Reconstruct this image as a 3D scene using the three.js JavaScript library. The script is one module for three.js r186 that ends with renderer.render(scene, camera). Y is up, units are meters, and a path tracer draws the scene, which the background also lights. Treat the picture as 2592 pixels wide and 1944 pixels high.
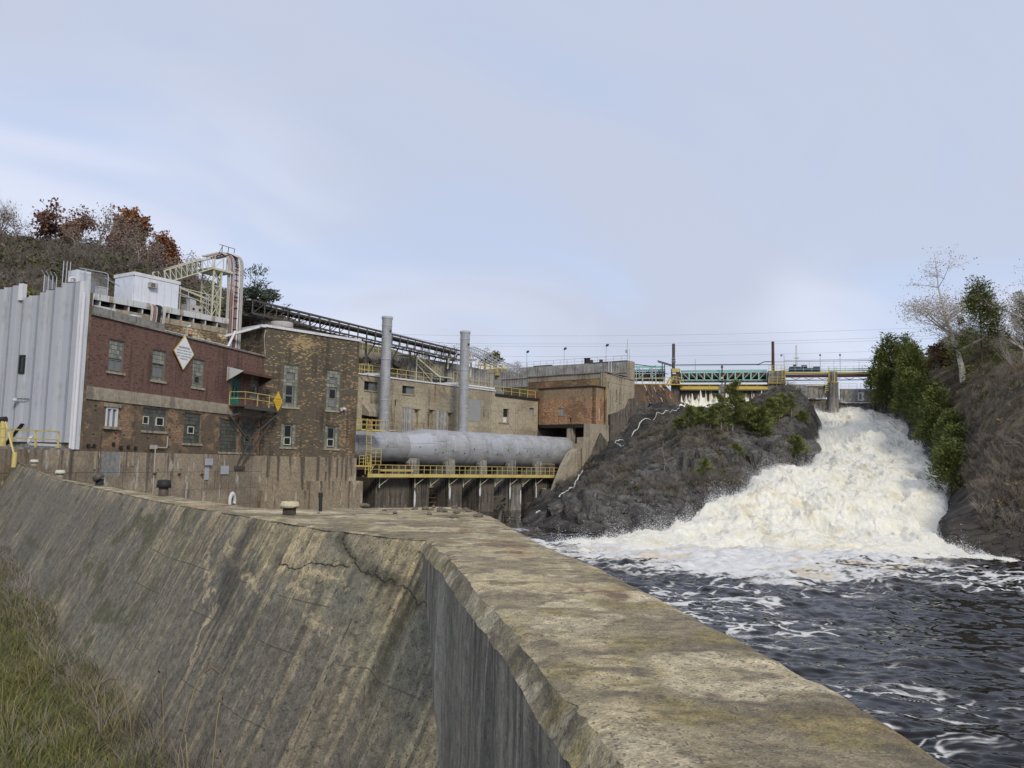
import * as THREE from 'three';
import { mergeGeometries } from 'three/addons/utils/BufferGeometryUtils.js';

// ---------------------------------------------------------------- camera, sky, sun, exposure
const scene = new THREE.Scene();
const camera = new THREE.PerspectiveCamera(49.8, 4 / 3, 0.1, 2000);
camera.position.set(0, 6.2, 0);
camera.rotation.order = 'YXZ';
camera.rotation.set(5.5 * Math.PI / 180, 0, 1.22 * Math.PI / 180);
const renderer = new THREE.WebGLRenderer({ antialias: true });
renderer.setSize(1024, 768);
renderer.toneMapping = THREE.LinearToneMapping;
renderer.toneMappingExposure = 1.42;
renderer.shadowMap.enabled = true;

// noise
function hash2(i, j, s) { let h = Math.imul(i, 374761393) ^ Math.imul(j, 668265263) ^ Math.imul(s, 2246822519); h = Math.imul(h ^ (h >>> 13), 1274126177); h ^= h >>> 16; return (h >>> 0) / 4294967296; }
function vn(x, y, s = 0) {
  const i = Math.floor(x), j = Math.floor(y); let u = x - i, v = y - j; u = u * u * (3 - 2 * u); v = v * v * (3 - 2 * v);
  const a = hash2(i, j, s), b = hash2(i + 1, j, s), c = hash2(i, j + 1, s), d = hash2(i + 1, j + 1, s);
  return a + (b - a) * u + (c - a) * v + (a - b - c + d) * u * v;
}
function fbm(x, y, o = 4, s = 0) { let t = 0, a = .5, n = 0; for (let k = 0; k < o; k++) { t += a * vn(x, y, s + k * 17); n += a; a *= .5; const X = x * 1.62 + y * 1.18 + 3.1; y = y * 1.62 - x * 1.18 + 7.7; x = X; } return t / n; }
function fbs(x, y, o = 4, s = 0) { let t = 0, a = .5, n = 0; for (let k = 0; k < o; k++) { t += a * vn(x, y, s + k * 17); n += a; a *= .5; x = x * 2 + 3.1; y = y * 2 + 7.7; } return t / n; }
function rng(seed) { let a = seed >>> 0; return () => { a = (a + 0x6D2B79F5) >>> 0; let t = Math.imul(a ^ (a >>> 15), 1 | a); t = (t + Math.imul(t ^ (t >>> 7), 61 | t)) ^ t; return ((t ^ (t >>> 14)) >>> 0) / 4294967296; }; }
const sst = (a, b, x) => { x = Math.min(1, Math.max(0, (x - a) / (b - a))); return x * x * (3 - 2 * x); };
const mix = (a, b, t) => a + (b - a) * t;
const mix3 = (a, b, t) => [a[0] + (b[0] - a[0]) * t, a[1] + (b[1] - a[1]) * t, a[2] + (b[2] - a[2]) * t];
const cl = (x, a = 0, b = 1) => Math.min(b, Math.max(a, x));

// thin high cloud over a pale blue sky
function makeSky() {
  const W = 1024, H = 512, d = new Float32Array(W * H * 4);
  for (let j = 0; j < H; j++) for (let i = 0; i < W; i++) {
    const th = ((j + .5) / H - .5) * Math.PI, ph = ((i + .5) / W - .5) * 2 * Math.PI;
    const x = Math.cos(ph) * Math.cos(th), y = Math.sin(th), z = Math.sin(ph) * Math.cos(th);
    let c;
    if (y < -.02) c = [.16, .16, .15];
    else {
      const h = Math.max(0, y), e = Math.pow(1 - h, 2.2);
      const blue = mix3([.27, .36, .57], [.475, .54, .66], e);
      const k = 1 / (h + .16), X = x * k, Z = z * k;
      const wx = fbm(X * .7 + 5, Z * .7, 3, 3) * 2.2, wz = fbm(X * .7, Z * .7 + 9, 3, 5) * 2.2;
      const a = X * .8 - Z * .6, b = X * .6 + Z * .8;
      const n1 = fbm(a * .55 + wx, b * .95 + wz, 5, 11), n2 = fbs(a * .9 + wx * .8, b * 2.6 + wz, 5, 23);
      const cov = sst(.34, .62, n1 * .55 + n2 * .5);
      const thick = sst(.44, .7, fbm(a * .4 + wx * .5 + 9, b * .7 + wz * .6, 4, 31));
      const cloud = mix3([.535, .568, .67], [.4, .435, .53], thick);
      c = mix3(blue, cloud, cov * .88);
    }
    const o = (j * W + i) * 4; d[o] = c[0]; d[o + 1] = c[1]; d[o + 2] = c[2]; d[o + 3] = 1;
  }
  const t = new THREE.DataTexture(d, W, H, THREE.RGBAFormat, THREE.FloatType);
  t.mapping = THREE.EquirectangularReflectionMapping; t.magFilter = t.minFilter = THREE.LinearFilter; t.needsUpdate = true; return t;
}
const sky = makeSky();
scene.background = sky; scene.environment = sky;
const sun = new THREE.DirectionalLight(new THREE.Color(1, .93, .8), 1.45);
sun.position.set(60, 120, 75); sun.target.position.set(0, 5, -70); scene.add(sun, sun.target);
sun.castShadow = true; sun.shadow.radius = 26; sun.shadow.mapSize.set(2048, 2048);
Object.assign(sun.shadow.camera, { left: -110, right: 110, top: 110, bottom: -110, near: 1, far: 420 });

// ---------------------------------------------------------------- helpers
const V = (x, y, d) => new THREE.Vector3(x, y, -d);          // east, up, metres ahead
const R3 = (x, y, z) => new THREE.Vector3(x, y, z);
const taken = new Map();
function numbered(n) { const k = taken.get(n) ?? 0; taken.set(n, k + 1); return k ? n + '_' + String(k).padStart(3, '0') : n; }
const things = [];
function frame(x, d, phi) { return { x, d, r: Math.PI / 2 - phi * Math.PI / 180 }; }
const FA = frame(-21.29, 70.5, 14), FB = frame(-21.29, 70.5, 41), FE = frame(-26.39, 50.03, 104), FP = frame(-31.09, 60.12, 33), FC = frame(-18.63, 100, 39),
  FW = frame(-15.73, 95, 42), FI = frame(12.24, 122, 130), FG = frame(14.1, 124.2, 130), FR = frame(13.98, 124.32, 44), FF = frame(19.35, 135, 128), FD = frame(28.81, 140, 103), F0 = { x: 0, d: 0, r: 0 };
function thing(name, label, category, fr = F0, group) {
  const o = new THREE.Group(); o.name = numbered(name); scene.add(o); o.position.set(fr.x, 0, -fr.d); o.rotation.y = fr.r;
  o.userData = { label, category }; if (group) o.userData.group = group; things.push(o); return o;
}
function settle() {       // put each group's origin at the base of the thing
  for (const g of things) {
    const b = new THREE.Box3(); g.updateMatrixWorld(true);
    for (const c of g.children) { if (!c.geometry) continue; c.geometry.computeBoundingBox(); b.union(c.geometry.boundingBox.clone().translate(c.position)); }
    if (b.isEmpty()) continue;
    const o = new THREE.Vector3((b.min.x + b.max.x) / 2, b.min.y, (b.min.z + b.max.z) / 2);
    for (const c of g.children) c.position.sub(o);
    g.position.add(o.clone().applyEuler(g.rotation));
  }
}
function structure(mesh) { mesh.userData.kind = 'structure'; scene.add(mesh); return mesh; }
function uvMetres(g) {
  const p = g.attributes.position, n = g.attributes.normal, u = new Float32Array(p.count * 2);
  for (let i = 0; i < p.count; i++) {
    const ax = Math.abs(n.getX(i)), ay = Math.abs(n.getY(i)), az = Math.abs(n.getZ(i));
    if (ay > ax && ay > az) { u[2 * i] = p.getX(i); u[2 * i + 1] = p.getZ(i); } else if (ax > az) { u[2 * i] = p.getZ(i); u[2 * i + 1] = p.getY(i); } else { u[2 * i] = p.getX(i); u[2 * i + 1] = p.getY(i); }
  }
  g.setAttribute('uv', new THREE.BufferAttribute(u, 2)); return g;
}
function mesh(name, g, m, parent) { const o = new THREE.Mesh(g, m); o.name = parent === scene ? numbered(name) : name; o.castShadow = o.receiveShadow = true; if (parent) parent.add(o); return o; }
const UP = R3(0, 1, 0);
class MB {
  constructor() { this.g = []; }
  add(g) { let q = g.index ? g.toNonIndexed() : g; for (const k of Object.keys(q.attributes)) if (!['position', 'normal', 'uv'].includes(k)) q.deleteAttribute(k); if (!q.attributes.uv) q.setAttribute('uv', new THREE.BufferAttribute(new Float32Array(q.attributes.position.count * 2), 2)); this.g.push(q); return this; }
  box(x0, x1, y0, y1, z0, z1) { const g = new THREE.BoxGeometry(Math.abs(x1 - x0), Math.abs(y1 - y0), Math.abs(z1 - z0)); g.translate((x0 + x1) / 2, (y0 + y1) / 2, (z0 + z1) / 2); return this.add(g); }
  bar(p, q, w, h = w) { // box beam from p to q
    const d = q.clone().sub(p), L = d.length(); if (L < 1e-6) return this; d.divideScalar(L);
    let s = d.clone().cross(UP); if (s.lengthSq() < 1e-6) s.set(1, 0, 0); s.normalize(); const t = s.clone().cross(d);
    const g = new THREE.BoxGeometry(w, h, L); g.applyMatrix4(new THREE.Matrix4().makeBasis(s, t, d.clone().negate()).setPosition(p.clone().add(q).multiplyScalar(.5))); return this.add(g);
  }
  tube(p, q, r, r2 = r, n = 8, open = false) {
    const d = q.clone().sub(p), L = d.length(); if (L < 1e-6) return this;
    const g = new THREE.CylinderGeometry(r2, r, L, n, 1, open); g.applyQuaternion(new THREE.Quaternion().setFromUnitVectors(UP, d.divideScalar(L))); const c = p.clone().add(q).multiplyScalar(.5); g.translate(c.x, c.y, c.z); return this.add(g);
  }
  path(pts, r, n = 6, seg) { const c = new THREE.CatmullRomCurve3(pts, false, 'catmullrom', .2); return this.add(new THREE.TubeGeometry(c, seg ?? pts.length * 4, r, n)); }
  poly(pts, z0, z1) { const s = new THREE.Shape(pts.map(([x, y]) => new THREE.Vector2(x, y))); const g = new THREE.ExtrudeGeometry(s, { depth: z1 - z0, bevelEnabled: false }); g.translate(0, 0, z0); return this.add(g); }
  wall(x0, x1, y0, y1, z0, z1, holes = []) { // wall slab with rectangular openings [x0,x1,y0,y1]
    const s = new THREE.Shape([[x0, y0], [x1, y0], [x1, y1], [x0, y1]].map(([x, y]) => new THREE.Vector2(x, y)));
    for (const [a, b, c, d] of holes) s.holes.push(new THREE.Path([[a, c], [a, d], [b, d], [b, c]].map(([x, y]) => new THREE.Vector2(x, y))));
    const g = new THREE.ExtrudeGeometry(s, { depth: z1 - z0, bevelEnabled: false }); g.translate(0, 0, z0); return this.add(g);
  }
  lathe(prof, x, y, z, n = 16) { const g = new THREE.LatheGeometry(prof.map(([a, b]) => new THREE.Vector2(a, b)), n); g.translate(x, y, z); return this.add(g); }
  rail(p, q, h, n, w = .05, mids = 1, posts = true) { // guard rail standing on p..q
    const u = R3(0, h, 0);
    this.bar(p.clone().add(u), q.clone().add(u), w);
    for (let k = 1; k <= mids; k++) { const m = R3(0, h * k / (mids + 1), 0); this.bar(p.clone().add(m), q.clone().add(m), w * .85); }
    if (posts) for (let i = 0; i <= n; i++) { const a = p.clone().lerp(q, i / n); this.bar(a, a.clone().add(u), w); }
    return this;
  }
  truss(p, q, h, n, w = .08, diag = 1) { // plane truss, chords at p..q and h above
    const u = R3(0, h, 0); this.bar(p, q, w); this.bar(p.clone().add(u), q.clone().add(u), w);
    for (let i = 0; i <= n; i++) { const a = p.clone().lerp(q, i / n); this.bar(a, a.clone().add(u), w * .8); if (i < n && diag) { const b = p.clone().lerp(q, (i + 1) / n); (diag > 0) === (i % 2 === 0 || diag === 1) ? this.bar(a.clone().add(u), b, w * .7) : this.bar(a, b.clone().add(u), w * .7); } }
    return this;
  }
  build(name, m, parent, keepUV = false) { const g = mergeGeometries(this.g); if (!keepUV) uvMetres(g); return mesh(name, g, m, parent); }
}
const mb = () => new MB();

// ---------------------------------------------------------------- textures and materials
function tex(w, h, fn, { srgb = true, bump = false, rough = false, repeat = null, clamp = false } = {}) {
  const a = new Uint8Array(w * h * 4), b = bump ? new Uint8Array(w * h * 4) : null, r = rough ? new Uint8Array(w * h * 4) : null, o = [0, 0, 0, 128, 200];
  for (let j = 0; j < h; j++) for (let i = 0; i < w; i++) {
    fn((i + .5) / w, (j + .5) / h, o); const k = (j * w + i) * 4;
    a[k] = cl(o[0], 0, 255); a[k + 1] = cl(o[1], 0, 255); a[k + 2] = cl(o[2], 0, 255); a[k + 3] = 255;
    if (b) { b[k] = b[k + 1] = b[k + 2] = cl(o[3], 0, 255); b[k + 3] = 255; } if (r) { r[k] = r[k + 1] = r[k + 2] = cl(o[4], 0, 255); r[k + 3] = 255; }
  }
  const mk = (d, s) => { if (!d) return null; const t = new THREE.DataTexture(d, w, h, THREE.RGBAFormat); t.wrapS = t.wrapT = clamp ? THREE.ClampToEdgeWrapping : THREE.MirroredRepeatWrapping; t.magFilter = THREE.LinearFilter; t.minFilter = THREE.LinearMipmapLinearFilter; t.generateMipmaps = true; if (s) t.colorSpace = THREE.SRGBColorSpace; if (repeat) { t.repeat.set(1 / repeat[0], 1 / repeat[1]); if (repeat.length > 2) t.offset.set(-repeat[2] / repeat[0], -repeat[3] / repeat[1]); } t.needsUpdate = true; return t; };
  return { map: mk(a, srgb), bump: mk(b, false), rough: mk(r, false) };
}
function mat(o, t, bs = .01) { const m = new THREE.MeshStandardMaterial({ roughness: .85, metalness: 0, ...o }); if (t) { m.map = t.map; if (t.bump) { m.bumpMap = t.bump; m.bumpScale = bs; } if (t.rough) { m.roughnessMap = t.rough; m.roughness = 1; } } return m; }
const rgb = (r, g, b) => new THREE.Color().setRGB(r / 255, g / 255, b / 255, THREE.SRGBColorSpace);
// region texture: covers x0..x1, y0..y1 metres of a facade; fn(x, y metres, out)
function region(w, h, x0, x1, y0, y1, fn, opt = {}) { return tex(w, h, (u, v, o) => fn(x0 + u * (x1 - x0), y0 + v * (y1 - y0), o), { ...opt, repeat: [x1 - x0, y1 - y0, x0, y0] }); }
const set = (o, c, k = 1) => { o[0] = c[0] * k; o[1] = c[1] * k; o[2] = c[2] * k; };
function brickAt(x, y, L = .215, H = .075) { const r = Math.floor(y / H), xx = x / L + (r & 1) * .5, c = Math.floor(xx), fx = xx - c, fy = y / H - r; const e = Math.min(fx * L, (1 - fx) * L, fy * H, (1 - fy) * H); return { id: hash2(c, r, 7), id2: hash2(c, r, 91), m: e < .0055 ? 1 : 0 }; }

// plain weathered paints: grain, chips and faint runs of dirt
function paintTex(base, dirt, amt, seed, rep = 3) { return tex(320, 320, (u, v, o) => { const X = u * rep, Y = v * rep; const n = fbs(X * 2.2, Y * 2.2, 4, seed), st = fbs(X * 9, Y * 1.1, 3, seed + 5), g = vn(X * 120, Y * 120, seed + 9); const k = cl(sst(.5, .85, n * .55 + st * .5) * amt); set(o, mix3(base, dirt, k), .95 + .1 * g); o[3] = 110 + 50 * n + 20 * g; }, { repeat: [rep, rep] }); }
const P = {};
P.yellow = mat({ roughness: .6 }, paintTex([202, 184, 112], [164, 134, 82], .5, 41), .002);
P.cream = mat({ roughness: .65 }, paintTex([200, 198, 174], [160, 150, 124], .5, 43), .002);
P.gateYellow = mat({ roughness: .6 }, paintTex([206, 180, 74], [172, 140, 74], .5, 47), .002);
P.white = mat({ roughness: .7 }, paintTex([214, 214, 216], [168, 160, 148], .5, 53), .002);
P.shed = mat({ roughness: .6 }, paintTex([216, 220, 228], [186, 188, 190], .4, 59), .002);
P.deckwhite = mat({ roughness: .7 }, paintTex([190, 194, 194], [120, 92, 68], .75, 61), .002);
P.galv = mat({ roughness: .6, metalness: .1 }, paintTex([178, 182, 188], [136, 134, 132], .6, 67), .002);
P.corr = mat({ roughness: .7 }, paintTex([171, 174, 180], [146, 146, 146], .7, 71, 2.5), .003);
P.teal = mat({ roughness: .7 }, paintTex([150, 200, 190], [126, 152, 140], .5, 73), .002);
P.steel = mat({ roughness: .6, metalness: .2 }, paintTex([84, 80, 76], [92, 66, 48], .8, 79), .003);
P.rust = mat({ roughness: .85 }, paintTex([96, 66, 52], [70, 58, 50], .8, 83), .003);
P.black = mat({ roughness: .7 }, paintTex([34, 33, 32], [56, 46, 40], .6, 89), .003);
P.blue = mat({ roughness: .55 }, paintTex([34, 70, 96], [30, 44, 54], .5, 97), .002);
P.wood = mat({ roughness: .95 }, tex(256, 512, (u, v, o) => { const g = fbs(u * 30, v * 3, 4, 103); set(o, mix3([62, 55, 48], [118, 108, 98], g)); o[3] = g * 255; }, { bump: true, repeat: [1, 3] }), .01);
P.redwood = mat({ roughness: .95 }, tex(256, 512, (u, v, o) => { const g = fbs(u * 30, v * 3, 4, 109); set(o, mix3([66, 44, 38], [110, 78, 66], g)); o[3] = g * 255; }, { bump: true, repeat: [1, 3] }), .01);
P.door = mat({ roughness: .6 }, paintTex([38, 118, 104], [40, 80, 72], .5, 113), .002);
P.redpipe = mat({ roughness: .7 }, paintTex([146, 104, 98], [116, 88, 80], .6, 127), .002);
P.greypipe = mat({ roughness: .65 }, paintTex([176, 172, 166], [130, 120, 108], .6, 131), .002);
P.glass = mat({ color: rgb(38, 44, 50), roughness: .12, metalness: 0 });
P.paleGlass = mat({ color: rgb(118, 122, 124), roughness: .35 });
P.dark = mat({ color: rgb(22, 21, 20), roughness: 1 });
P.blocks = [0, 1, 2, 3].map(i => mat({ roughness: .35 }, paintTex([[138, 140, 128], [126, 128, 116], [150, 150, 138], [112, 114, 104]][i], [96, 96, 86], .6, 140 + i, 1), .001));
P.darkBlocks = [0, 1, 2].map(i => mat({ roughness: .5 }, paintTex([[84, 86, 78], [74, 76, 68], [94, 94, 86]][i], [60, 60, 52], .6, 150 + i, 1), .001));
P.sash = mat({ roughness: .7 }, paintTex([120, 118, 106], [90, 86, 76], .5, 157), .001);
P.stone = mat({ roughness: .95 }, paintTex([104, 96, 84], [60, 56, 50], .8, 163, 1), .01);
P.plaster = mat({ roughness: .9 }, paintTex([150, 150, 148], [120, 118, 112], .6, 167), .004);
P.tin = mat({ roughness: .5, metalness: .2 }, paintTex([190, 194, 198], [150, 146, 140], .5, 173), .002);
// concretes
function concTex(base, dark, pale, seed, rep = 4, streak = 1) {
  return tex(640, 640, (u, v, o) => {
    const X = u * rep, Y = v * rep, n = fbs(X * .8, Y * .8, 5, seed), f = fbs(X * 7, Y * 7, 4, seed + 3), g = vn(X * 90, Y * 90, seed + 5), st = fbs(X * 5.5, Y * .35, 4, seed + 9);
    let c = mix3(base, dark, sst(.42, .75, n * .45 + st * .55 * streak + (1 - streak) * .25)); c = mix3(c, pale, sst(.6, .8, fbs(X * 3, Y * 1.2, 4, seed + 21)) * .6);
    set(o, c, .8 + .28 * f + .1 * g); o[3] = 90 + f * 90 + g * 40;
  }, { bump: true, repeat: [rep, rep] });
}
P.concTan = mat({ roughness: .92 }, concTex([162, 151, 131], [118, 109, 95], [182, 172, 154], 201), .008);
P.concGrey = mat({ roughness: .92 }, concTex([140, 136, 128], [88, 84, 78], [176, 172, 164], 211), .008);
P.concDark = mat({ roughness: .92 }, concTex([104, 96, 86], [56, 52, 47], [146, 136, 122], 221), .008);
P.concPale = mat({ roughness: .9 }, concTex([164, 162, 156], [120, 116, 110], [188, 186, 180], 231), .008);
P.spill = mat({ roughness: .92 }, concTex([104, 92, 80], [62, 55, 48], [128, 114, 98], 241), .008);
// ---------------------------------------------------------------- the setting
function gridGeo(nu, nv, fn, colors = false) { // fn(i/nu, j/nv) -> [x, y, z, u, v, r, g, b]
  const p = new Float32Array((nu + 1) * (nv + 1) * 3), t = new Float32Array((nu + 1) * (nv + 1) * 2), c = colors ? new Float32Array((nu + 1) * (nv + 1) * 3) : null, ix = new Uint32Array(nu * nv * 6);
  let k = 0; for (let j = 0; j <= nv; j++) for (let i = 0; i <= nu; i++, k++) { const q = fn(i / nu, j / nv, i, j); p[3 * k] = q[0]; p[3 * k + 1] = q[1]; p[3 * k + 2] = q[2]; t[2 * k] = q[3]; t[2 * k + 1] = q[4]; if (c) { c[3 * k] = q[5]; c[3 * k + 1] = q[6]; c[3 * k + 2] = q[7]; } }
  k = 0; for (let j = 0; j < nv; j++) for (let i = 0; i < nu; i++) { const a = j * (nu + 1) + i, b = a + 1, d = a + nu + 1, e = d + 1; ix[k++] = a; ix[k++] = b; ix[k++] = d; ix[k++] = b; ix[k++] = e; ix[k++] = d; }
  const g = new THREE.BufferGeometry(); g.setAttribute('position', new THREE.BufferAttribute(p, 3)); g.setAttribute('uv', new THREE.BufferAttribute(t, 2)); if (c) g.setAttribute('color', new THREE.BufferAttribute(c, 3)); g.setIndex(new THREE.BufferAttribute(ix, 1)); g.computeVertexNormals(); return g;
}
function tps(P) { // thin-plate surface through [x, y, d]
  const n = P.length, N = n + 3, M = []; const U = r2 => r2 < 1e-9 ? 0 : .5 * r2 * Math.log(r2);
  for (let i = 0; i < N; i++) M.push(new Float64Array(N + 1));
  for (let i = 0; i < n; i++) { for (let j = 0; j < n; j++) M[i][j] = U((P[i][0] - P[j][0]) ** 2 + (P[i][2] - P[j][2]) ** 2) + (i === j ? .4 : 0); M[i][n] = M[n][i] = 1; M[i][n + 1] = M[n + 1][i] = P[i][0]; M[i][n + 2] = M[n + 2][i] = P[i][2]; M[i][N] = P[i][1]; }
  for (let c = 0; c < N; c++) { let b = c; for (let r = c + 1; r < N; r++) if (Math.abs(M[r][c]) > Math.abs(M[b][c])) b = r;[M[c], M[b]] = [M[b], M[c]]; for (let r = 0; r < N; r++) if (r !== c) { const f = M[r][c] / M[c][c]; if (f) for (let k = c; k <= N; k++) M[r][k] -= f * M[c][k]; } }
  const w = M.map((r, i) => r[N] / r[i]);
  return (x, d) => { let s = w[n] + w[n + 1] * x + w[n + 2] * d; for (let i = 0; i < n; i++) s += w[i] * U((x - P[i][0]) ** 2 + (d - P[i][2]) ** 2); return s; };
}
function lerpLine(pts, t, k = 0) { // pts sorted by pts[.][k]; returns interpolated row
  if (t <= pts[0][k]) return pts[0]; for (let i = 1; i < pts.length; i++) if (t <= pts[i][k]) { const f = (t - pts[i - 1][k]) / (pts[i][k] - pts[i - 1][k]); return pts[i].map((v, q) => mix(pts[i - 1][q], v, f)); } return pts[pts.length - 1];
}

// ---- river retaining wall in the foreground (plan of the inner and outer edges of its top)
const wallPlan = [[.95, -1.5, 1.75, -1.5], [.72, 0, 1.65, 0], [.55, 1.5, 1.58, 1.5], [.385, 2.75, 1.5, 2.8], [.27, 3.4, 1.45, 3.85], [.08, 4.6, 1.3, 4.97], [-.15, 5.9, 1.12, 6.3], [-.5, 8, .78, 8.5], [-.8, 9.4, .4, 10.2], [-1.03, 10.45, -.26, 14.9], [-1.05, 10.46, -.72, 17.1], [-1.1, 10.48, -1.15, 18.5], [-1.46, 10.62, -2.45, 17.6], [-2.45, 11.52, -4.1, 16.15], [-3.85, 13.2, -5.3, 16.7], [-5.25, 15, -6.6, 18.4], [-7.74, 18.2, -9.2, 21.4], [-10.9, 22.7, -12.6, 26], [-17.5, 32.2, -19, 34.5], [-23, 39.9, -24.4, 41.8], [-29.6, 49.2, -30.9, 51]];
{
  let s = 0; const c = wallPlan.map(p => p.slice()); wallPlan.forEach((p, i) => { if (i) { const a = c[i], q = c[i - 1]; s += Math.max(Math.hypot(a[0] - q[0], a[1] - q[1]), Math.hypot(a[2] - q[2], a[3] - q[3])); } p.unshift(s); });
}
const wallS = wallPlan[wallPlan.length - 1][0];
const stations = (() => { const a = []; let s = 0; while (s < wallS) { a.push(s); s += s < 14 ? .045 : s < 34 ? .07 : .22; } a.push(wallS); return a; })();
const wallTopY = (x, d) => 5.24 + .52 * sst(31, 47, d) * sst(-8, -16, x);
const tWallTop = tex(1024, 1024, (u, v, o) => {
  const X = u * 4, Y = v * 4, n = fbm(X * 1.1, Y * 1.1, 5, 301), m = fbm(X * 3.3 + 4, Y * 3.3, 5, 307), f = fbs(X * 16, Y * 16, 4, 311), g = vn(X * 130, Y * 130, 317), g2 = vn(X * 60, Y * 60, 318);
  let c = [172, 159, 128]; c = mix3(c, [132, 121, 98], sst(.45, .66, n)); c = mix3(c, [126, 112, 66], sst(.52, .7, m) * .55); c = mix3(c, [80, 74, 64], sst(.54, .7, fbm(X * 5, Y * 5 + 8, 4, 331)) * .5);
  c = mix3(c, [190, 178, 150], sst(.61, .72, fbm(X * 2.4 + 11, Y * 2.4, 4, 337)) * .75); if (g2 > .8) c = mix3(c, [66, 62, 54], .6); if (g < .16) c = mix3(c, [200, 188, 158], .6); if (g > .86) c = mix3(c, [58, 54, 46], .5);
  set(o, c, .5 + .46 * f + .4 * g + .18 * g2); o[3] = 40 + f * 100 + g * 70 + g2 * 40;
}, { bump: true, repeat: [4, 4] });
const mWallTop = mat({ roughness: .95, vertexColors: true }, tWallTop, .018);
function polyDist(x, y, pts) { let b = 1e9; for (let i = 1; i < pts.length; i++) { const p = pts[i - 1], q = pts[i], ax = p[0], ay = p[1], bx = q[0], by = q[1], dx = bx - ax, dy = by - ay, t = cl(((x - ax) * dx + (y - ay) * dy) / (dx * dx + dy * dy)), ex = x - ax - t * dx, ey = y - ay - t * dy, e = ex * ex + ey * ey; if (e < b) b = e; } return Math.sqrt(b); }
// battered face: s along the top edge from the corner, t down the slope (metres)
const crackA = [[1.51, 0], [1.28, .23], [.89, .45], [.47, .5], [.13, .6], [-.4, .66], [-1.1, .7]], crackB = [[2.85, .6], [2.27, .62], [1.9, .49], [1.06, .45]], crackC = [[4.3, .1], [4.42, .55], [4.05, 1.05], [3.9, 1.4]], crackD = [[.5, 0], [.54, 1.29], [.49, 2.3]], crackE = [[4.25, .9], [3.1, .62], [2.85, .6]];
const efl = [[[5.68, .33], [5.74, .61], [5.53, .87], [5.01, 1.08], [4.66, 1.42]], [[2.18, .8], [1.63, .89], [1.48, 1.13], [1.01, 1.27], [.79, 1.38]], [[5.1, .5], [4.6, .62], [4.3, .8], [3.9, .75], [3.5, .95]], [[3.9, .8], [3.3, .95], [2.9, 1.05], [2.6, 1.2]], [[1.9, .62], [1.2, .64], [.9, .72]], [[-1.7, 1.9], [-1.75, 2.3], [-1.6, 2.7]], [[4.5, 1.2], [4.1, 1.5], [4.25, 1.9], [3.9, 2.4]], [[2.6, .15], [2.35, .5]], [[1.95, .2], [2.3, .55]]];
const joints = [.98, 1.63, 2.55, 3.4];
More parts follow.
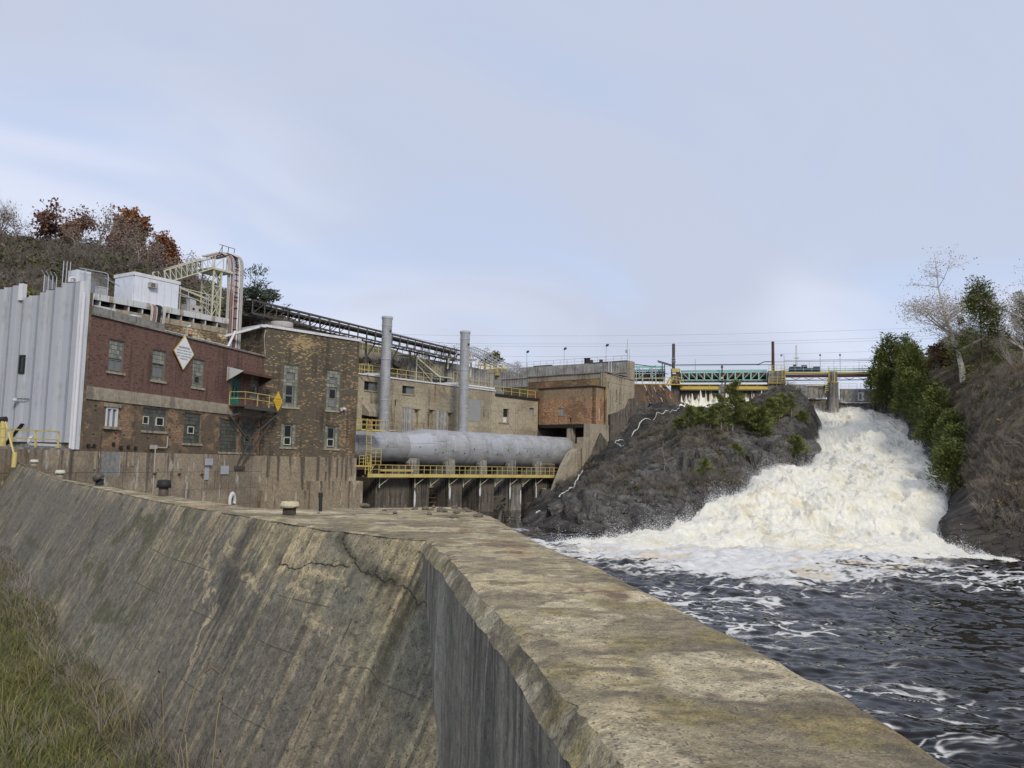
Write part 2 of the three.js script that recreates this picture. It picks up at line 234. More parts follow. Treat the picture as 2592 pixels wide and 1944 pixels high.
const wallFaceTex = region(2048, 640, -3, 24, -.1, 5.3, (s, t, o) => {
  const w = fbs(s * 1.3, t * 1.3, 4, 401), st = fbs(s * 6.5, t * .3, 5, 405), st2 = fbs(s * 15 + 3, t * .5, 4, 409), f = fbs(s * 12, t * 12, 4, 413), g = vn(s * 90, t * 90, 417), big = fbm(s * .35, t * .5, 4, 421);
  const far = sst(.4, .58, fbm(s * .22 + 1.7, t * .35, 4, 423));
  let c = mix3([110, 104, 92], [142, 131, 105], far); c = mix3(c, [76, 72, 64], sst(.46, .68, big * .45 + st * .55) * .7);
  c = mix3(c, [184, 166, 126], sst(.5, .66, st * .5 + st2 * .5) * (.45 + .55 * far)); c = mix3(c, [96, 100, 92], sst(.5, .65, fbm(s * .7 + 5, t * .8, 4, 431)) * .5 * far);
  c = mix3(c, [170, 154, 120], sst(.5, .05, t + (w - .5) * .5) * .55 * sst(.35, .6, st)); c = mix3(c, [78, 76, 50], sst(.58, .7, fbm(s * 1.2, t * 2.2 + 3, 4, 433)) * sst(5.5, 9, s) * .6);
  c = mix3(c, [176, 158, 118], sst(.55, .75, fbm(s * 1.2 + 9, t * .7, 4, 437)) * sst(-.9, -1.6, s + t * .15) * .9);
  const wob = (fbs(s * 9, t * 9, 3, 441) - .5) * .22; let e = 9; for (const q of efl) e = Math.min(e, polyDist(s + wob, t + wob, q)); const ek = sst(.075, .01, e + (f - .5) * .16 + (vn(s * 3, t * 3, 449) - .5) * .12); c = mix3(c, [188, 170, 134], ek * .85);
  const bl = sst(.56, .66, fbm(s * 4.5, t * 3, 4, 443)) * sst(6.6, 5.2, s) * sst(2.2, 3.4, s) * sst(1.9, 1.2, t); c = mix3(c, [170, 152, 118], bl * .6 * sst(.4, .6, st2));
  const ca = polyDist(s + wob * .5, t + wob * .5, crackA), cb = polyDist(s + wob * .4, t + wob * .4, crackB), cc = polyDist(s + wob * .7, t, crackC), ce = polyDist(s + wob, t + wob * .5, crackE);
  const wet = .8 * sst(.16, .03, Math.min(ca, ce * 1.1) + (w - .5) * .3) * .85, run = sst(.3, .02, Math.abs(s + .15 + t * .05) + (st2 - .5) * .4) * sst(.6, .8, t) * sst(2.4, 1.2, t);
  c = mix3(c, [54, 51, 38], .85 * Math.max(wet * sst(.4, .55, w + .05), run * .75)); c = mix3(c, [46, 45, 40], sst(.35, .05, cc + (w - .5) * .4) * .5);
  const crk = Math.min(ca, cb, cc + .01, polyDist(s + wob * .1, t, crackD) + .006, ce + .008) < .0085; if (crk) c = [58, 54, 46];
  let jn = 0; for (const q of joints) if (Math.abs(t - q - (vn(s * .8, q, 451) - .5) * .05) < .008 && vn(s * 1.1, q * 9, 453) > .5) jn = 1; if (jn) c = mix3(c, [72, 68, 60], .5);
  const g3 = vn(s * 38, t * 38, 457); if (g < .13) c = mix3(c, [190, 176, 144], .6); if (g > .85) c = mix3(c, [48, 45, 40], .6); if (g3 > .84) c = mix3(c, [56, 52, 46], .5);
  set(o, c, .56 + .5 * f + .36 * g); o[3] = crk ? 20 : 90 + f * 80 + st2 * 50 + g * 40 - jn * 60 + ek * 40;
}, { bump: true });
const mWallFace = mat({ roughness: .95 }, wallFaceTex, .02);
const sideTex = tex(1024, 512, (u, v, o) => {
  const s = u * 12, t = v * 4.2, st = fbs(s * 7, t * .18, 5, 461), st2 = fbs(s * 22, t * .4, 4, 463), f = fbs(s * 14, t * 10, 4, 467), g = vn(s * 90, t * 90, 469);
  let c = mix3([142, 136, 121], [96, 92, 83], sst(.42, .7, st * .7 + fbm(s * .9, t * .8, 3, 473) * .3)); c = mix3(c, [176, 170, 152], sst(.58, .7, st * .5 + st2 * .5) * .8); c = mix3(c, [120, 118, 108], sst(.6, .72, fbm(s * 1.2, t * .9, 4, 471)) * .5);
  if (s > 10.6 && s < 11.25) c = mix3(c, [172, 168, 152], .75 * sst(.3, .5, st2 + .1));
  if (g < .14) c = mix3(c, [170, 164, 146], .5); if (g > .86) c = mix3(c, [40, 38, 34], .5); set(o, c, .6 + .45 * f + .3 * g); o[3] = 80 + f * 90 + st2 * 50 + g * 40;
}, { bump: true, repeat: [12, 4.2] });
const mWallSide = mat({ roughness: .95 }, sideTex, .02);
{
  const wall = thing('river_wall', 'long weathered concrete river wall with tan lichened top and cracked sloping face', 'wall');
  const NA = 18;
  const edge = s => (fbm(s * 3.2, 3, 4, 501) - .5) * .05 - .05 * sst(.62, .72, fbm(s * 2.1, 9, 3, 503));
  wall.add(mesh('wall_top', gridGeo(NA, stations.length - 1, (u, v, i, j) => {
    const S = stations[j], q = lerpLine(wallPlan, S), inN = edge(S), k = i / NA;
    const a = k === 0 ? -inN * .6 : 0, x = mix(q[1], q[3], k) + (k === 0 ? a : 0) + (k === 1 ? (fbm(S * 4, 21, 3, 505) - .5) * .03 : 0), d = mix(q[2], q[4], k);
    const n = fbm(x * 2.2, d * 2.2, 5, 511), dip = k === 0 ? -.012 : k === 1 ? -.02 : 0;
    const y = wallTopY(x, d) + (n - .5) * .035 + (vn(x * 14, d * 14, 513) - .5) * .008 + dip;
    const m = fbm(x * .55 + 3, d * .4, 4, 515), m2 = fbm(x * 1.3, d * .6, 4, 517), stain = sst(.46, .6, fbm(x * .3 + 7, d * .3, 4, 519));
    let c = [.98, .95, .89]; c = mix3(c, [.56, .55, .54], sst(.5, .66, m) * .4); c = mix3(c, [1.1, 1.06, .98], stain * .6); c = mix3(c, [.8, .58, .48], sst(.66, .72, m2) * .55);
    return [x, y, -d, x, d, c[0], c[1], c[2]];
  }, true), mWallTop));
  // rough chamfer and upright inner face of the leg that passes the viewer
  const jc = stations.findIndex(s => s > wallPlan[9][0]);
  const nS = jc;
  wall.add(mesh('broken_edge', gridGeo(4, nS, (u, v, i, j) => {
    const S = stations[j], q = lerpLine(wallPlan, S), inN = edge(S), k = i / 4, big = .055 + .05 * fbm(S * 1.4, 5, 3, 521);
    const jag = k > 0 && k < 1 ? (fbm(S * 9, k * 6, 3, 523) - .5) * .035 : k === 1 ? (fbm(S * 5, 1, 4, 525) - .5) * .06 : 0;
    const x = q[1] + (k === 0 ? -inN * .6 : 0) - k * big - (k > 0 ? jag * .4 : 0), y = wallTopY(q[1], q[2]) - .012 + (fbm(q[1] * 2.2, q[2] * 2.2, 5, 511) - .5) * .035 - k * (.11 + .05 * fbm(S * 1.1, 8, 3, 527)) + jag, z = -q[2] + k * .008;
    const m = .7 + .5 * fbm(S * 2, k * 2, 3, 529); return [x, y, z, S, y, m, m, m * .97];
  }, true), mWallTop));
  wall.add(mesh('inner_face', gridGeo(40, nS, (u, v, i, j) => {
    const S = stations[j], q = lerpLine(wallPlan, S), k = i / 40; const y = mix(5.2, 1.2, k), n = (fbs(S * 2.5, y * 1.2, 4, 531) - .5) * .05 + (fbs(S * 12, y * 5, 3, 533) - .5) * .02;
    return [q[1] - .045 + (i === 0 ? .05 : 0) - n, y, -q[2], S, y];
  }), mWallSide));
  // battered face of the other leg
  const tx = -.609, tz = .793, nx = -.793, nz = -.609, front = wallPlan.slice(9).map(p => [p[1], p[2]]);
  const fs = [0]; for (let i = 1; i < front.length; i++) fs.push(fs[i - 1] + Math.hypot(front[i][0] - front[i - 1][0], front[i][1] - front[i - 1][1]));
  const fr = front.map((p, i) => [fs[i], p[0], p[1]]); const L = fs[fs.length - 1], cols = []; for (let s = -3; s < L; s += s < 12 ? .045 : s < 24 ? .08 : .3) cols.push(s); cols.push(L);
  const NT = 96;
  wall.add(mesh('sloping_face', gridGeo(NT, cols.length - 1, (u, v, i, j) => {
    const s = cols[j], q = s >= 0 ? lerpLine(fr, s) : [s, front[0][0] + tx * s, front[0][1] + tz * s], t = 5.2 * u, y0 = wallTopY(q[1], q[2]) - .01 - (s < 0 ? .1 * sst(0, -.3, s) : 0);
    const lip = t < .06 ? (.06 - t) * .35 : 0, b = t / 1.118 * .5;
    const wob = (fbs(s * 9, t * 9, 3, 441) - .5) * .22, c = Math.min(polyDist(s + wob * .5, t + wob * .5, crackA), polyDist(s + wob * .4, t + wob * .4, crackB), polyDist(s + wob, t + wob * .5, crackE)), crk = c < .035 && s < 6 ? (1 - c / .035) * .016 : 0;
    const n = (fbs(s * 2, t * 1.4, 5, 541) - .5) * .05 + (fbs(s * 11, t * 7, 3, 543) - .5) * .018 - crk, off = b + n - lip;
    let jn = 0; for (const Q of joints) if (t > Q) jn += .012 * (vn(Q * 7, s * .4, 547) - .35); const k = off + jn;
    return [q[1] + nx * k, y0 - t / 1.118, -(q[2] + nz * k), s, t];
  }), mWallFace));
  wall.add(mesh('water_side_face', gridGeo(8, stations.length - 1, (u, v, i, j) => { const q = lerpLine(wallPlan, stations[j]), y = mix(wallTopY(q[3], q[4]) - .07, -.8, u); return [q[3] - .01, y, -q[4], stations[j], y]; }), P.concDark));
}

// ---- grassy bank behind the wall
const tGround = tex(512, 512, (u, v, o) => { const X = u * 3, Y = v * 3, n = fbm(X * 2, Y * 2, 5, 551), f = fbs(X * 20, Y * 20, 3, 553); set(o, mix3([74, 68, 44], [58, 50, 38], n), .7 + .6 * f); o[3] = f * 255; }, { bump: true, repeat: [3, 3] });
const bankY = (x, d) => { const a = Math.max(0, d - .5 - x * .12); return Math.max(2.0 + .018 * Math.max(0, d - 12) + (fbm(x * .5, d * .5, 4, 561) - .5) * .25, 4.62 - a * .305 + (fbm(x * .6, d * .6, 4, 563) - .5) * .25); };
const bankCut = (x, d) => d < 10.45 ? x > .72 - .17 * d + .45 : x > -1.03 - (d - 10.45) * .77 - .15;
structure(mesh('grassy_bank', gridGeo(220, 190, (u, v) => { const x = mix(-90, 2.6, Math.pow(u, .6)), d = mix(-20, 56, v); return [x, bankCut(x, d) ? -1.2 : bankY(x, d), -d, x, d]; }), mat({ roughness: 1 }, tGround, .03), scene));

// ---- rapids: plan of the edges by distance ahead [d, xL, yL, xR, yR]
const rapEdge = [[58, 1, -.1, 36.5, -.1], [62, 3, -.02, 35.5, .05], [66, 5, .2, 34.6, .4], [70, 13.2, .9, 36.6, 1.4], [73, 16.2, 1.9, 37.8, 2.1], [76, 18.2, 2.5, 39, 2.9], [78, 19.7, 3.1, 40.2, 3.4], [82, 23.2, 3.8, 43, 4.7], [84, 24.4, 4.3, 43.9, 5], [90, 28.2, 5.4, 46.2, 6.3], [98, 35.2, 6, 48.6, 7.3], [102, 37.6, 6.9, 49.8, 8.2], [106, 39.6, 7.8, 52.4, 9.3], [112, 41.4, 9.3, 54.2, 10.7], [118, 44.6, 11.5, 56, 12.4], [124, 46.6, 13, 58.4, 13.8], [132, 48.8, 15, 60.6, 15.1], [136, 50, 15.9, 61, 15.9]];
const rapH = (x, d) => { // height of the white water
  const q = lerpLine(rapEdge, d), u = cl((x - q[1]) / (q[3] - q[1])), base = mix(q[2], q[4], u) + Math.sin(u * Math.PI) * .5 * sst(62, 76, d);
  const A = sst(58, 74, d), X = x * .9, Y = d * .62;
  const w = (fbm(x * .35, d * .35, 3, 601) - .5) * 3, P1 = X + w, P2 = Y - w, rid = (s, sd) => { const r = 1 - Math.abs(2 * fbm(P1 * s, P2 * s, 3, sd) - 1); return r * r; };
  const st = Math.sin(d * .6 + fbm(x * .22, d * .16, 3, 603) * 10) * .3;
  return base + A * ((fbm(P1 * .3, P2 * .3, 4, 611) - .5) * 2.1 + rid(.5, 615) * .45 + (fbm(x * 1.9 + w, d * .55 - w, 4, 617) - .5) * .6 + (fbm(x * 4.6, d * 1.6, 4, 619) - .5) * .3 + (fbm(x * 11, d * 6, 3, 621) - .5) * .13 + st - .35) + (1 - A) * (.16 * rid(.9, 631) + .1 * (fbm(X * 3, Y * 5, 3, 633) - .5));
};
{
  const tF = tex(1024, 1024, (u, v, o) => {
    const X = u * 24, Y = v * 24, n = fbm(X * .28, Y * .22, 5, 641), m = fbm(X * .8 + 3, Y * .6, 5, 643), f = fbs(X * 5, Y * 4, 4, 647), g = vn(X * 30, Y * 30, 649);
    let c = [231, 226, 209]; c = mix3(c, [218, 206, 174], sst(.5, .68, n * .6 + m * .4) * .55); c = mix3(c, [202, 182, 142], sst(.58, .72, m * .7 + f * .3) * .45); c = mix3(c, [238, 235, 223], sst(.5, .7, fbm(X * 1.6 + 8, Y * 1.2, 4, 651)) * .7);
    set(o, c, .9 + .1 * f + .05 * g); o[3] = f * 190 + g * 60;
  }, { bump: true, repeat: [24, 24] });
  const rows = 560, colsN = 230;
  structure(mesh('rapids', gridGeo(colsN, rows, (u, v) => { const d = 56 + (136.3 - 56) * Math.pow(v, 1.25), q = lerpLine(rapEdge, d), x = mix(q[1] - 1.6, q[3] + 1.6, u); const e = Math.min(u, 1 - u) * (q[3] - q[1] + 3.2), jit = (fbm(x * 3, d * 3, 2, 651) - .5) * .25; let y = rapH(x, d) - sst(1.2, 0, e) * 1.1; return [x + jit, y, -d + jit, x, d]; }), mat({ roughness: .95 }, tF, .05), scene));
  // spray thrown up along the edges and the crests
  const R = rng(77), N = 120000, im = new THREE.InstancedMesh(new THREE.TetrahedronGeometry(1.3, 0), mat({ color: rgb(240, 240, 238), roughness: 1 }), N), M = new THREE.Matrix4(), Q = new THREE.Quaternion(), E = new THREE.Euler();
  for (let i = 0; i < N; i++) {
    const d = 60 + Math.pow(R(), 1.2) * 74, q = lerpLine(rapEdge, d); let u = R(); if (R() < .55) u = R() < .65 ? R() * R() * .16 : 1 - R() * R() * .12;
    const x = mix(q[1] - .5, q[3] + .5, u), clump = fbm(x * 1.1, d * 1.1, 3, 661), up = -Math.log(1 - R() * .985) * .3 * (.35 + 2.2 * sst(.46, .68, clump)) * sst(58, 68, d);
    const s = (.012 + R() * R() * .028) * (up > .6 ? .75 : 1); M.compose(R3(x + (R() - .5) * .5, rapH(x, d) + up, -d), Q.setFromEuler(E.set(R() * 6, R() * 6, 0)), R3(s, s * (.6 + R()), s)); im.setMatrixAt(i, M);
  }
  im.name = 'spray'; im.userData = { kind: 'stuff', label: 'fine white spray drops thrown up along the rapids', category: 'spray' }; scene.add(im);
}

// ---- river below the rapids
const foamLine = [[1.5, 66], [5, 55.5], [10.5, 48], [16, 46.5], [22, 50], [29, 57], [35, 67]], foamPoly = [[.8, 66.6], [1.5, 66], ...foamLine.slice(1), [35, 71.5], [14, 71.5], [8, 69]];
function foamEdge(x, d) { let c = false; const P = foamPoly; for (let i = 0, j = P.length - 1; i < P.length; j = i++) if ((P[i][1] > d) !== (P[j][1] > d) && x < (P[j][0] - P[i][0]) * (d - P[i][1]) / (P[j][1] - P[i][1]) + P[i][0]) c = !c; const q = polyDist(x, d, foamLine); return c ? q : -q; }
const foamAt = (x, d) => {
  const e = foamEdge(x, d) + (fbm(x * .22, d * .22, 3, 701) - .5) * 9, wx = (fbm(x * .25, d * .3, 3, 703) - .5) * 5, wd = (fbm(x * .22 + 7, d * .25, 3, 705) - .5) * 4;
  const r1 = 1 - Math.abs(2 * fbm((x + wx) * .2, (d + wd) * .42, 4, 707) - 1), r2 = 1 - Math.abs(2 * fbm((x - wx) * .55, (d + wd) * 1.05, 4, 709) - 1), sp = fbm(x * 2.2, d * 3.4, 4, 711);
  const patch = Math.max(sst(.48, .68, fbm(x * .1 + 4, d * .14, 3, 713)), sst(.5, .66, fbm(x * .16 + 2, d * .2, 3, 715)) * .7), dens = sst(-11, 5, e);
  const lace = Math.max(sst(.955 - dens * .3, .985, r1) * mix(.95, 1, dens) * mix(patch, 1, dens * .8), sst(.93 - dens * .36, .99, r2) * mix(patch * .85, 1, dens)), blot = sst(.6 - dens * .1, .68, sp) * patch * sst(.8, .92, r1) * .9;
  return cl(Math.max(lace, blot, sst(-1.5, 4, e + (sp - .5) * 7)) * (.55 + .6 * fbm(x * 4, d * 6, 3, 717)));
};
{
  const X0 = -6, X1 = 46, D0 = 12, D1 = 82, w = 1536, h = 1664;
  const tR = region(w, h, X0, X1, D0, D1, (x, d, o) => { const f = foamAt(x, d), k = sst(.12, .75, f), tan = fbm(x * .5, d * .7, 3, 719); let c = mix3([20, 17, 14], mix3([214, 212, 208], [196, 174, 136], sst(.58, .7, tan) * sst(-6, 2, foamEdge(x, d)) * .45), k); set(o, c, .92 + .12 * fbm(x * 3, d * 4, 2, 721)); o[3] = 90 + k * 120; o[4] = mix(22, 235, k); }, { bump: true, rough: true, clamp: true });
  const m = new THREE.MeshPhysicalMaterial({ map: tR.map, bumpMap: tR.bump, bumpScale: .03, roughnessMap: tR.rough, roughness: 1, ior: 1.33 });
  const wave = (x, d) => {
    const near = sst(-14, 6, foamEdge(x, d)), c = sst(95, 75, d), wob = (fbm(x * .16, d * .2, 3, 731) - .5) * 5, A = .4 + .6 * c;
    const sw = Math.sin(d * .62 + wob * 1.6 + x * .1) * .05 + (fbm(x * .45 + wob * .3, d * .85 + wob * .3, 4, 733) - .5) * .34 + (1 - Math.abs(2 * fbm(x * 1.05, d * 1.9, 3, 735) - 1)) * .11 + (fbm(x * 2.6, d * 4.4, 3, 737) - .5) * .085 + (fbs(x * 7, d * 11, 2, 739) - .5) * .02;
    return A * sw * (1 + near * 1.1) + near * Math.abs(2 * fbm(x * .8, d * .9, 4, 741) - 1) * .4 * sst(44, 52, d) - .12;
  };
  const NR = 620, NC = 430;
  structure(mesh('river', gridGeo(NC, NR, (u, v) => { const d = 11 * Math.pow(128 / 11, v), half = 12 + d * .52, x = mix(Math.max(-60, -half * .9 - 3), half, u); const q = lerpLine(rapEdge, d); return [x, wave(x, d) - (x > q[1] - .5 ? sst(63, 69, d) * 1.1 : 0), -d, x, d]; }), m, scene));
  structure(mesh('river_bed', new THREE.PlaneGeometry(500, 500).rotateX(-Math.PI / 2).translate(0, -1.6, -100), mat({ color: rgb(40, 36, 32), roughness: 1 }), scene));
}
// ---- rock and hills
const tRock = tex(1024, 1024, (u, v, o) => {
  const X = u * 10, Y = v * 10, n = fbm(X * .7, Y * .7, 5, 801), f = fbs(X * 5, Y * 5, 5, 803), g = vn(X * 40, Y * 40, 805), cr = Math.abs(2 * fbm(X * 1.3, Y * .9, 4, 807) - 1), cr2 = Math.abs(2 * fbm(X * 3.2 + 4, Y * 1.5, 4, 809) - 1);
  let c = mix3([100, 97, 93], [70, 68, 66], sst(.35, .65, n)); c = mix3(c, [126, 121, 113], sst(.6, .72, fbm(X * 1.7 + 3, Y * 1.7, 4, 811)) * .6); const k = sst(.05, .0, cr) + sst(.05, 0, cr2) * .6; c = mix3(c, [34, 32, 30], cl(k) * .8);
  set(o, c, .74 + .38 * f + .12 * g); o[3] = 120 + f * 110 - k * 110;
}, { bump: true, repeat: [10, 10] });
const mRock = mat({ roughness: .95, vertexColors: true }, tRock, .12);
function cellH(x, y, s) { let b1 = 9, b2 = 9, id = 0; const i = Math.floor(x), j = Math.floor(y); for (let a = -1; a <= 1; a++) for (let b = -1; b <= 1; b++) { const px = i + a + hash2(i + a, j + b, s), py = j + b + hash2(i + a, j + b, s + 1), e = (x - px) ** 2 + (y - py) ** 2; if (e < b1) { b2 = b1; b1 = e; id = hash2(i + a, j + b, s + 2); } else if (e < b2) b2 = e; } return [Math.sqrt(b2) - Math.sqrt(b1), id]; }
const islandBase = tps([[17, 12.6, 128], [19, 14.4, 130], [27.8, 15.3, 134], [31.9, 15.3, 134], [40, 16.3, 134], [44.8, 18.0, 128], [43.8, 16.6, 123], [43.2, 14, 118], [40.6, 11, 112], [37, 11.6, 110], [34.2, 8.8, 105], [29.8, 8.8, 100.5], [25.5, 8.9, 99], [21, 8.6, 99], [29.3, 6.2, 97.6], [26.3, 4.6, 93.6], [20.9, 4.3, 89], [18.3, 3.4, 87.5], [34, 6.6, 100.2], [14.8, 8.3, 120], [8.3, 3.7, 108], [3.8, .6, 88], [6.3, 2.1, 85.5], [10.4, 2.7, 87.5], [14.3, 3.2, 87.5], [4.1, -.4, 82], [8.7, -.5, 77.5], [15, -.4, 78.6], [1, -.6, 92], [.5, -1, 100], [4, .6, 106], [6, .5, 103], [10, 4.6, 104], [12, 5.6, 108], [16, 6.2, 104], [22, 10.3, 108], [28, 10.6, 110], [34, 12, 116], [24, 12.3, 120], [32, 13.6, 126], [40, 13.4, 117], [20, 11.3, 122], [46.4, 12.6, 124], [48, 14.4, 132], [44, 10.6, 117.5], [41, 8.4, 112], [39, 6.6, 106], [37, 5.4, 101], [34, 4.6, 97], [28, 4.2, 90.5], [23, 2.6, 82.5], [19.5, 1.8, 78.5], [16, .6, 74.5], [13, -.8, 72], [6, -1.5, 74], [0, -2, 80], [9, 2.8, 93], [14, 3.9, 93], [19, 4.6, 93.5], [52, 16, 137], [30, 16.4, 139], [44, 17, 138], [14, 13, 134], [2, -.8, 112]]);
const islandY = (x, d) => {
  const b = islandBase(x, d), w = (fbm(x * .3, d * .3, 3, 821) - .5) * 3, [e1, i1] = cellH((x + w) * .22, (d - w) * .3 + b * .1, 823), [e2, i2] = cellH((x - w) * .6, (d + w) * .8, 829), rough = sst(-.3, 1.4, b);
  return b + (i1 - .5) * 1.3 * sst(0, .16, e1) + (i2 - .5) * .55 * sst(0, .2, e2) + (fbm(x * .9, d * .9, 5, 831) - .5) * .7 + (fbm(x * 3, d * 3, 3, 833) - .5) * .2;
};
const wetDist = (x, d) => { const q = lerpLine(rapEdge, d); return q[1] - x; };
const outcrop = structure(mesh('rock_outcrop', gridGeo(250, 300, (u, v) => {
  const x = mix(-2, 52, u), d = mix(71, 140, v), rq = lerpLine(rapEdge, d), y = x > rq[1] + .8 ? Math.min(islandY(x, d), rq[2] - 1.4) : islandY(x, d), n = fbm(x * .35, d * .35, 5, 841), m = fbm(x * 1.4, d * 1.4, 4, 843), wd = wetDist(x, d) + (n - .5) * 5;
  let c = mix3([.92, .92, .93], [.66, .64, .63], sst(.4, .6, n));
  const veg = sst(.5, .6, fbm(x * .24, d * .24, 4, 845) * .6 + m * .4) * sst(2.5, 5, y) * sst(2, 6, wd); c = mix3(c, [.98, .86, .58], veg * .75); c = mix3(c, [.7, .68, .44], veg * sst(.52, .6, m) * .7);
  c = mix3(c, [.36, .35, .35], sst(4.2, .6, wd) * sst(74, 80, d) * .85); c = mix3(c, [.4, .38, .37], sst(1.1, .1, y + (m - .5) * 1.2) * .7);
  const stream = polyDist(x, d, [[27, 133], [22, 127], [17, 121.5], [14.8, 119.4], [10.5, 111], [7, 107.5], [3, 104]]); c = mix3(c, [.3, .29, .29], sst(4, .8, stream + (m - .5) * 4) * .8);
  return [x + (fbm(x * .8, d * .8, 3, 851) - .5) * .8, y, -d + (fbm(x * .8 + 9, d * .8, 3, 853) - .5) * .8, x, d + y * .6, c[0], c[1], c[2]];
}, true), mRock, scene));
// blocks of the broken cliff and the shore
{
  const R = rng(17), vs = [0, 1, 2, 3, 4].map(i => { const g = new THREE.BoxGeometry(1, 1, 1, 5, 5, 5), p = g.attributes.position; for (let k = 0; k < p.count; k++) { let x = p.getX(k), y = p.getY(k), z = p.getZ(k); const m = Math.max(Math.abs(x), Math.abs(y), Math.abs(z)), l = Math.hypot(x, y, z), f = .66 + .34 * (m / l) * 1.25, q = 1 + .5 * (fbm(x * 2.2 + i * 5 + z, y * 2.2 + z * 1.9, 3, 1711) - .5); p.setXYZ(k, x * f * q, y * f * q, z * f * q); } g.computeVertexNormals(); uvMetres(g); const c = new Float32Array(p.count * 3).fill(.9); g.setAttribute('color', new THREE.BufferAttribute(c, 3)); const u = g.attributes.uv; for (let k = 0; k < u.count; k++) u.setXY(k, u.getX(k) * 3 + i * 3, u.getY(k) * 3); return g; });
  const put = (x, d, y, sx, sy, sz, r) => { const o = mesh('rock_block', vs[Math.floor(R() * 5)], mRock, outcrop); o.position.set(x, y, -d); o.scale.set(sx, sy, sz); o.rotation.set((R() - .5) * .7, r + (R() - .5) * .9, (R() - .5) * .7); };
  for (let i = 0; i < 15; i++) { const x = 19.8 + i * .78 + R() * .3, d = 96.6 + (x - 20) * .2 + R() * .5, h = 2.2 + R() * 1.6; put(x, d, 8.4 - h * .5 + (R() - .5) * .6, 1.1 + R() * .7, h, 1.6, .5); }
  for (let i = 0; i < 20; i++) { const u = R(), x = mix(4.5, 18.5, u), d = mix(83.5, 82.5, u) - 2.4 * Math.sin(u * 3) + R() * 4.4, s = .8 + R() * R() * 2.6; put(x, d, Math.max(0, islandBase(x, d)) - .05 * s, s * (1.3 + R()), s * (.6 + R() * .7), s * 1.3, R() * 3); }
  for (let i = 0; i < 12; i++) { const u = R(), x = mix(32, 41, u), d = mix(101.5, 110, u) + R() * 1.5, s = .8 + R() * 1.3; put(x, d, islandBase(x, d) + .2, s * 1.4, s, s, .6); }
}
// right bank
const bankBase = tps([[34.6, -.3, 66], [36.2, -.2, 65.2], [39.5, -.2, 64], [46, -.4, 58], [55, -.5, 50], [64, -.5, 42], [37.2, 3.0, 66.8], [40.2, 4.2, 66.8], [39.6, 2.6, 75.5], [44.6, 5, 84], [47, 6.4, 90], [49.6, 7.6, 98], [51, 8.6, 102], [53.6, 9.8, 106.5], [56.4, 12.4, 116], [59.6, 14.8, 124], [61.8, 16.4, 132], [43, 8.2, 69.5], [45.4, 12, 73.5], [47.4, 14.4, 77], [45.5, 8.8, 82], [50.9, 13.9, 90], [47.5, 11, 86], [57, 18.7, 105], [56.2, 18.4, 110], [54, 14, 104], [61, 20, 124], [63.5, 20, 132], [70, 20.5, 112], [66, 18.6, 92], [60, 16.6, 78], [57, 13.6, 66], [52, 11.6, 66], [80, 23, 140], [92, 22, 92], [80, 17, 66], [70, 14, 56], [66, 20, 142], [62, 18, 142], [95, 20, 50], [41, 5.6, 71]]);
const bankRY = (x, d) => bankBase(x, d) + (fbm(x * .3, d * .3, 5, 861) - .5) * 1.6 + (fbm(x * 1.1, d * 1.1, 4, 863) - .5) * .9;
structure(mesh('river_bank', gridGeo(180, 240, (u, v) => {
  const x = mix(32, 100, Math.pow(u, 1.3)), d = mix(40, 146, v), q = lerpLine(rapEdge, d), y = d > 66 && x < q[3] - .5 ? Math.min(bankRY(x, d), q[4] - 2) : bankRY(x, d), n = fbm(x * .3, d * .3, 5, 871), m = fbm(x * 1.3, d * 1.3, 4, 873), hh = y - lerpLine([[60, 1.6], [80, 5.5], [100, 9.5], [120, 14], [140, 18]], d)[1];
  const rock = sst(2.2, .4, hh + (m - .5) * 4);
  let c = mix3([1.3, 1.12, .82], [1.6, 1.32, .9], n); c = mix3(c, [.6, .58, .36], sst(.5, .62, m) * .7); c = mix3(c, [.8, .66, .54], sst(.56, .66, fbm(x * .6, d * .6, 4, 877)) * .6); c = mix3(c, [.36, .34, .34], rock * .9);
  return [x, y, -d, (x + d) * .6, y * 1.1 + (d - x) * .35, c[0], c[1], c[2]];
}, true), mRock, scene));
// hill behind the power house
const hillBase = tps([[-47, 22.6, 75], [-44, 22.8, 75], [-37, 21.8, 75], [-33, 19.4, 76], [-60, 30.6, 95], [-52, 30, 95], [-44, 28.4, 95], [-39, 26.4, 95], [-31, 21.4, 92], [-27, 20, 99], [-22, 19.6, 110], [-14, 20.3, 122], [-6, 21.4, 138], [-3, 22, 156], [-20, 25, 150], [-60, 36, 130], [-36, 28, 128], [-40, 16, 62], [-52, 16.5, 58], [-70, 19, 58], [-75, 28, 80], [-80, 33, 100], [2, 22.5, 175], [20, 22, 185], [-90, 24, 60], [-90, 36, 120], [-20, 27, 180], [40, 22, 190], [-32, 12, 70], [-34, 15, 66]]);
const hillY = (x, d) => hillBase(x, d) + (fbm(x * .2, d * .2, 5, 881) - .5) * 1.6 + (fbm(x * .9, d * .9, 4, 883) - .5) * .7;
const mHill = mat({ roughness: 1, vertexColors: true }, tex(512, 512, (u, v, o) => { const X = u * 8, Y = v * 8, n = fbm(X, Y, 5, 885), f = fbs(X * 6, Y * 6, 4, 887); set(o, mix3([128, 122, 108], [86, 82, 70], n), .65 + .6 * f); o[3] = f * 255; }, { bump: true, repeat: [8, 8] }), .15);
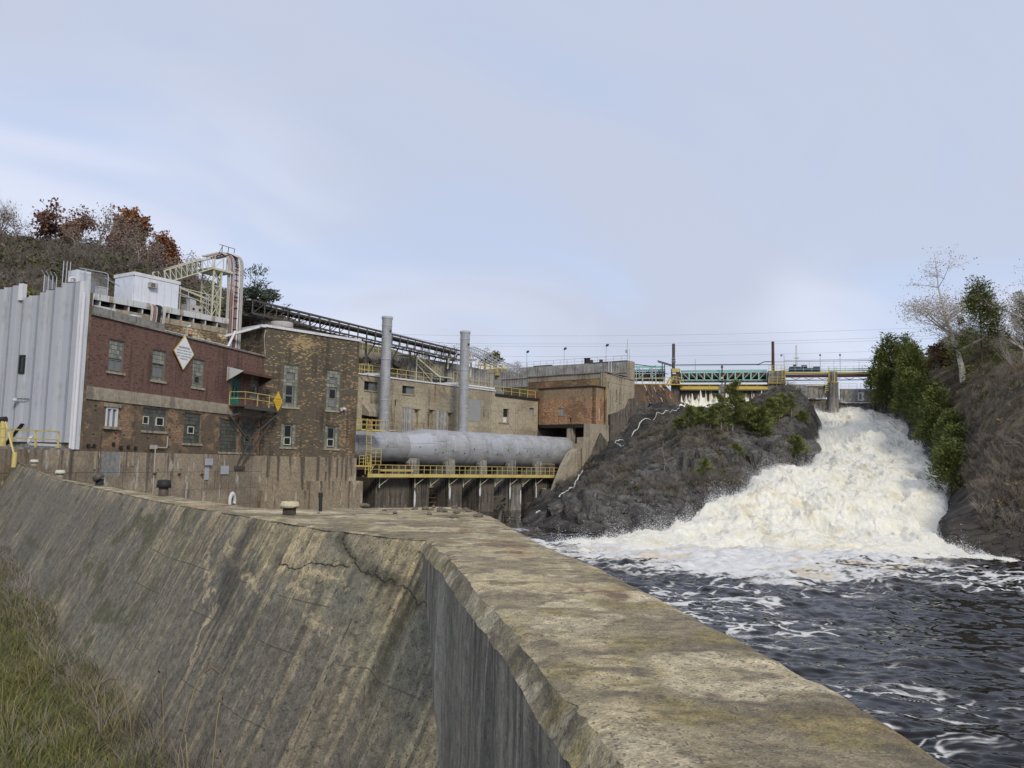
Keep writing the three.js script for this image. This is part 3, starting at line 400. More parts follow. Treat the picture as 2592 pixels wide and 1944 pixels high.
structure(mesh('hillside', gridGeo(170, 170, (u, v) => {
  const x = mix(-100, 45, u), d = mix(58, 192, v), lim = x < -31 ? 58 : lerpLine([[-31, 76], [-24, 92], [-14, 118], [-7, 150], [5, 165], [45, 172]], x)[1], y = d < lim ? Math.min(hillY(x, d), x < -31 ? 9 : -2) : hillY(x, d), n = fbm(x * .25, d * .25, 5, 891), m = fbm(x * .9, d * .9, 4, 893);
  let c = mix3([.8, .74, .52], [.66, .6, .42], n); c = mix3(c, [.52, .56, .34], sst(.5, .6, m) * .8); c = mix3(c, [1.1, 1.04, .98], sst(.6, .68, fbm(x * .5, d * .5, 4, 897)) * sst(26, 23, y) * .8);
  return [x, y, -d, x, d + y, c[0], c[1], c[2]];
}, true), mHill, scene));

// yard ground beside the ribbed building, joining the bank to the hill
structure(mesh('yard_ground', gridGeo(60, 40, (u, v) => { const x = mix(-100, -30.5, u), d = mix(34, 68, v), y = mix(1.6, 6.2, sst(37, 49, d)) + (fbm(x * .4, d * .4, 4, 899) - .5) * .4; return [x, y, -d, x, d, .8, .74, .55]; }, true), mHill, scene));
// ---------------------------------------------------------------- power house buildings
// facade textures in metres
const tRed = region(2048, 448, -20.4, 0, 10.4, 14.9, (x, y, o) => { const b = brickAt(x, y), n = fbs(x * .5, y * .5, 4, 1001), st = fbs(x * 4, y * .25, 4, 1003), g = vn(x * 60, y * 60, 1005); let c = mix3([108, 78, 68], [128, 95, 82], b.id); if (b.id2 > .9) c = [84, 60, 54]; if (b.m) c = [112, 94, 84]; c = mix3(c, [64, 48, 44], sst(.5, .75, n * .4 + st * .6) * .55); set(o, c, .85 + .25 * g); o[3] = b.m ? 40 : 150 + 60 * b.id; }, { bump: true });
const tLow = region(2048, 360, -21.1, 0, 6.2, 9.8, (x, y, o) => {
  const b = brickAt(x, y), n = fbm(x * .6, y * .6, 5, 1011), st = fbs(x * 3, y * .3, 4, 1013), g = vn(x * 60, y * 60, 1015), q = fbm(x * 1.6, y * 2.4, 4, 1017); const worn = sst(.45, .6, n * .5 + q * .5);
  let c = mix3([120, 102, 82], [100, 85, 69], b.id); c = mix3(c, b.id2 > .45 ? [162, 118, 86] : [178, 146, 110], worn * (b.id > .3 ? .85 : .3)); if (b.m) c = mix3([96, 88, 76], [128, 114, 94], worn); c = mix3(c, [62, 54, 46], sst(.5, .7, st * .6 + n * .3) * .6 * (1 - worn * .6)); c = mix3(c, [70, 60, 50], sst(.7, 0, y - 6.3) * sst(.4, .6, q) * .6); if (b.id2 > .985) c = [44, 36, 30]; set(o, c, .85 + .25 * g); o[3] = b.m ? 50 : 130 + 90 * b.id;
}, { bump: true });
const tDarkBrick = region(1024, 1024, -.3, 10.4, 6.2, 17.7, (x, y, o) => {
  const b = brickAt(x, y, .235, .085), n = fbm(x * .55, y * .6, 5, 1021), q = fbs(x * 1.1, y * 5.5, 4, 1023), g = vn(x * 60, y * 60, 1025), st = fbs(x * 3.2, y * .3, 4, 1027);
  let c = mix3([88, 80, 67], [112, 101, 83], b.id); let w = sst(.5, .72, q * .75 + n * .25) * .45; const top = Math.exp(-(((x - 4) / 1.7) ** 2) - ((y - 16.5) / .75) ** 2) * 1.25 * (.6 + .8 * n), rightLow = sst(7.4, 10, x + (n - .5) * 3) * sst(12, 9, y + (n - .5) * 4); w = cl(Math.max(w * .95, top, rightLow * .85));
  const bright = y > 12 ? [182, 160, 118] : [172, 134, 102]; if (b.id < w * .72 + .05) c = mix3(bright, [168, 140, 98], b.id2); if (b.m) c = mix3([66, 60, 50], [150, 134, 100], w * .5); c = mix3(c, [58, 52, 43], sst(.52, .72, st * .5 + fbm(x * .5 + 8, y * .4, 4, 1029) * .5) * .6 * (1 - top)); set(o, c, .82 + .3 * g); o[3] = b.m ? 50 : 110 + 110 * b.id;
}, { bump: true });
const tStone = region(768, 256, 0, 14, 12, 19, (x, y, o) => { const [e, id] = cellH(x * 2.4, y * 4.2, 1031), f = fbs(x * 7, y * 7, 4, 1035), w = sst(.5, .62, fbm(x * 1.1, y * 1.4, 4, 1037)); let c = mix3([122, 106, 82], [150, 130, 98], id); c = mix3(c, [206, 190, 150], w * .8); if (e < .09) c = mix3(c, [92, 82, 68], .7); set(o, c, .75 + .4 * f); o[3] = cl(e * 3) * 160 + f * 60; }, { bump: true });
const tBase = region(2048, 448, -28, 0, -.4, 6.5, (x, y, o) => {
  const n = fbm(x * .35, y * .4, 5, 1041), st = fbs(x * 2.2, y * .16, 5, 1043), st2 = fbs(x * 6, y * .3, 4, 1045), f = fbs(x * 8, y * 8, 4, 1047), g = vn(x * 60, y * 60, 1049);
  let c = mix3([156, 141, 119], [132, 119, 101], sst(.4, .65, n)); c = mix3(c, [78, 71, 63], sst(.54, .74, st * .65 + .35 * st2) * .7 * sst(1, 6.4, y + n * 3)); c = mix3(c, [112, 80, 54], sst(.66, .74, st2) * sst(.55, .6, n) * .7); c = mix3(c, [186, 180, 168], sst(.68, .75, fbs(x * 4, y * .9, 4, 1051)) * .8);
  if (x > -18.85 + (f - .5) * .1 && x < -17.3 + (f - .5) * .1 && y > 4.85) c = mix3([150, 148, 144], [120, 118, 114], st2); let jn = 0; for (const q of [1.2, 2.5, 3.8, 5.1]) if (Math.abs(y - q) < .012) jn = 1; for (const q of [-21.4, -16.9, -12.7, -8.3, -6.4, -1.6]) if (Math.abs(x - q - (vn(y * 2, q, 3) - .5) * .06) < .02) jn = 1; if (jn) c = mix3(c, [58, 52, 46], .6);
  set(o, c, .78 + .34 * f + .08 * g); o[3] = 100 + f * 80 - jn * 80;
}, { bump: true });
const tBaseB = region(1024, 512, -.4, 11.2, -.4, 6.5, (x, y, o) => { const n = fbm(x * .4, y * .5, 5, 1061), st = fbs(x * 2.4, y * .15, 5, 1063), f = fbs(x * 8, y * 8, 4, 1065); let c = mix3([158, 143, 119], [134, 120, 101], n); c = mix3(c, [74, 68, 60], sst(.52, .7, st) * .75); c = mix3(c, [190, 178, 156], sst(.66, .74, fbs(x * 3, y * .7, 4, 1067)) * .6); set(o, c, .78 + .36 * f); o[3] = 90 + f * 100; }, { bump: true });
const tConcC = region(2048, 512, -.5, 37, 0, 17, (x, y, o) => {
  const n = fbm(x * .3, y * .4, 5, 1071), st = fbs(x * 1.8, y * .16, 5, 1073), f = fbs(x * 7, y * 7, 4, 1075), bd = fbs(x * .8, y * 6, 3, 1077);
  let c = mix3([176, 164, 140], [152, 140, 118], sst(.38, .62, n)); c = mix3(c, [74, 68, 60], sst(.56, .72, st * .7 + n * .3) * .7 * sst(17, 12, y)); c = mix3(c, [178, 168, 146], sst(.58, .7, bd) * .35); c = mix3(c, [140, 92, 56], Math.exp(-(((x - 13.3 + (f - .5) * .2) / .12) ** 2)) * sst(13.4, 15, y) * .8);
  let jn = 0; for (const q of [11.2, 13.7, 15.2]) if (Math.abs(y - q) < .02) jn = 1; for (const q of [5.3, 19.3, 24.9, 30.6]) if (Math.abs(x - q) < .03) jn = 1; if (jn) c = mix3(c, [92, 84, 72], .6); if (y < 7) c = mix3(c, [58, 54, 48], sst(.35, .6, st) * .8); set(o, c, .78 + .36 * f); o[3] = 100 + f * 90 - jn * 70;
}, { bump: true });
const tOrange = region(768, 448, -11, 0, 11.8, 18, (x, y, o) => {
  const b = brickAt(x, y, .22, .08), n = fbm(x * .7, y * .8, 5, 1081), f = fbs(x * 9, y * 9, 4, 1083), pl = sst(-.25, .25, y - 16.15 + (n - .5) * 1.2); let c = mix3([152, 110, 84], [182, 138, 104], b.id); if (b.id2 > .8) c = [202, 172, 134]; if (b.m) c = [150, 124, 98]; if (b.id2 < .02) c = [40, 32, 28]; c = mix3(c, mix3([136, 114, 88], [158, 140, 112], f), pl); c = mix3(c, [108, 82, 62], sst(.55, .7, fbm(x * .5 + 3, y * .5, 4, 1085)) * .5); c = mix3(c, [164, 138, 96], sst(.62, .7, fbm(x * 1.4, y * 2, 4, 1087)) * .6); set(o, c, .82 + .28 * f); o[3] = pl > .5 ? 140 + f * 60 : b.m ? 60 : 150;
}, { bump: true });
const tBig = region(1024, 512, -15.5, .2, 8, 20.4, (x, y, o) => { const n = fbm(x * .4, y * .4, 5, 1091), f = fbs(x * 8, y * 8, 4, 1093), b = brickAt(x, y, .22, .08); let c = mix3([150, 132, 106], [124, 108, 88], n); if (y < 19.4) { c = mix3(b.m ? [130, 108, 84] : mix3([150, 128, 84], [170, 148, 96], b.id), [120, 96, 72], sst(.45, .6, n)); if (x < -9) c = mix3(c, [140, 88, 66], .6 * sst(.4, .5, b.id)); } set(o, c, .8 + .32 * f); o[3] = 110 + f * 90; }, { bump: true });
const M = { red: mat({ roughness: .9 }, tRed, .012), low: mat({ roughness: .92 }, tLow, .015), brickDark: mat({ roughness: .92 }, tDarkBrick, .015), rubble: mat({ roughness: .95 }, tStone, .08), base: mat({ roughness: .92 }, tBase, .012), baseB: mat({ roughness: .92 }, tBaseB, .012), concC: mat({ roughness: .92 }, tConcC, .012), orange: mat({ roughness: .92 }, tOrange, .015), big: mat({ roughness: .92 }, tBig, .015) };

// a window set in an opening: glass blocks above or around, sashes with panes, a sill
function blockWindow(parent, x0, x1, y0, y1, z, o = {}) {
  const w = mb().box(x0, x0 + .07, y0, y1, z - .22, z - .06).box(x1 - .07, x1, y0, y1, z - .22, z - .06).box(x0 + .07, x1 - .07, y1 - .07, y1, z - .22, z - .06).build('window', P.sash, parent);
  mb().box(x0 - .12, x1 + .12, y0 - .16, y0 - .002, z - .2, z + .09).build('sill', P.concTan, w);
  mb().box(x0 + .07, x1 - .07, y0, y1 - .07, z - .24, z - .2).build('mortar_backing', P.sash, w);
  const R = rng(Math.round((x0 * 131 + y0 * 977) * 10)), set = o.dark ? P.darkBlocks : P.blocks, sash = o.sash ?? [];
  const nx = Math.max(2, Math.round((x1 - x0) / .3)), ny = Math.max(2, Math.round((y1 - y0) / .3)), bw = (x1 - x0 - .14) / nx, bh = (y1 - y0 - .07) / ny;
  for (let j = 0; j < ny; j++) for (let i = 0; i < nx; i++) {
    const a = x0 + .07 + i * bw, b = y0 + j * bh, cx = a + bw / 2, cy = b + bh / 2; if (sash.some(s => cx > s[0] - .05 && cx < s[1] + .05 && cy > s[2] - .05 && cy < s[3] + .05)) continue;
    const g = new THREE.BoxGeometry(bw - .025, bh - .025, .08); g.translate(cx, cy, z - .15 + R() * .015); mesh('glass_block', uvMetres(g), set[Math.floor(R() * set.length)], w);
  }
  for (const [a, b, c, d, k] of sash) {
    const t = .06; mb().box(a, a + t, c, d, z - .16, z - .07).box(b - t, b, c, d, z - .16, z - .07).box(a + t, b - t, c, c + t, z - .16, z - .07).box(a + t, b - t, d - t, d, z - .16, z - .07).build('sash', k === 'white' ? P.cream : P.sash, w);
    mb().box(a + t, b - t, c + t, d - t, z - .13, z - .11).build('pane', k === 'pale' ? P.paleGlass : P.glass, w);
    if (b - a > 1) mb().box((a + b) / 2 - .03, (a + b) / 2 + .03, c + t, d - t, z - .1, z - .07).build('mullion', P.sash, w);
  }
  return w;
}
// ---- long brick building (two storeys on a concrete base)
{
  const t = thing('brick_power_house', 'two-storey power house, red brick above and worn brown brick below', 'building', FA);
  const up = [[-18.6, -17.18, 11.56, 13.63], [-14.37, -12.93, 11.43, 13.55], [-9.85, -8.4, 11.38, 13.48], [-4.75, -3.5, 10.52, 12.5], [-1.95, -.75, 11.3, 13.1]];
  mb().wall(-20.35, 0, 10.42, 14.86, -.4, 0, up).build('red_brick_wall', M.red, t);
  mb().box(-20.4, .02, 14.86, 15, -.5, .12).build('roof_coping', P.concGrey, t);
  mb().wall(-21.08, -20.35, 6.42, 16.2, -.5, .06).build('brick_pilaster', M.low, t);
  const lw = [[-18.45, -17.38, 8.03, 9.26], [-14.95, -12.35, 7.93, 9.5], [-10.42, -8.3, 7.2, 9.46], [-5.9, -.75, 6.65, 9.25]];
  mb().wall(-20.35, 0, 6.42, 9.62, -.45, -.05, lw).build('lower_brick_wall', M.low, t);
  mb().box(-20.35, 0, 9.62, 10.42, -.45, .03).build('concrete_band', P.concTan, t);
  mb().box(-21, -.2, 14.3, 14.5, -9, -.41).build('roof', P.concGrey, t);
  mb().box(-20.9, -20.5, 6.5, 14.4, -9, -.5).box(-20.5, -.4, 6.5, 14.3, -9, -8.6).build('back_wall', M.low, t);
  blockWindow(t, -18.6, -17.18, 11.56, 13.63, 0, { sash: [[-18.5, -17.27, 11.62, 12.35, 'pale']] });
  blockWindow(t, -14.37, -12.93, 11.43, 13.55, 0, { sash: [[-14.2, -13.66, 11.66, 12.42, 'pale'], [-13.66, -13.14, 11.66, 12.42, 'pale']] });
  blockWindow(t, -9.85, -8.4, 11.38, 13.48, 0, { sash: [[-9.5, -8.83, 11.66, 12.22]] });
  blockWindow(t, -1.95, -.75, 11.3, 13.1, 0, { sash: [[-1.7, -1.1, 11.5, 12]] });
  { const w = mb().box(-18.45, -18.33, 8.03, 9.26, -.2, 0).box(-17.5, -17.38, 8.03, 9.26, -.2, 0).box(-18.33, -17.5, 9.14, 9.26, -.2, 0).box(-17.98, -17.85, 8.03, 9.14, -.18, -.02).build('window', P.white, t); mb().box(-18.33, -17.98, 8.03, 9.14, -.16, -.13).box(-17.85, -17.5, 8.03, 9.14, -.16, -.13).build('pane', P.paleGlass, w); mb().box(-18.65, -17.1, 7.85, 8.02, -.1, .14).build('sill', P.concTan, w); mb().box(-18.65, -17.2, 9.27, 9.5, -.1, .08).build('lintel', P.concTan, w); }
  blockWindow(t, -14.95, -12.35, 7.93, 9.5, -.05, { dark: 1, sash: [[-14.8, -14.2, 8.35, 8.9, 'white'], [-13.42, -12.6, 8.3, 8.9, 'white']] });
  blockWindow(t, -10.42, -8.3, 7.2, 9.46, -.05, { dark: 1, sash: [[-9.84, -9.08, 7.9, 8.44, 'white']] });
  blockWindow(t, -5.9, -3.3, 6.65, 9.25, -.05, { dark: 1 }); blockWindow(t, -2.9, -.8, 6.65, 9.25, -.05, { dark: 1, sash: [[-2.2, -1.5, 7.5, 8.1]] }); mb().box(-3.3, -2.9, 6.42, 9.62, -.4, -.02).build('brick_pier', M.low, t);
  { const d = mb().box(-4.75, -4.63, 10.52, 12.5, -.2, -.04).box(-3.62, -3.5, 10.52, 12.5, -.2, -.04).box(-4.63, -3.62, 12.3, 12.5, -.2, -.04).box(-4.63, -3.62, 10.52, 11.1, -.16, -.08).box(-4.63, -4.5, 11.1, 12.3, -.16, -.08).box(-3.75, -3.62, 11.1, 12.3, -.16, -.08).box(-4.18, -4.06, 11.1, 12.3, -.16, -.08).build('door', P.door, t); mb().box(-4.5, -4.18, 11.1, 12.3, -.14, -.11).box(-4.06, -3.75, 11.1, 12.3, -.14, -.11).build('pane', P.glass, d); mb().tube(R3(-3.7, 11.05, -.06), R3(-3.7, 11.05, 0), .04).build('handle', P.tin, d); }
  // sloping sheet-metal awning on both sides of the door
  { const a = mb().add(new THREE.BufferGeometry().setFromPoints([R3(-5.4, 13.4, .02), R3(-.5, 13.3, .02), R3(-.5, 12.95, 1.5), R3(-5.4, 13.4, .02), R3(-.5, 12.95, 1.5), R3(-5.4, 13.05, 1.5)])); a.g[0].computeVertexNormals(); a.box(-5.42, -.48, 12.85, 13.08, 1.46, 1.52).poly([[0, 0], [0, 0]].length ? [[-5.44, 0], [-5.38, 0], [-5.38, .01], [-5.44, .01]] : [], 0, .01); const aw = a.build('awning', P.rust, t);
    const s = new THREE.Shape([new THREE.Vector2(0, 12.25), new THREE.Vector2(0, 13.4), new THREE.Vector2(1.5, 13.05)]); for (const x of [-5.4, -.55]) { const g = new THREE.ExtrudeGeometry(s, { depth: .04, bevelEnabled: false }); g.rotateY(-Math.PI / 2); g.translate(x, 0, 0); const q = g.attributes.position; mesh('side_cheek', uvMetres(g), x < -3 ? P.deckwhite : P.rust, aw); } }
  // balcony with yellow rail on steel brackets
  { const b = mb().box(-5, .5, 10.26, 10.38, .02, 1.5).box(-5, .5, 10.1, 10.26, 1.42, 1.5).build('balcony', P.steel, t);
    mb().rail(R3(-4.95, 10.38, 1.45), R3(.45, 10.38, 1.45), 1.05, 3, .055).rail(R3(-4.95, 10.38, .05), R3(-4.95, 10.38, 1.45), 1.05, 1, .055).rail(R3(.45, 10.38, .05), R3(.45, 10.38, 1.45), 1.05, 1, .055).build('railing', P.yellow, b);
    mb().bar(R3(-4.9, 9.5, .05), R3(-3.5, 10.05, 1.4), .1).bar(R3(-4.9, 9.5, .1), R3(-2.9, 7.8, .5), .1).bar(R3(.3, 10.05, 1.4), R3(-2.4, 8.0, .7), .11).bar(R3(-2.4, 8, .7), R3(-3.8, 5.55, .25), .12).bar(R3(.3, 10, 1.2), R3(-3.1, 5.55, .25), .12).bar(R3(-2.9, 7.8, .5), R3(-1.6, 7.7, .4), .08).bar(R3(-1, 10.05, 1.4), R3(-3.6, 9.3, .1), .1).box(-4.2, -2.8, 5.25, 5.55, .25, .42).build('bracket', P.steel, b); }
  // concrete base
  mb().box(-27.6, .1, -.8, 6.42, -1.2, .28).build('concrete_base', M.base, t);
  mb().box(-27.6, -21.2, 6.42, 6.55, -2, .2).build('base_ledge', P.concGrey, t);
  for (const x of [-13.6, -11.1, -8.2, -19.6, -16.2]) mb().box(x, x + .16, 5.5 - (x & 1) * .2, 6.38, .281, .36).build('stub_bracket', P.concTan, t);
  for (const [x, y, s] of [[-13.9, 5.0, .1], [-11.2, 4.95, .09], [-8.5, 4.9, .09], [-20, 4.4, .07]]) mb().tube(R3(x, y, .27), R3(x, y, .48), s).build('anchor_stub', P.rust, t);
  mb().box(-8.2, -7.4, 5.6, 6.1, .281, .5).box(-8.05, -7.6, 4.5, 5.6, .281, .34).build('vent_box', P.galv, t); mb().box(-6, -5, 4.9, 5.55, .281, .36).build('patch_plate', P.galv, t);
  mb().path([R3(-12.34, 7.6, .06), R3(-12.34, 6.85, .06), R3(-12.5, 6.8, .08), R3(-13.8, 6.8, .08)], .045).path([R3(-13.93, 6.75, .33), R3(-13.93, 5.6, .33), R3(-13.9, 2.5, .33)], .045).build('conduit', P.greypipe, t); mb().box(-14.15, -13.7, 6.68, 6.95, .03, .3).build('junction_box', P.greypipe, t);
  for (const [x, y] of [[-19.8, 6.75], [-19.3, 6.75], [-17.6, 6.9], [-16.9, 6.7], [-16.2, 6.75], [-15.5, 6.7]]) mb().tube(R3(x, y, -.06), R3(x, y, .04), .13, .13, 10).build('pipe_stub', P.black, t);
  { const g = new THREE.TorusGeometry(.42, .17, 8, 14, Math.PI * 1.25); g.rotateZ(-.4); g.scale(.8, 1.35, .8); g.translate(-4.55, 2.75, .5); mb().add(g).build('hose_ring', P.white, t); }
}
// ---- brick tower block
{
  const t = thing('dark_brick_block', 'tall soot-dark brick block with narrow glass-block windows', 'building', FB);
  const H = [[2, 3.58, 10.75, 14.48], [6.6, 8.18, 10.73, 14.46], [2, 3.58, 7.23, 9.3], [6.6, 8.18, 7.23, 9.32]];
  mb().wall(0, 10.15, 6.42, 17.45, -.45, 0, H).build('front_wall', M.brickDark, t);
  mb().wall(0, 11, 6.42, 17.45, -.45, 0).build('side_wall', M.brickDark, t).geometry.rotateY(-Math.PI / 2).translate(.02, 0, -11.47);
  mb().wall(0, 11, 6.42, 17.45, -.45, 0).build('side_wall', M.brickDark, t).geometry.rotateY(-Math.PI / 2).translate(9.7, 0, -11.47);
  mb().box(.46, 9.7, 17.1, 17.3, -11.4, -.46).build('roof', P.concGrey, t);
  mb().box(-.1, 10.3, 17.46, 17.68, -.6, .14).box(-.5, -.08, 17.4, 17.62, -11.4, .14).build('roof_edge', P.white, t);
  blockWindow(t, 2, 3.58, 10.75, 14.48, 0, { sash: [[2.28, 3.04, 13.15, 13.72, 'pale'], [2.28, 3.04, 11.75, 12.68], [2.28, 3.04, 11.05, 11.75]] });
  blockWindow(t, 6.6, 8.18, 10.73, 14.46, 0, { sash: [[6.95, 7.7, 13.2, 13.68, 'pale'], [6.93, 7.68, 11.8, 12.7], [6.93, 7.68, 11.07, 11.8, 'pale']] });
  blockWindow(t, 2, 3.58, 7.23, 9.3, 0, { sash: [[2.36, 3.06, 8.12, 9.15], [2.36, 3.06, 7.42, 8.08, 'white']] });
  blockWindow(t, 6.6, 8.18, 7.23, 9.32, 0, { sash: [[6.95, 7.68, 8.14, 9.15], [6.95, 7.68, 7.42, 8.1, 'white']] });
  mb().box(.05, 10.14, -.8, 6.42, -1.5, .3).box(4.68, 10.5, -.8, 4.3, .3, .9).box(-.1, 4.66, -.8, 3.5, .3, .7).build('concrete_base', M.baseB, t);
  mb().tube(R3(8.25, 10.95, .02), R3(8.25, 10.95, .2), .05).tube(R3(8.15, 10.95, .2), R3(8.1, 10.85, .42), .09, .15).tube(R3(8.4, 10.98, .2), R3(8.55, 10.88, .42), .09, .15).build('flood_light', P.white, t);
  mb().lathe([[0, 18.5], [.95, 18.5], [1, 18.42], [1, 18.0], [.9, 17.95], [.55, 17.95], [.5, 17.3]], 3, 0, -2.2, 20).build('roof_ventilator', P.greypipe, t);
  mb().path([R3(-.1, 17.2, .1), R3(-.3, 16.4, .3), R3(-.1, 15, .25)], .03).build('cable', P.greypipe, t);
  // low white-flashed parapet leading to the corner
  const s = mb(); s.bar(R3(-.3, 17.5, -.2), R3(-3.2, 16.2, -3.2), .25, .2).bar(R3(-3.2, 16.2, -3.2), R3(-6.6, 16.6, -6), .22, .16).build('roof_flashing', P.white, t);
}
// ---- ribbed metal end building
{
  const t = thing('ribbed_metal_building', 'grey building clad in tall ribbed metal panels beside the brick house', 'building', FE);
  const tops = [[-9.2, 15.6], [-8.4, 15.75], [-7.6, 15.95], [-6.9, 16.1], [-6.3, 16.3], [-5.85, 16.45], [-5.3, 16.58], [-4.66, 16.66], [-4.36, 15.7], [-3.92, 15.88], [-3.2, 16], [-2.65, 16.16], [-2.1, 16.3], [-1.45, 16.44], [-.62, 16.72], [-.1, 16.72]];
  for (let i = 0; i < tops.length - 1; i++) {
    const [x0] = tops[i], [x1, y1] = tops[i + 1], w = x1 - x0, k = i % 2, z = k ? .02 : .13, e = w * .22;
    const g = new THREE.ExtrudeGeometry(new THREE.Shape([[x0, k ? .13 : .02], [x0 + e, z], [x1 - e * (k ? 1 : 1), z], [x1, k ? .13 : .02], [x1, -.1], [x0, -.1]].map(p => new THREE.Vector2(p[0], -p[1]))), { depth: y1 - 6.9, bevelEnabled: false }); g.rotateX(-Math.PI / 2); g.translate(0, 6.9, 0); mesh('ribbed_panel', uvMetres(g), P.corr, t);
    mb().box(x0 + .02, x1 - .02, y1 + .001, y1 + .09, -.7, -.1).build('panel_cap', P.rust, t);
  }
  mb().box(-9.2, -.2, 6.4, 15.5, -8, -.11).build('core_wall', P.concGrey, t);
  mb().box(-.1, .22, 6.5, 16.75, -.3, .2).build('corner_trim', P.white, t); mb().tube(R3(.3, 6.5, .3), R3(.3, 16, .3), .11).build('downpipe', P.white, t);
  mb().box(-4.66, -4.34, 15.7, 16.76, -.12, .2).build('trim_end', P.white, t);
  { const w = mb().box(-4.22, -4.14, 11.1, 12.25, .1, .2).box(-3.9, -3.82, 11.1, 12.25, .1, .2).box(-4.14, -3.9, 12.15, 12.25, .1, .2).box(-4.14, -3.9, 11.1, 11.2, .1, .2).build('window', P.black, t); mb().box(-4.14, -3.9, 11.2, 12.15, .13, .15).build('pane', P.glass, w); }
  { const l = mb().tube(R3(-3.3, 9.52, .12), R3(-3.95, 9.52, .35), .03).build('wall_lamp', P.black, t); mb().lathe([[0, .18], [.06, .16], [.2, 0], [.16, -.02], [0, 0]], -4.08, 9.4, .38, 12).build('lamp_shade', P.tin, l); }
  mb().bar(R3(-4.6, 6.7, .3), R3(-3.6, 8, .16), .3, .06).build('leaning_sheet', P.black, t);
}
// ---- fenced roof deck above the brick house, its shed and equipment
{
  const t = thing('roof_deck', 'long white-edged steel roof deck on a tan rubble wall', 'deck', FP);
  mb().box(-1.2, 12.05, 17.75, 18, -5.5, .0).build('deck_plate', P.concGrey, t);
  mb().box(-1.2, 12.1, 17.6, 18.06, 0, .12).build('edge_beam', P.deckwhite, t);
  for (let x = .6; x < 12; x += 1.15) mb().box(x, x + .1, 17.2, 17.6, -.6, .02).build('beam_end', P.deckwhite, t);
  mb().box(-1.2, 12.05, 17.2, 17.6, -3, -.9).build('inner_beam', P.steel, t);
  mb().box(1.9, 12.1, 16.75, 17.2, -3, .02).build('wall_cap', P.concTan, t); mb().box(1.9, 12.1, 12, 16.75, -3, -.02).build('rubble_wall', M.rubble, t); mb().box(-1.2, 1.9, 16.95, 17.2, -3, .04).build('lower_beam', P.deckwhite, t);
  mb().box(1.35, 1.75, 14.4, 16.95, -.4, 0).build('support_post', P.white, t);
  mb().box(-1.25, .02, 16.6, 17.75, .13, .2).build('end_panel', P.white, t);
  mb().box(-2.5, 13, 9, 12, -6, -.3).build('footing', P.concDark, t);
}
{
  const t = thing('roof_shed', 'white portable metal shed with a wall air conditioner on the roof deck', 'shed', FP);
  for (let i = 0; i < 6; i++) mb().box(3.32 + i * .65, 3.32 + i * .65 + .63, 18.12, 20.1, -.12, -.05).build('wall_panel', P.shed, t);
  for (let i = 0; i < 3; i++) mb().box(3.25, 3.32, 18.12, 20.1 + i * 0, -.12 - (i + 1) * .82, -.14 - i * .82).build('end_panel', P.shed, t);
  mb().box(3.33, 7.2, 18.1, 20.05, -2.6, -.13).build('core', P.shed, t); mb().box(3.2, 7.32, 20.1, 20.28, -2.72, 0).build('roof_trim', P.white, t); mb().poly([[3.2, 20.28], [7.32, 20.28], [7.32, 20.36], [3.2, 20.36]], -2.72, 0).build('roof', P.white, t); mb().box(3.25, 7.25, 18.0, 18.12, -2.6, -.03).build('skid', P.deckwhite, t);
  const ac = mb().box(4.45, 5.1, 19.35, 19.75, -.05, .3).build('air_conditioner', P.greypipe, t); for (let i = 0; i < 4; i++) mb().box(4.5, 4.86, 19.4 + i * .08, 19.44 + i * .08, .3, .315).build('louvre', P.black, ac);
}
{
  const t = thing('equipment_cabinet', 'tall pale blue equipment cabinet behind the chain-link fence', 'cabinet', FP);
  mb().box(-1.05, 0, 18, 19.65, -1.5, -.3).build('body', P.shed, t); mb().box(-.54, -.5, 18.05, 19.6, -.3, -.285).build('door_seam', P.greypipe, t); mb().box(-.85, -.25, 18.55, 18.7, -.3, -.28).build('label_plate', P.white, t); mb().box(.02, .55, 18, 19.1, -1.4, -.6).build('side_unit', P.paleGlass, t);
  mb().path([R3(-1.5, 18.2, -.4), R3(-1.5, 18.9, -.4), R3(-1.2, 19, -.4), R3(-1.05, 18.9, -.5)], .09).build('elbow_pipe', P.white, t);
}
{
  const t = thing('low_cabinet', 'small grey electrical cabinet between the deck fence and the shed', 'cabinet', FP); mb().box(1.3, 2.0, 18, 18.9, -2.4, -1.4).build('body', P.galv, t); mb().box(1.26, 2.04, 18.9, 18.97, -2.45, -1.35).build('lid', P.galv, t); mb().box(1.4, 1.9, 18.1, 18.8, -1.4, -1.37).build('door', P.greypipe, t);
  const g = thing('generator_set', 'grey-white generator unit beside the cream lattice tower', 'generator', FP); mb().box(8.3, 9.75, 18.1, 18.75, -1.2, -.3).build('base_unit', P.greypipe, g); mb().box(8.6, 9.2, 18.75, 19.25, -1, -.5).build('housing', P.galv, g); mb().tube(R3(9.5, 18.75, -.6), R3(9.75, 19.05, -.6), .05).build('exhaust', P.steel, g); for (const x of [8.75, 9.35]) mb().box(x, x + .2, 18.3, 18.5, -.3, -.28).build('panel', P.black, g);
}
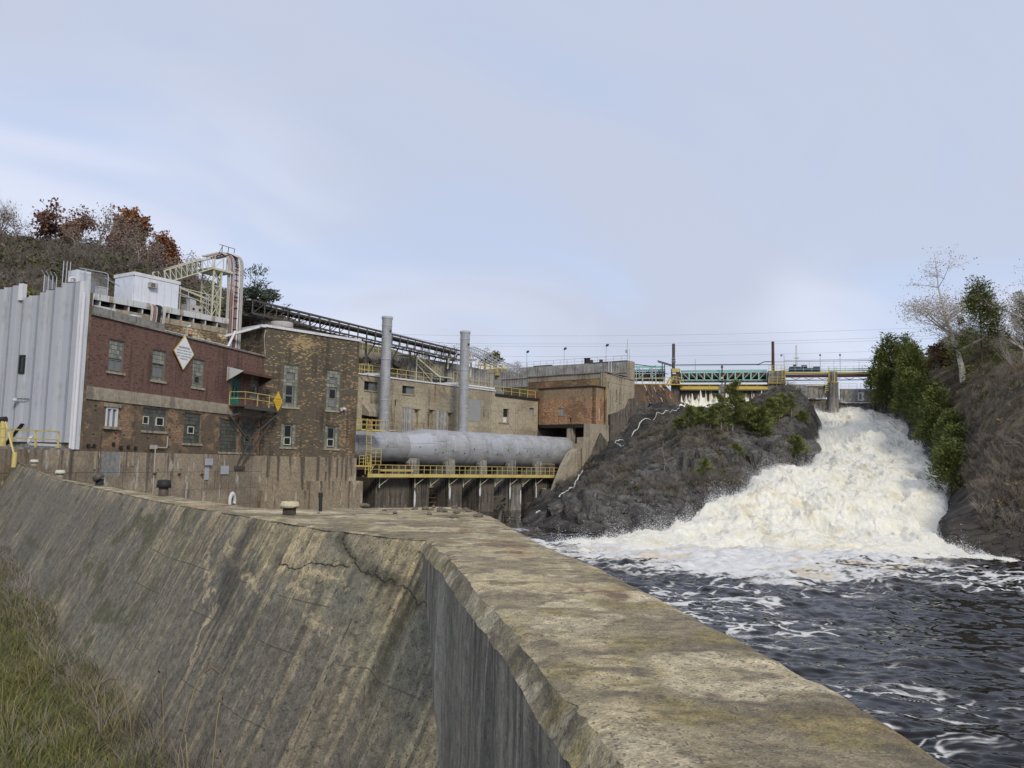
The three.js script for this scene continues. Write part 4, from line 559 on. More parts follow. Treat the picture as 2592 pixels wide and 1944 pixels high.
{
  const t = thing('deck_fence', 'galvanised pipe and chain-link fence round the roof deck', 'fence', FP), r = .035;
  const link = (x0, x1, z0, z1, y0, y1) => { const q = mb(), L = Math.hypot(x1 - x0, z1 - z0), n = Math.round(L / .14), h = y1 - y0; for (let i = -Math.ceil(h / .14); i < n; i++) { const a = Math.max(0, i * .14), b = Math.min(L, i * .14 + h), ya = a - i * .14, yb = b - i * .14; if (b <= a) continue; const P1 = R3(mix(x0, x1, a / L), y0 + ya, mix(z0, z1, a / L)), P2 = R3(mix(x0, x1, b / L), y0 + yb, mix(z0, z1, b / L)); q.bar(P1, P2, .008); P1.y = y1 - ya; P2.y = y1 - yb; q.bar(P1, P2, .008); } return q; };
  mb().path([R3(-1.1, 19.7, .05), R3(.9, 19.75, .05), R3(1.1, 19.65, .05), R3(1.14, 19.3, .05), R3(1.14, 18.05, .05)], r, 6, 24).tube(R3(-.62, 18, .05), R3(-.62, 19.7, .05), r).build('gate_frame', P.galv, t);
  mb().tube(R3(1.2, 19.5, -.5), R3(3, 19.3, -1.5), r).build('top_rail', P.galv, t);
  mb().tube(R3(7.3, 18, .03), R3(7.3, 20, .03), r).build('post', P.galv, t); mb().path([R3(7.3, 19.2, .03), R3(8.0, 19.2, .03), R3(8.25, 19.1, .03), R3(8.3, 18.8, .03), R3(8.3, 18.05, .03)], r).build('bent_rail', P.galv, t); for (const x of [8.15, 9.9, 10.1]) mb().tube(R3(x, 18, -.1), R3(x, 19.8, -.1), r * .8).build('post', P.galv, t);
  link(-1.1, 1.1, .05, .05, 18.1, 19.6).build('chain_link', P.galv, t); 
  for (let i = 0; i < 4; i++) { const x = -1.9 - i * .75, z = 1.6 + i * .9 - 3; mb().tube(R3(x, 16.6, z), R3(x, 19 - i * .2, z), r).tube(R3(x, 19 - i * .2, z), R3(x - .28, 19.3 - i * .2, z + .1), r * .8).build('post', P.galv, t); }
  for (const x of [-1.75, -1.5, -1.25]) mb().tube(R3(x, 17, -.9), R3(x, 20.2, -.9), r).build('conduit_post', P.galv, t);
  link(-4.2, -1.9, 1.3, -1.4, 16.8, 18.5).build('chain_link', P.galv, t);
}
// ---- concrete turbine hall behind the penstock
{
  const t = thing('concrete_turbine_hall', 'stained tan concrete turbine hall behind the grey penstock', 'building', FC);
  const H = [[.92, 3.08, 14.82, 15.9], [7.28, 9.48, 14.87, 15.9], [9.6, 10.3, 10.5, 13], [12.35, 13.05, 10.5, 13.1], [15.95, 16.65, 10.5, 12.95], [27.7, 28.98, 12.2, 14.25], [34, 35.15, 13.76, 14.78], [.7, 3.3, 9.6, 12.1]];
  mb().wall(0, 25.8, 0, 16.6, -.5, 0, H.filter(h => h[0] < 25)).build('front_wall', M.concC, t);
  mb().wall(25.8, 36.1, 0, 16.0, -.5, 0, H.filter(h => h[0] > 25)).build('end_bay_wall', M.concC, t);
  mb().box(.01, 36, 6, 16.3, -3.2, -2.8).build('rear_wall', P.concTan, t); mb().box(0, 25.8, 16.3, 16.58, -3.2, -.51).box(25.82, 36.1, 15.7, 15.98, -3.2, -.51).build('roof', P.concGrey, t);
  mb().box(0, 25.7, 16.6, 16.78, -.55, .14).build('roof_edge', P.white, t); mb().box(25.72, 36.3, 16, 16.32, -.55, .2).build('roof_edge', P.black, t);
  mb().tube(R3(19.5, 16.95, .05), R3(25.4, 16.95, .05), .16).build('gutter_pipe', P.white, t);
  for (const [a, b, c, d] of [H[0], H[1]]) { const w = mb().box(a - .06, b + .06, c - .18, c - .002, -.2, .1).build('window', P.concTan, t); mb().box(a, b, c, d, -.42, -.36).build('pane', P.glass, w); mb().box(a + .95, a + 1.02, c, d, -.35, -.3).box(a, b, c, c + .05, -.35, -.3).build('mullion', P.sash, w); mb().box(a + 1.05, b - .03, c + .05, d - .02, -.34, -.31).build('shutter', P.paleGlass, w); }
  for (const h of [H[2], H[3], H[4]]) { const n = mb().box(h[0], h[1], h[2], h[3], -.5, -.42).build('recessed_slot', M.concC, t); mb().box(h[0] - .2, h[1] + .25, h[3], h[3] + .12, .0, .16).build('slot_hood', P.concTan, n); }
  { const l = mb().box(27.7, 28.98, 12.2, 14.25, -.45, -.4).build('louvre_window', P.concPale, t); for (let i = 0; i < 7; i++) mb().box(27.72, 28.96, 13.12 + i * .16, 13.22 + i * .16, -.4, -.3).build('louvre', P.black, l); mb().box(27.72, 28.96, 12.25, 13.02, -.4, -.36).build('panel', P.white, l); mb().box(26.7, 29.1, 12.0, 12.18, -.1, .08).build('sill', P.concTan, l); }
  mb().box(34, 35.15, 13.76, 14.78, -.4, -.3).build('blocked_window', P.plaster, t); mb().box(20.1, 22.6, 12, 15.1, .001, .04).build('patched_panel', P.plaster, t); mb().box(7.4, 9.3, 9.6, 13.2, .001, .05).box(13.55, 15.7, 9.6, 13.15, .001, .05).build('pale_patch', P.concPale, t);
  mb().box(5.95, 6.65, 9.6, 13.1, .001, .25).build('buttress', M.concC, t); mb().box(6.0, 6.08, 13.1, 14, .1, .2).build('rod', P.rust, t);
  { const g = new THREE.ExtrudeGeometry(new THREE.Shape([[0, 13.2], [0, 11.75], [1.3, 11.55], [1.3, 12.05]].map(p => new THREE.Vector2(p[0], p[1]))), { depth: 2.7, bevelEnabled: false }); g.rotateY(-Math.PI / 2); g.rotateY(0); g.translate(3.4, 0, 0); const p = g.attributes.position; mesh('concrete_hood', uvMetres(g), P.concTan, t); }
  mb().box(.5, 3.5, 9.4, 12.3, -2.7, -2.6).build('recess_back', M.concC, t);
  mb().box(9.2, 18.3, 10.2, 10.42, .02, .4).build('ledge_beam', P.concTan, t);
}
{ const t = thing('roof_railing', 'yellow pipe railing along the concrete hall roof', 'railing', FC);
  mb().rail(R3(-.1, 16.79, -.4), R3(5.1, 16.79, -.4), 1.15, 4, .055).rail(R3(5.1, 16.79, -.4), R3(13, 16.79, -.4), 1.15, 5, .055).build('west_rail', P.yellow, t); mb().rail(R3(17, 16.79, -.4), R3(25.4, 16.79, -.4), 1.1, 6, .055).build('middle_rail', P.yellow, t);
  mb().rail(R3(26, 16.33, -.3), R3(35.8, 16.33, -.3), 1.15, 5, .06).build('end_rail', P.yellow, t); mb().rail(R3(1.8, 16.79, -.4), R3(1.8, 16.79, -2.8), 1.4, 2, .055).rail(R3(3.4, 16.79, -2), R3(1.8, 16.79, -2), 1.4, 1, .055).build('stair_rail', P.yellow, t); }
// ---- upper terrace wall, rubble bank and stair behind the hall
{
  const t = thing('terrace_wall', 'concrete terrace wall with a dark rubble bank behind the hall roof', 'wall', FC);
  mb().poly([[14.5, 17], [33, 17], [33, 20.9], [28, 21.1], [20, 21.2], [14.5, 20.8]], -9.2, -8).build('concrete_wall', P.concPale, t); mb().box(5.5, 13.2, 19.9, 21.0, -9, -8).build('upper_wall', P.concTan, t);
  const R = rng(5), v = [0, 1, 2].map(i => { const g = new THREE.IcosahedronGeometry(1, 1), p = g.attributes.position; for (let k = 0; k < p.count; k++) { const x = p.getX(k), y = p.getY(k), z = p.getZ(k), s = .72 + .5 * fbm(x * 1.5 + i * 9 + z, y * 1.5 + z * 1.3, 3, 1101); p.setXYZ(k, x * s, y * s * .7, z * s); } g.computeVertexNormals(); return uvMetres(g); });
  for (let i = 0; i < 150; i++) { const o = mesh('rubble_stone', v[i % 3], i % 3 ? P.stone : P.concDark, t), s = .22 + R() * .3; o.position.set(5.4 + R() * 9.2, 16.8 + R() * 3.2, 0); o.position.z = -7.8 + (19.9 - o.position.y) * .45 + (R() - .5) * .2; o.rotation.set(R() * 6, R() * 6, R() * 6); o.scale.set(s * 1.5, s, s); }
  mb().box(5.4, 14.8, 15.5, 19.9, -9.2, -7.9).build('bank_core', P.concDark, t);
  mb().box(33, 35, 17, 20.4, -9.2, -8).build('end_wall', P.concPale, t);
}
{
  const t = thing('yellow_stair', 'pale yellow steel stair with handrails climbing behind the hall roof', 'stairs', FC);
  const a = R3(20.8, 18.6, -6.5), b = R3(15.5, 21.2, -6.5), n = 14; mb().bar(a, b, .08, .25).bar(a.clone().add(R3(0, 0, -1)), b.clone().add(R3(0, 0, -1)), .08, .25).build('stringer', P.cream, t);
  for (let i = 1; i < n; i++) { const p = a.clone().lerp(b, i / n); mb().box(p.x - .15, p.x + .15, p.y - .02, p.y + .03, p.z - .96, p.z - .04).build('tread', P.cream, t); }
  mb().rail(a, b, 1, 5, .055).rail(a.clone().add(R3(0, 0, -1)), b.clone().add(R3(0, 0, -1)), 1, 5, .055).build('handrail', P.yellow, t);
  mb().box(13.2, 15.6, 20.95, 21.15, -7.6, -6.4).build('upper_landing', P.cream, t); mb().rail(R3(13.2, 21.15, -6.45), R3(15.5, 21.15, -6.45), 1, 2, .055).build('landing_rail', P.yellow, t);
  const l = mb().box(20.7, 23.6, 18.55, 18.7, -7.6, -6.3).build('lower_landing', P.cream, t); for (const x of [20.8, 23.5]) mb().box(x - .06, x + .06, 16.6, 18.55, -6.42, -6.3).build('post', P.cream, l); mb().bar(R3(20.8, 16.7, -6.36), R3(23.5, 17.6, -6.36), .08).build('brace', P.cream, l); mb().tube(R3(21.6, 17.2, -7), R3(22.9, 17.2, -7), .5, .5, 14).build('tank', P.galv, l);
  mb().bar(R3(16, 16.8, -6.45), R3(16, 21, -6.45), .12).bar(R3(16, 20, -6.45), R3(20, 17.2, -6.45), .1).build('support', P.cream, t);
  mb().rail(R3(23.6, 18.7, -6.35), R3(27, 18.3, -6.35), 1, 4, .055).build('walk_rail', P.yellow, t);
}
// ---- penstock
const plateT = tex(512, 512, (u, v, o) => { const X = u * 6, Y = v * 6, n = fbm(X * .5, Y * .5, 5, 1201), st = fbs(X * .6, Y * 4, 4, 1203), f = fbs(X * 6, Y * 6, 4, 1205); let c = mix3([168, 169, 172], [156, 157, 159], sst(.4, .65, n)); c = mix3(c, [138, 133, 126], sst(.6, .74, st) * .45); c = mix3(c, [184, 186, 190], sst(.62, .72, fbm(X * 1.3, Y * 1.3, 4, 1207)) * .5); set(o, c, .9 + .2 * f); o[3] = 100 + f * 60; }, { bump: true, repeat: [6, 6] });
const mPlate = mat({ roughness: .55, metalness: .1 }, plateT, .003), mPlatePale = mat({ roughness: .5, metalness: .2, color: rgb(250, 250, 252) }, paintTex([184, 186, 190], [164, 164, 166], .5, 1209), .003);
function arcPlate(x0, x1, r0, r1, a0, a1, th = .02, n = 14) { // curved plate about the local x axis
  const p = [], uv = [], ix = []; for (let i = 0; i <= n; i++) { const a = mix(a0, a1, i / n); for (const [x, r] of [[x0, r0], [x1, r1], [x0, r0 - th * 2], [x1, r1 - th * 2]]) { p.push(x, Math.cos(a) * r, Math.sin(a) * r); uv.push(x, a * r); } }
  for (let i = 0; i < n; i++) { const b = i * 4, c = b + 4; ix.push(b, c, b + 1, c, c + 1, b + 1, b, b + 2, c, c, b + 2, c + 2, b + 1, c + 1, b + 3, c + 1, c + 3, b + 3); } const e = n * 4; ix.push(0, 1, 2, 1, 3, 2, e, e + 2, e + 1, e + 1, e + 2, e + 3);
  const g = new THREE.BufferGeometry(); g.setAttribute('position', new THREE.Float32BufferAttribute(p, 3)); g.setAttribute('uv', new THREE.Float32BufferAttribute(uv, 2)); g.setIndex(ix); g.computeVertexNormals(); return g;
}
{
  const t = thing('penstock', 'huge grey riveted steel penstock with a widening collar', 'penstock', FW);
  const cy = 7.95, cz = -2.9, rad = x => x < 6.6 ? 1.78 : x < 10 ? mix(1.78, 2.36, (x - 6.6) / 3.4) : 2.36, cuts = [-3.2, -1.2, .8, 2.7, 4.65, 6.6, 10, 12.1, 14.2, 16.3, 18.4, 20.5, 22.6, 24.7, 26.8, 28.9, 31, 33.1, 35.2, 36.8, 39.2];
  for (let i = 0; i < cuts.length - 1; i++) {
    const cone = i === 5, n = cone ? 9 : 3, ph = i * .55, sp = 2 * Math.PI / n, pr = i % 2 ? .03 : 0;
    for (let k = 0; k < n; k++) { const a0 = ph + k * sp + .006, a1 = ph + (k + 1) * sp - .006, g = arcPlate(cuts[i] + .012, cuts[i + 1] - .012, rad(cuts[i]) + pr, rad(cuts[i + 1] - .001) + pr, a0, a1, .02, cone ? 5 : 14); g.translate(0, cy, cz); const mid = ((a0 + a1) / 2) % (2 * Math.PI); mesh('steel_plate', g, cone && mid > .9 && mid < 2.35 ? mPlatePale : mPlate, t); }
  }
  mb().tube(R3(-3.2, cy, cz), R3(6.6, cy, cz), 1.73, 1.73, 40).tube(R3(6.6, cy, cz), R3(10, cy, cz), 1.73, 2.31, 40).tube(R3(10, cy, cz), R3(39.2, cy, cz), 2.31, 2.31, 40).build('inner_shell', P.steel, t);
  for (let i = 0; i < 14; i++) { const x = [3, 13.2, 15.3, 17, 19.4, 21.5, 23.6, 25.9, 30, 7.9, 10.2, 11.5, 27.6, 32][i], a = 1.55 + (i % 3) * .12, r = rad(x) + .03; mb().tube(R3(x, cy + Math.cos(a) * r, cz + Math.sin(a) * r), R3(x, cy + Math.cos(a) * (r + .1), cz + Math.sin(a) * (r + .1)), .06).build('plug', P.black, t); }
  mb().bar(R3(3.9, cy + 1.95, cz), R3(5.5, cy + 1.95, cz), .3, .12).build('walk_plank', P.greypipe, t);
}
const saddleX = [[5.9, 7.5], [11.9, 13.5], [17.9, 19.3], [23.6, 25.1], [29.2, 30.7]];
saddleX.forEach(([a, b], i) => { const t = thing('concrete_saddle', ['concrete saddle under the penstock collar', 'concrete saddle under the penstock, next past the collar', 'concrete saddle under the middle of the penstock', 'concrete saddle under the penstock, next past the middle one', 'concrete saddle nearest the intake house'][i], 'saddle', FW, 'saddles under the penstock');
  mb().box(a, b, 4.25, 5.7, -5.2, -.35).build('body', P.concGrey, t); const g = new THREE.ExtrudeGeometry(new THREE.Shape([[a, 0], [b, 0], [b, .82], [mix(a, b, .35), .86], [a, .3]].map(p => new THREE.Vector2(...p))), { depth: .55, bevelEnabled: true, bevelSize: .05, bevelThickness: .05, bevelSegments: 2 }); g.translate(0, 5.7, -1.0); mesh('upstand', uvMetres(g), P.concGrey, t); });
{ const t = thing('end_saddle', 'broad rough concrete block where the penstock meets the intake', 'saddle', FW); mb().box(31, 33.9, 4.2, 6.2, -4.5, -.6).build('body', P.concDark, t); mb().box(31.05, 33.85, 6.2, 6.3, -1.2, -.6).build('cap', P.concTan, t); }
[[.9, 6.1, 'wide dark concrete pier beside the brick block base'], [6.3, 8.85, 'concrete pier below the penstock collar, white stains down its edge'], [11.95, 14.5, 'concrete pier below the penstock next past the rusty ladder gap'], [17.5, 20.4, 'concrete pier below the middle of the walkway'], [23.3, 25.95, 'pale-streaked concrete pier before the timber gap'], [28.6, 32, 'concrete pier at the end of the yellow walkway']].forEach(([a, b, l], i) => {
  const t = thing('concrete_pier', l, 'pier', FW); mb().box(a, b, -.8, 4.24, -6, -.05 - (i === 0 ? .5 : 0)).build('shaft', i === 4 ? P.concGrey : P.concDark, t); mb().box(a - .02, a + .5, -.8, 4.23, -.05 - (i === 0 ? .5 : 0), .1 - (i === 0 ? .5 : 0)).build('nosing', P.concDark, t);
  if (i !== 0) { const R = rng(i * 9); for (let k = 0; k < 2; k++) { const g = new THREE.SphereGeometry(1, 8, 10); g.scale(.12 + R() * .05, .5 + R() * .6, .06); g.translate(a + .1 + R() * .3 + k * (b - a - .6) * (i > 3 ? 1 : 0), 2.6 - R(), .1); mesh('lime_deposit', uvMetres(g), P.white, t); } } });
{ const t = thing('rusty_ladder', 'rusty steel rungs between two dark piers', 'ladder', FW); for (let i = 0; i < 5; i++) mb().box(9.1, 11.6, .6 + i * .55, .7 + i * .55, -1.6 - i * .1, -1.4 - i * .1).build('rung', P.rust, t); mb().box(9.0, 9.1, -.5, 3.2, -1.7, -1.5).build('rail', P.rust, t); mb().box(8.9, 9.9, 3.1, 3.3, -1, -.4).build('platform', P.yellow, t); }
{ const t = thing('timber_debris', 'grey timbers jammed between piers at the water', 'debris', FW); mb().bar(R3(20.6, 1.8, -.6), R3(23.2, 1.7, -.4), .22).bar(R3(20.6, .6, -.5), R3(23.2, 1.0, -.4), .2).bar(R3(20.8, .1, -.3), R3(21.6, 1.2, -.4), .2).bar(R3(22.9, .2, -.3), R3(22, 1.1, -.4), .2).build('beam', P.wood, t); }
{ const t = thing('leaning_strut', 'round concrete strut leaning out of the water below the walkway end', 'strut', FW); mb().tube(R3(28.6, -.5, 1), R3(30, 2.6, .6), .38, .38, 14).build('shaft', P.concDark, t); mb().tube(R3(30, 2.6, .6), R3(30.06, 2.72, .58), .44, .4, 14).build('cap', P.concTan, t); }
{
  const t = thing('yellow_walkway', 'long yellow steel walkway with railing below the penstock', 'walkway', FW);
  mb().box(-1.45, 32.7, 4.62, 4.7, .05, 1).build('deck', P.rust, t); mb().box(-1.5, 32.75, 4.34, 4.74, 1, 1.1).build('front_beam', P.yellow, t); mb().box(-1.45, 32.7, 4.36, 4.6, .05, .12).build('back_beam', P.yellow, t);
  const R = mb(), N = 34; R.bar(R3(-.9, 5.75, 1.05), R3(32.6, 5.75, 1.05), .055).bar(R3(-.9, 5.25, 1.05), R3(32.6, 5.25, 1.05), .045).build('handrail', P.yellow, t); for (let i = 0; i <= N; i++) { const x = mix(-.9, 32.6, i / N); mb().bar(R3(x, 4.74, 1.05), R3(x, 5.75, 1.05), .055).build('post', P.yellow, t); } mb().rail(R3(32.6, 4.74, .1), R3(32.6, 4.74, 1.05), 1.01, 1, .055).build('end_rail', P.yellow, t);
  for (const x of [.95, 6.35, 8.9, 12, 14.5, 17.6, 20.4, 23.4, 26, 28.7]) { mb().bar(R3(x, 3.3, .12), R3(x + 1.0, 4.4, .95), .07).bar(R3(x, 4.3, .15), R3(x, 3.1, .15), .1).build('bracket', P.cream, t); }
  mb().box(1.1, 6.1, 5.0, 5.2, -.2, .1).build('loose_beam', P.yellow, t); mb().rail(R3(1.2, 5.2, -.3), R3(6, 5.2, -.3), .5, 3, .06).build('cradle', P.rust, t);
  mb().bar(R3(-1.4, 4.7, 1.05), R3(-.6, 5.7, 1.05), .06).bar(R3(-1.4, 4.3, 1.05), R3(-1.4, 6, 1.05), .08).build('end_brace', P.yellow, t);
}
{
  const t = thing('ladder_platform', 'yellow ladder and small platforms at the brick corner by the penstock', 'ladder', FW);
  mb().box(-2.5, .95, 9.55, 9.72, -.9, .9).build('upper_platform', P.yellow, t); mb().rail(R3(-2.5, 9.72, .88), R3(.95, 9.72, .88), 1.1, 5, .055).rail(R3(.95, 9.72, -.85), R3(.95, 9.72, .88), 1.1, 2, .055).rail(R3(-2.5, 9.72, -.85), R3(.95, 9.72, -.85), 1.1, 5, .055).build('upper_rail', P.yellow, t);
  for (const x of [-1.85, -1.15]) mb().bar(R3(x, 4.7, 1.05), R3(x, 10.9, 1.05), .07).build('ladder_side', P.yellow, t); for (let i = 0; i < 16; i++) mb().bar(R3(-1.85, 5.2 + i * .33, 1.05), R3(-1.15, 5.2 + i * .33, 1.05), .04).build('rung', P.yellow, t);
  for (let i = 0; i < 4; i++) { const g = new THREE.TorusGeometry(.42, .022, 5, 12, Math.PI); g.rotateX(Math.PI / 2); g.translate(-1.5, 7.4 + i * .8, 1.05); mb().add(g).build('cage_hoop', P.yellow, t); }
  mb().box(-3.4, -.9, 5.5, 5.66, -.4, .95).build('lower_platform', P.yellow, t); mb().box(-3.4, -.9, 5.2, 5.5, -.3, .9).build('platform_beam', P.rust, t); mb().rail(R3(-2.6, 5.66, .9), R3(-.9, 5.66, .9), 1.1, 3, .055, 2).build('lower_rail', P.yellow, t); mb().rail(R3(-.9, 5.7, .6), R3(.7, 5.7, .6), 1.9, 2, .055, 3).build('stair_guard', P.yellow, t);
  mb().lathe([[.16, 0], [.18, .06], [.18, .9], [.1, 1], [0, 1]], -.8, 9.72, .2, 10).build('red_valve', P.redpipe, t);
}
// ---- two vent stacks on the penstock
[[3.75, .61, 'silver vent stack standing behind the penstock beside the dark brick block'], [17.15, .64, 'silver vent stack standing behind the widened penstock in front of the concrete hall']].forEach(([x, r, l]) => {
  const t = thing('vent_stack', l, 'chimney', FW, 'vent stacks on the penstock'), ys = [9.3, 11, 13.5, 16, 18.5, 21.1, 22.6, 23.5];
  for (let i = 0; i < ys.length - 1; i++) mb().tube(R3(x, ys[i] + .01, -2.9), R3(x, ys[i + 1] - .01, -2.9), r - (i % 2) * .012, r - (i % 2) * .012, 28).build('section', mPlate, t);
  for (const y of ys.slice(1, -1)) mb().tube(R3(x, y - .05, -2.9), R3(x, y + .05, -2.9), r + .035, r + .035, 28).build('flange', P.galv, t);
  mb().lathe([[r - .08, 23.2], [r + .08, 23.45], [r + .08, 23.7], [r - .02, 23.75], [r - .06, 23.6], [r - .1, 23.3]], x, 0, -2.9, 28).build('cap_ring', P.galv, t);
  mb().bar(R3(x - .5, 16.75, -3.4), R3(x - .9, 16.85, -5.6), .12).bar(R3(x - .3, 16.6, -3.4), R3(x - 2.4, 16.7, -5.5), .1).bar(R3(x + .3, 16.6, -3.4), R3(x + .5, 16.7, -5.5), .1).build('stay', P.white, t); mb().box(x - .1, x + .1, 21.8, 22.0, -2.9 + r, -2.7 + r).build('lug', P.steel, t);
});
{ const wire = (l, fr, a, b, sag = .3, r = .018) => { const t = thing('guy_wire', l, 'cable', fr), p = []; for (let i = 0; i <= 8; i++) { const q = a.clone().lerp(b, i / 8); q.y -= sag * 4 * (i / 8) * (1 - i / 8); p.push(q); } mb().path(p, r, 4, 16).build('strand', P.steel, t); };
  wire('thin wire strung between the two vent stacks', FW, R3(4.3, 21.9, -2.9), R3(16.5, 21.9, -2.9)); wire('thin wire from the stack by the brick block down to the brick roof', FW, R3(3.2, 21.9, -2.9), R3(-3, 17.6, -6)); wire('thin wire slanting down from the stack to the yellow stair', FW, R3(4.2, 21.8, -3), R3(12, 17, -9)); wire('thin wire slanting from the stack to the middle of the hall wall', FW, R3(17.7, 21.8, -3), R3(31, 9.6, -5.3)); }
// ---- intake house
const mWing = P.concTan;
{
  const t = thing('intake_house', 'orange brick intake house over a dark opening taking the penstock', 'building', FI);
  mb().wall(-10.45, 0, 12.32, 17.8, -.4, 0, [[-6.55, -5.5, 13.72, 14.77], [-4.5, -4.15, 12.6, 13.3]]).build('front_wall', M.orange, t);
  { const w = mb().wall(0, 2.5, 12.32, 17.8, -.4, 0, [[1.2, 1.55, 12.95, 14.8], [1.6, 1.8, 15.2, 16]]); const g = w.build('side_wall', M.orange, t).geometry; g.translate(-2.9, 0, 0); g.rotateY(Math.PI / 2); g.translate(0, 0, -2.9); }
  mb().box(-10.6, .12, 17.8, 18, -2.9, .12).build('roof_slab', P.black, t); mb().box(-10.4, -.42, 12.32, 17.7, -3, -2.8).build('back_wall', P.concDark, t);
  { const w = mb().box(-6.55, -5.5, 13.72, 14.77, -.2, -.1).build('window_board', P.plaster, t); mb().box(-6.65, -5.4, 13.62, 13.72, -.15, .06).build('sill', P.concTan, w); } 
  mb().box(-.14, -.1, 12.95, 14.8, -1.7, -1.3).build('side_board', P.cream, t);
  mb().box(-10.45, -.9, 11.78, 12.3, -.5, .05).build('lintel', P.black, t);
  mb().box(-5.0, -3.98, 4, 11.78, -.9, -.05).box(-3.2, -2.3, 5, 11.78, -3, -2.2).build('pillar', P.concTan, t);
  mb().box(-.9, -.02, 9, 12.32, -2.9, -.01).build('corner_pier', P.concTan, t); mb().box(-10.6, -.2, 3, 12, -6, -5.8).box(-10.6, -10.46, 4, 12.3, -5.8, 0).box(-10.4, -.95, 12.3, 12.34, -5.8, -.5).build('opening_lining', P.concDark, t); mb().box(-10.5, -.2, -.5, 4.6, -6, -.8).build('floor', P.concDark, t);
}
{
  const t = thing('stepped_wing_wall', 'stepped concrete wing wall running down from the intake house to the rock', 'wall', FI);
  const prof = [[-4, 12.3], [1.3, 12.28], [1.3, 10.3], [3, 10.2], [3, 9.3], [4.05, 9.25], [4.05, 8.56], [5.4, 7.95], [7, 6.2], [8.8, 3.3], [9.6, 1.5], [9.6, -1], [-4, -1]];
  const g = new THREE.ExtrudeGeometry(new THREE.Shape(prof.map(p => new THREE.Vector2(-p[0], p[1]))), { depth: 1.1, bevelEnabled: false }); g.rotateY(Math.PI / 2); g.translate(-.95, 0, 0); mesh('wall', uvMetres(g), P.concTan, t);
  const q = new THREE.ExtrudeGeometry(new THREE.Shape([[1.6, 7.1], [4.7, 4.0], [9.5, 1.2], [9.5, -1], [-4, -1], [-4, 8.9], [-1.2, 11]].map(p => new THREE.Vector2(-p[0], p[1]))), { depth: .25, bevelEnabled: false }); q.rotateY(Math.PI / 2); q.translate(.16, 0, 0); mesh('stained_facing', uvMetres(q), P.concDark, t);
  const s = mb().box(.14, .2, 4.4, 8.6, 3.35, 3.5).build('slot_line', P.rust, t);
}
// ---- gate house behind the intake
{
  const t = thing('gate_house', 'low gate house with concrete cornice and bricked-up openings above the intake', 'building', FG);
  mb().wall(-15, 0, 12, 19.38, -.4, 0).build('front_wall', M.big, t); mb().box(-15, .04, 19.38, 20.2, -.4, .06).build('concrete_cornice', P.concTan, t); mb().box(-15.2, .15, 20.2, 20.34, -6.5, .2).build('roof_slab', P.concGrey, t);
  for (const [a, b] of [[-14.6, -12.9], [-11.5, -10.4], [-8.95, -7.75], [-6.4, -5.2], [-3.9, -2.6]]) mb().box(a, b, 18.35, 19.2, .001, .06).build('bricked_opening', M.low, t);
  for (const x of [-.72, -.35]) mb().box(x, x + .26, 17.9, 20.2, .07, .2).build('pilaster_strip', P.concTan, t);
  mb().box(-15, -.5, 8, 19.3, -6.4, -6).build('rear_wall', P.concDark, t);
}
{
  const t = thing('gate_house_flank', 'stained tall concrete and plaster flank wall dropping to the rock beside the intake', 'wall', FR);
  mb().wall(0, 7.3, 5, 18.9, -.5, 0, [[2.85, 3.1, 16.2, 17.8], [3.75, 4.0, 16, 17.5], [.75, 1, 17.8, 18.95].slice(0, 3).concat([18.85])]).build('wall', P.concTan, t); mb().poly([[0, 18.9], [7.3, 18.6], [7.3, 19.6], [0, 20.2]], -.5, .03).build('sloping_band', P.concTan, t); mb().poly([[-.1, 20.2], [7.4, 19.6], [7.4, 19.72], [-.1, 20.33]], -.9, .12).build('coping', P.concGrey, t);
  for (const [x, a, b] of [[2.85, 16.2, 17.8], [3.75, 16, 17.5]]) { mb().box(x, x + .25, a, b, -.4, -.3).build('slit_board', P.cream, t); mb().box(x - .1, x + .35, a - .14, a, -.1, .1).build('slit_sill', P.concTan, t); }
  mb().poly([[.9, 3], [7.9, 3], [7.9, 17], [6, 16.6], [5.2, 15.2], [3, 14.4], [.9, 13.9]], .031, .5).build('lower_buttress', P.concDark, t);
}
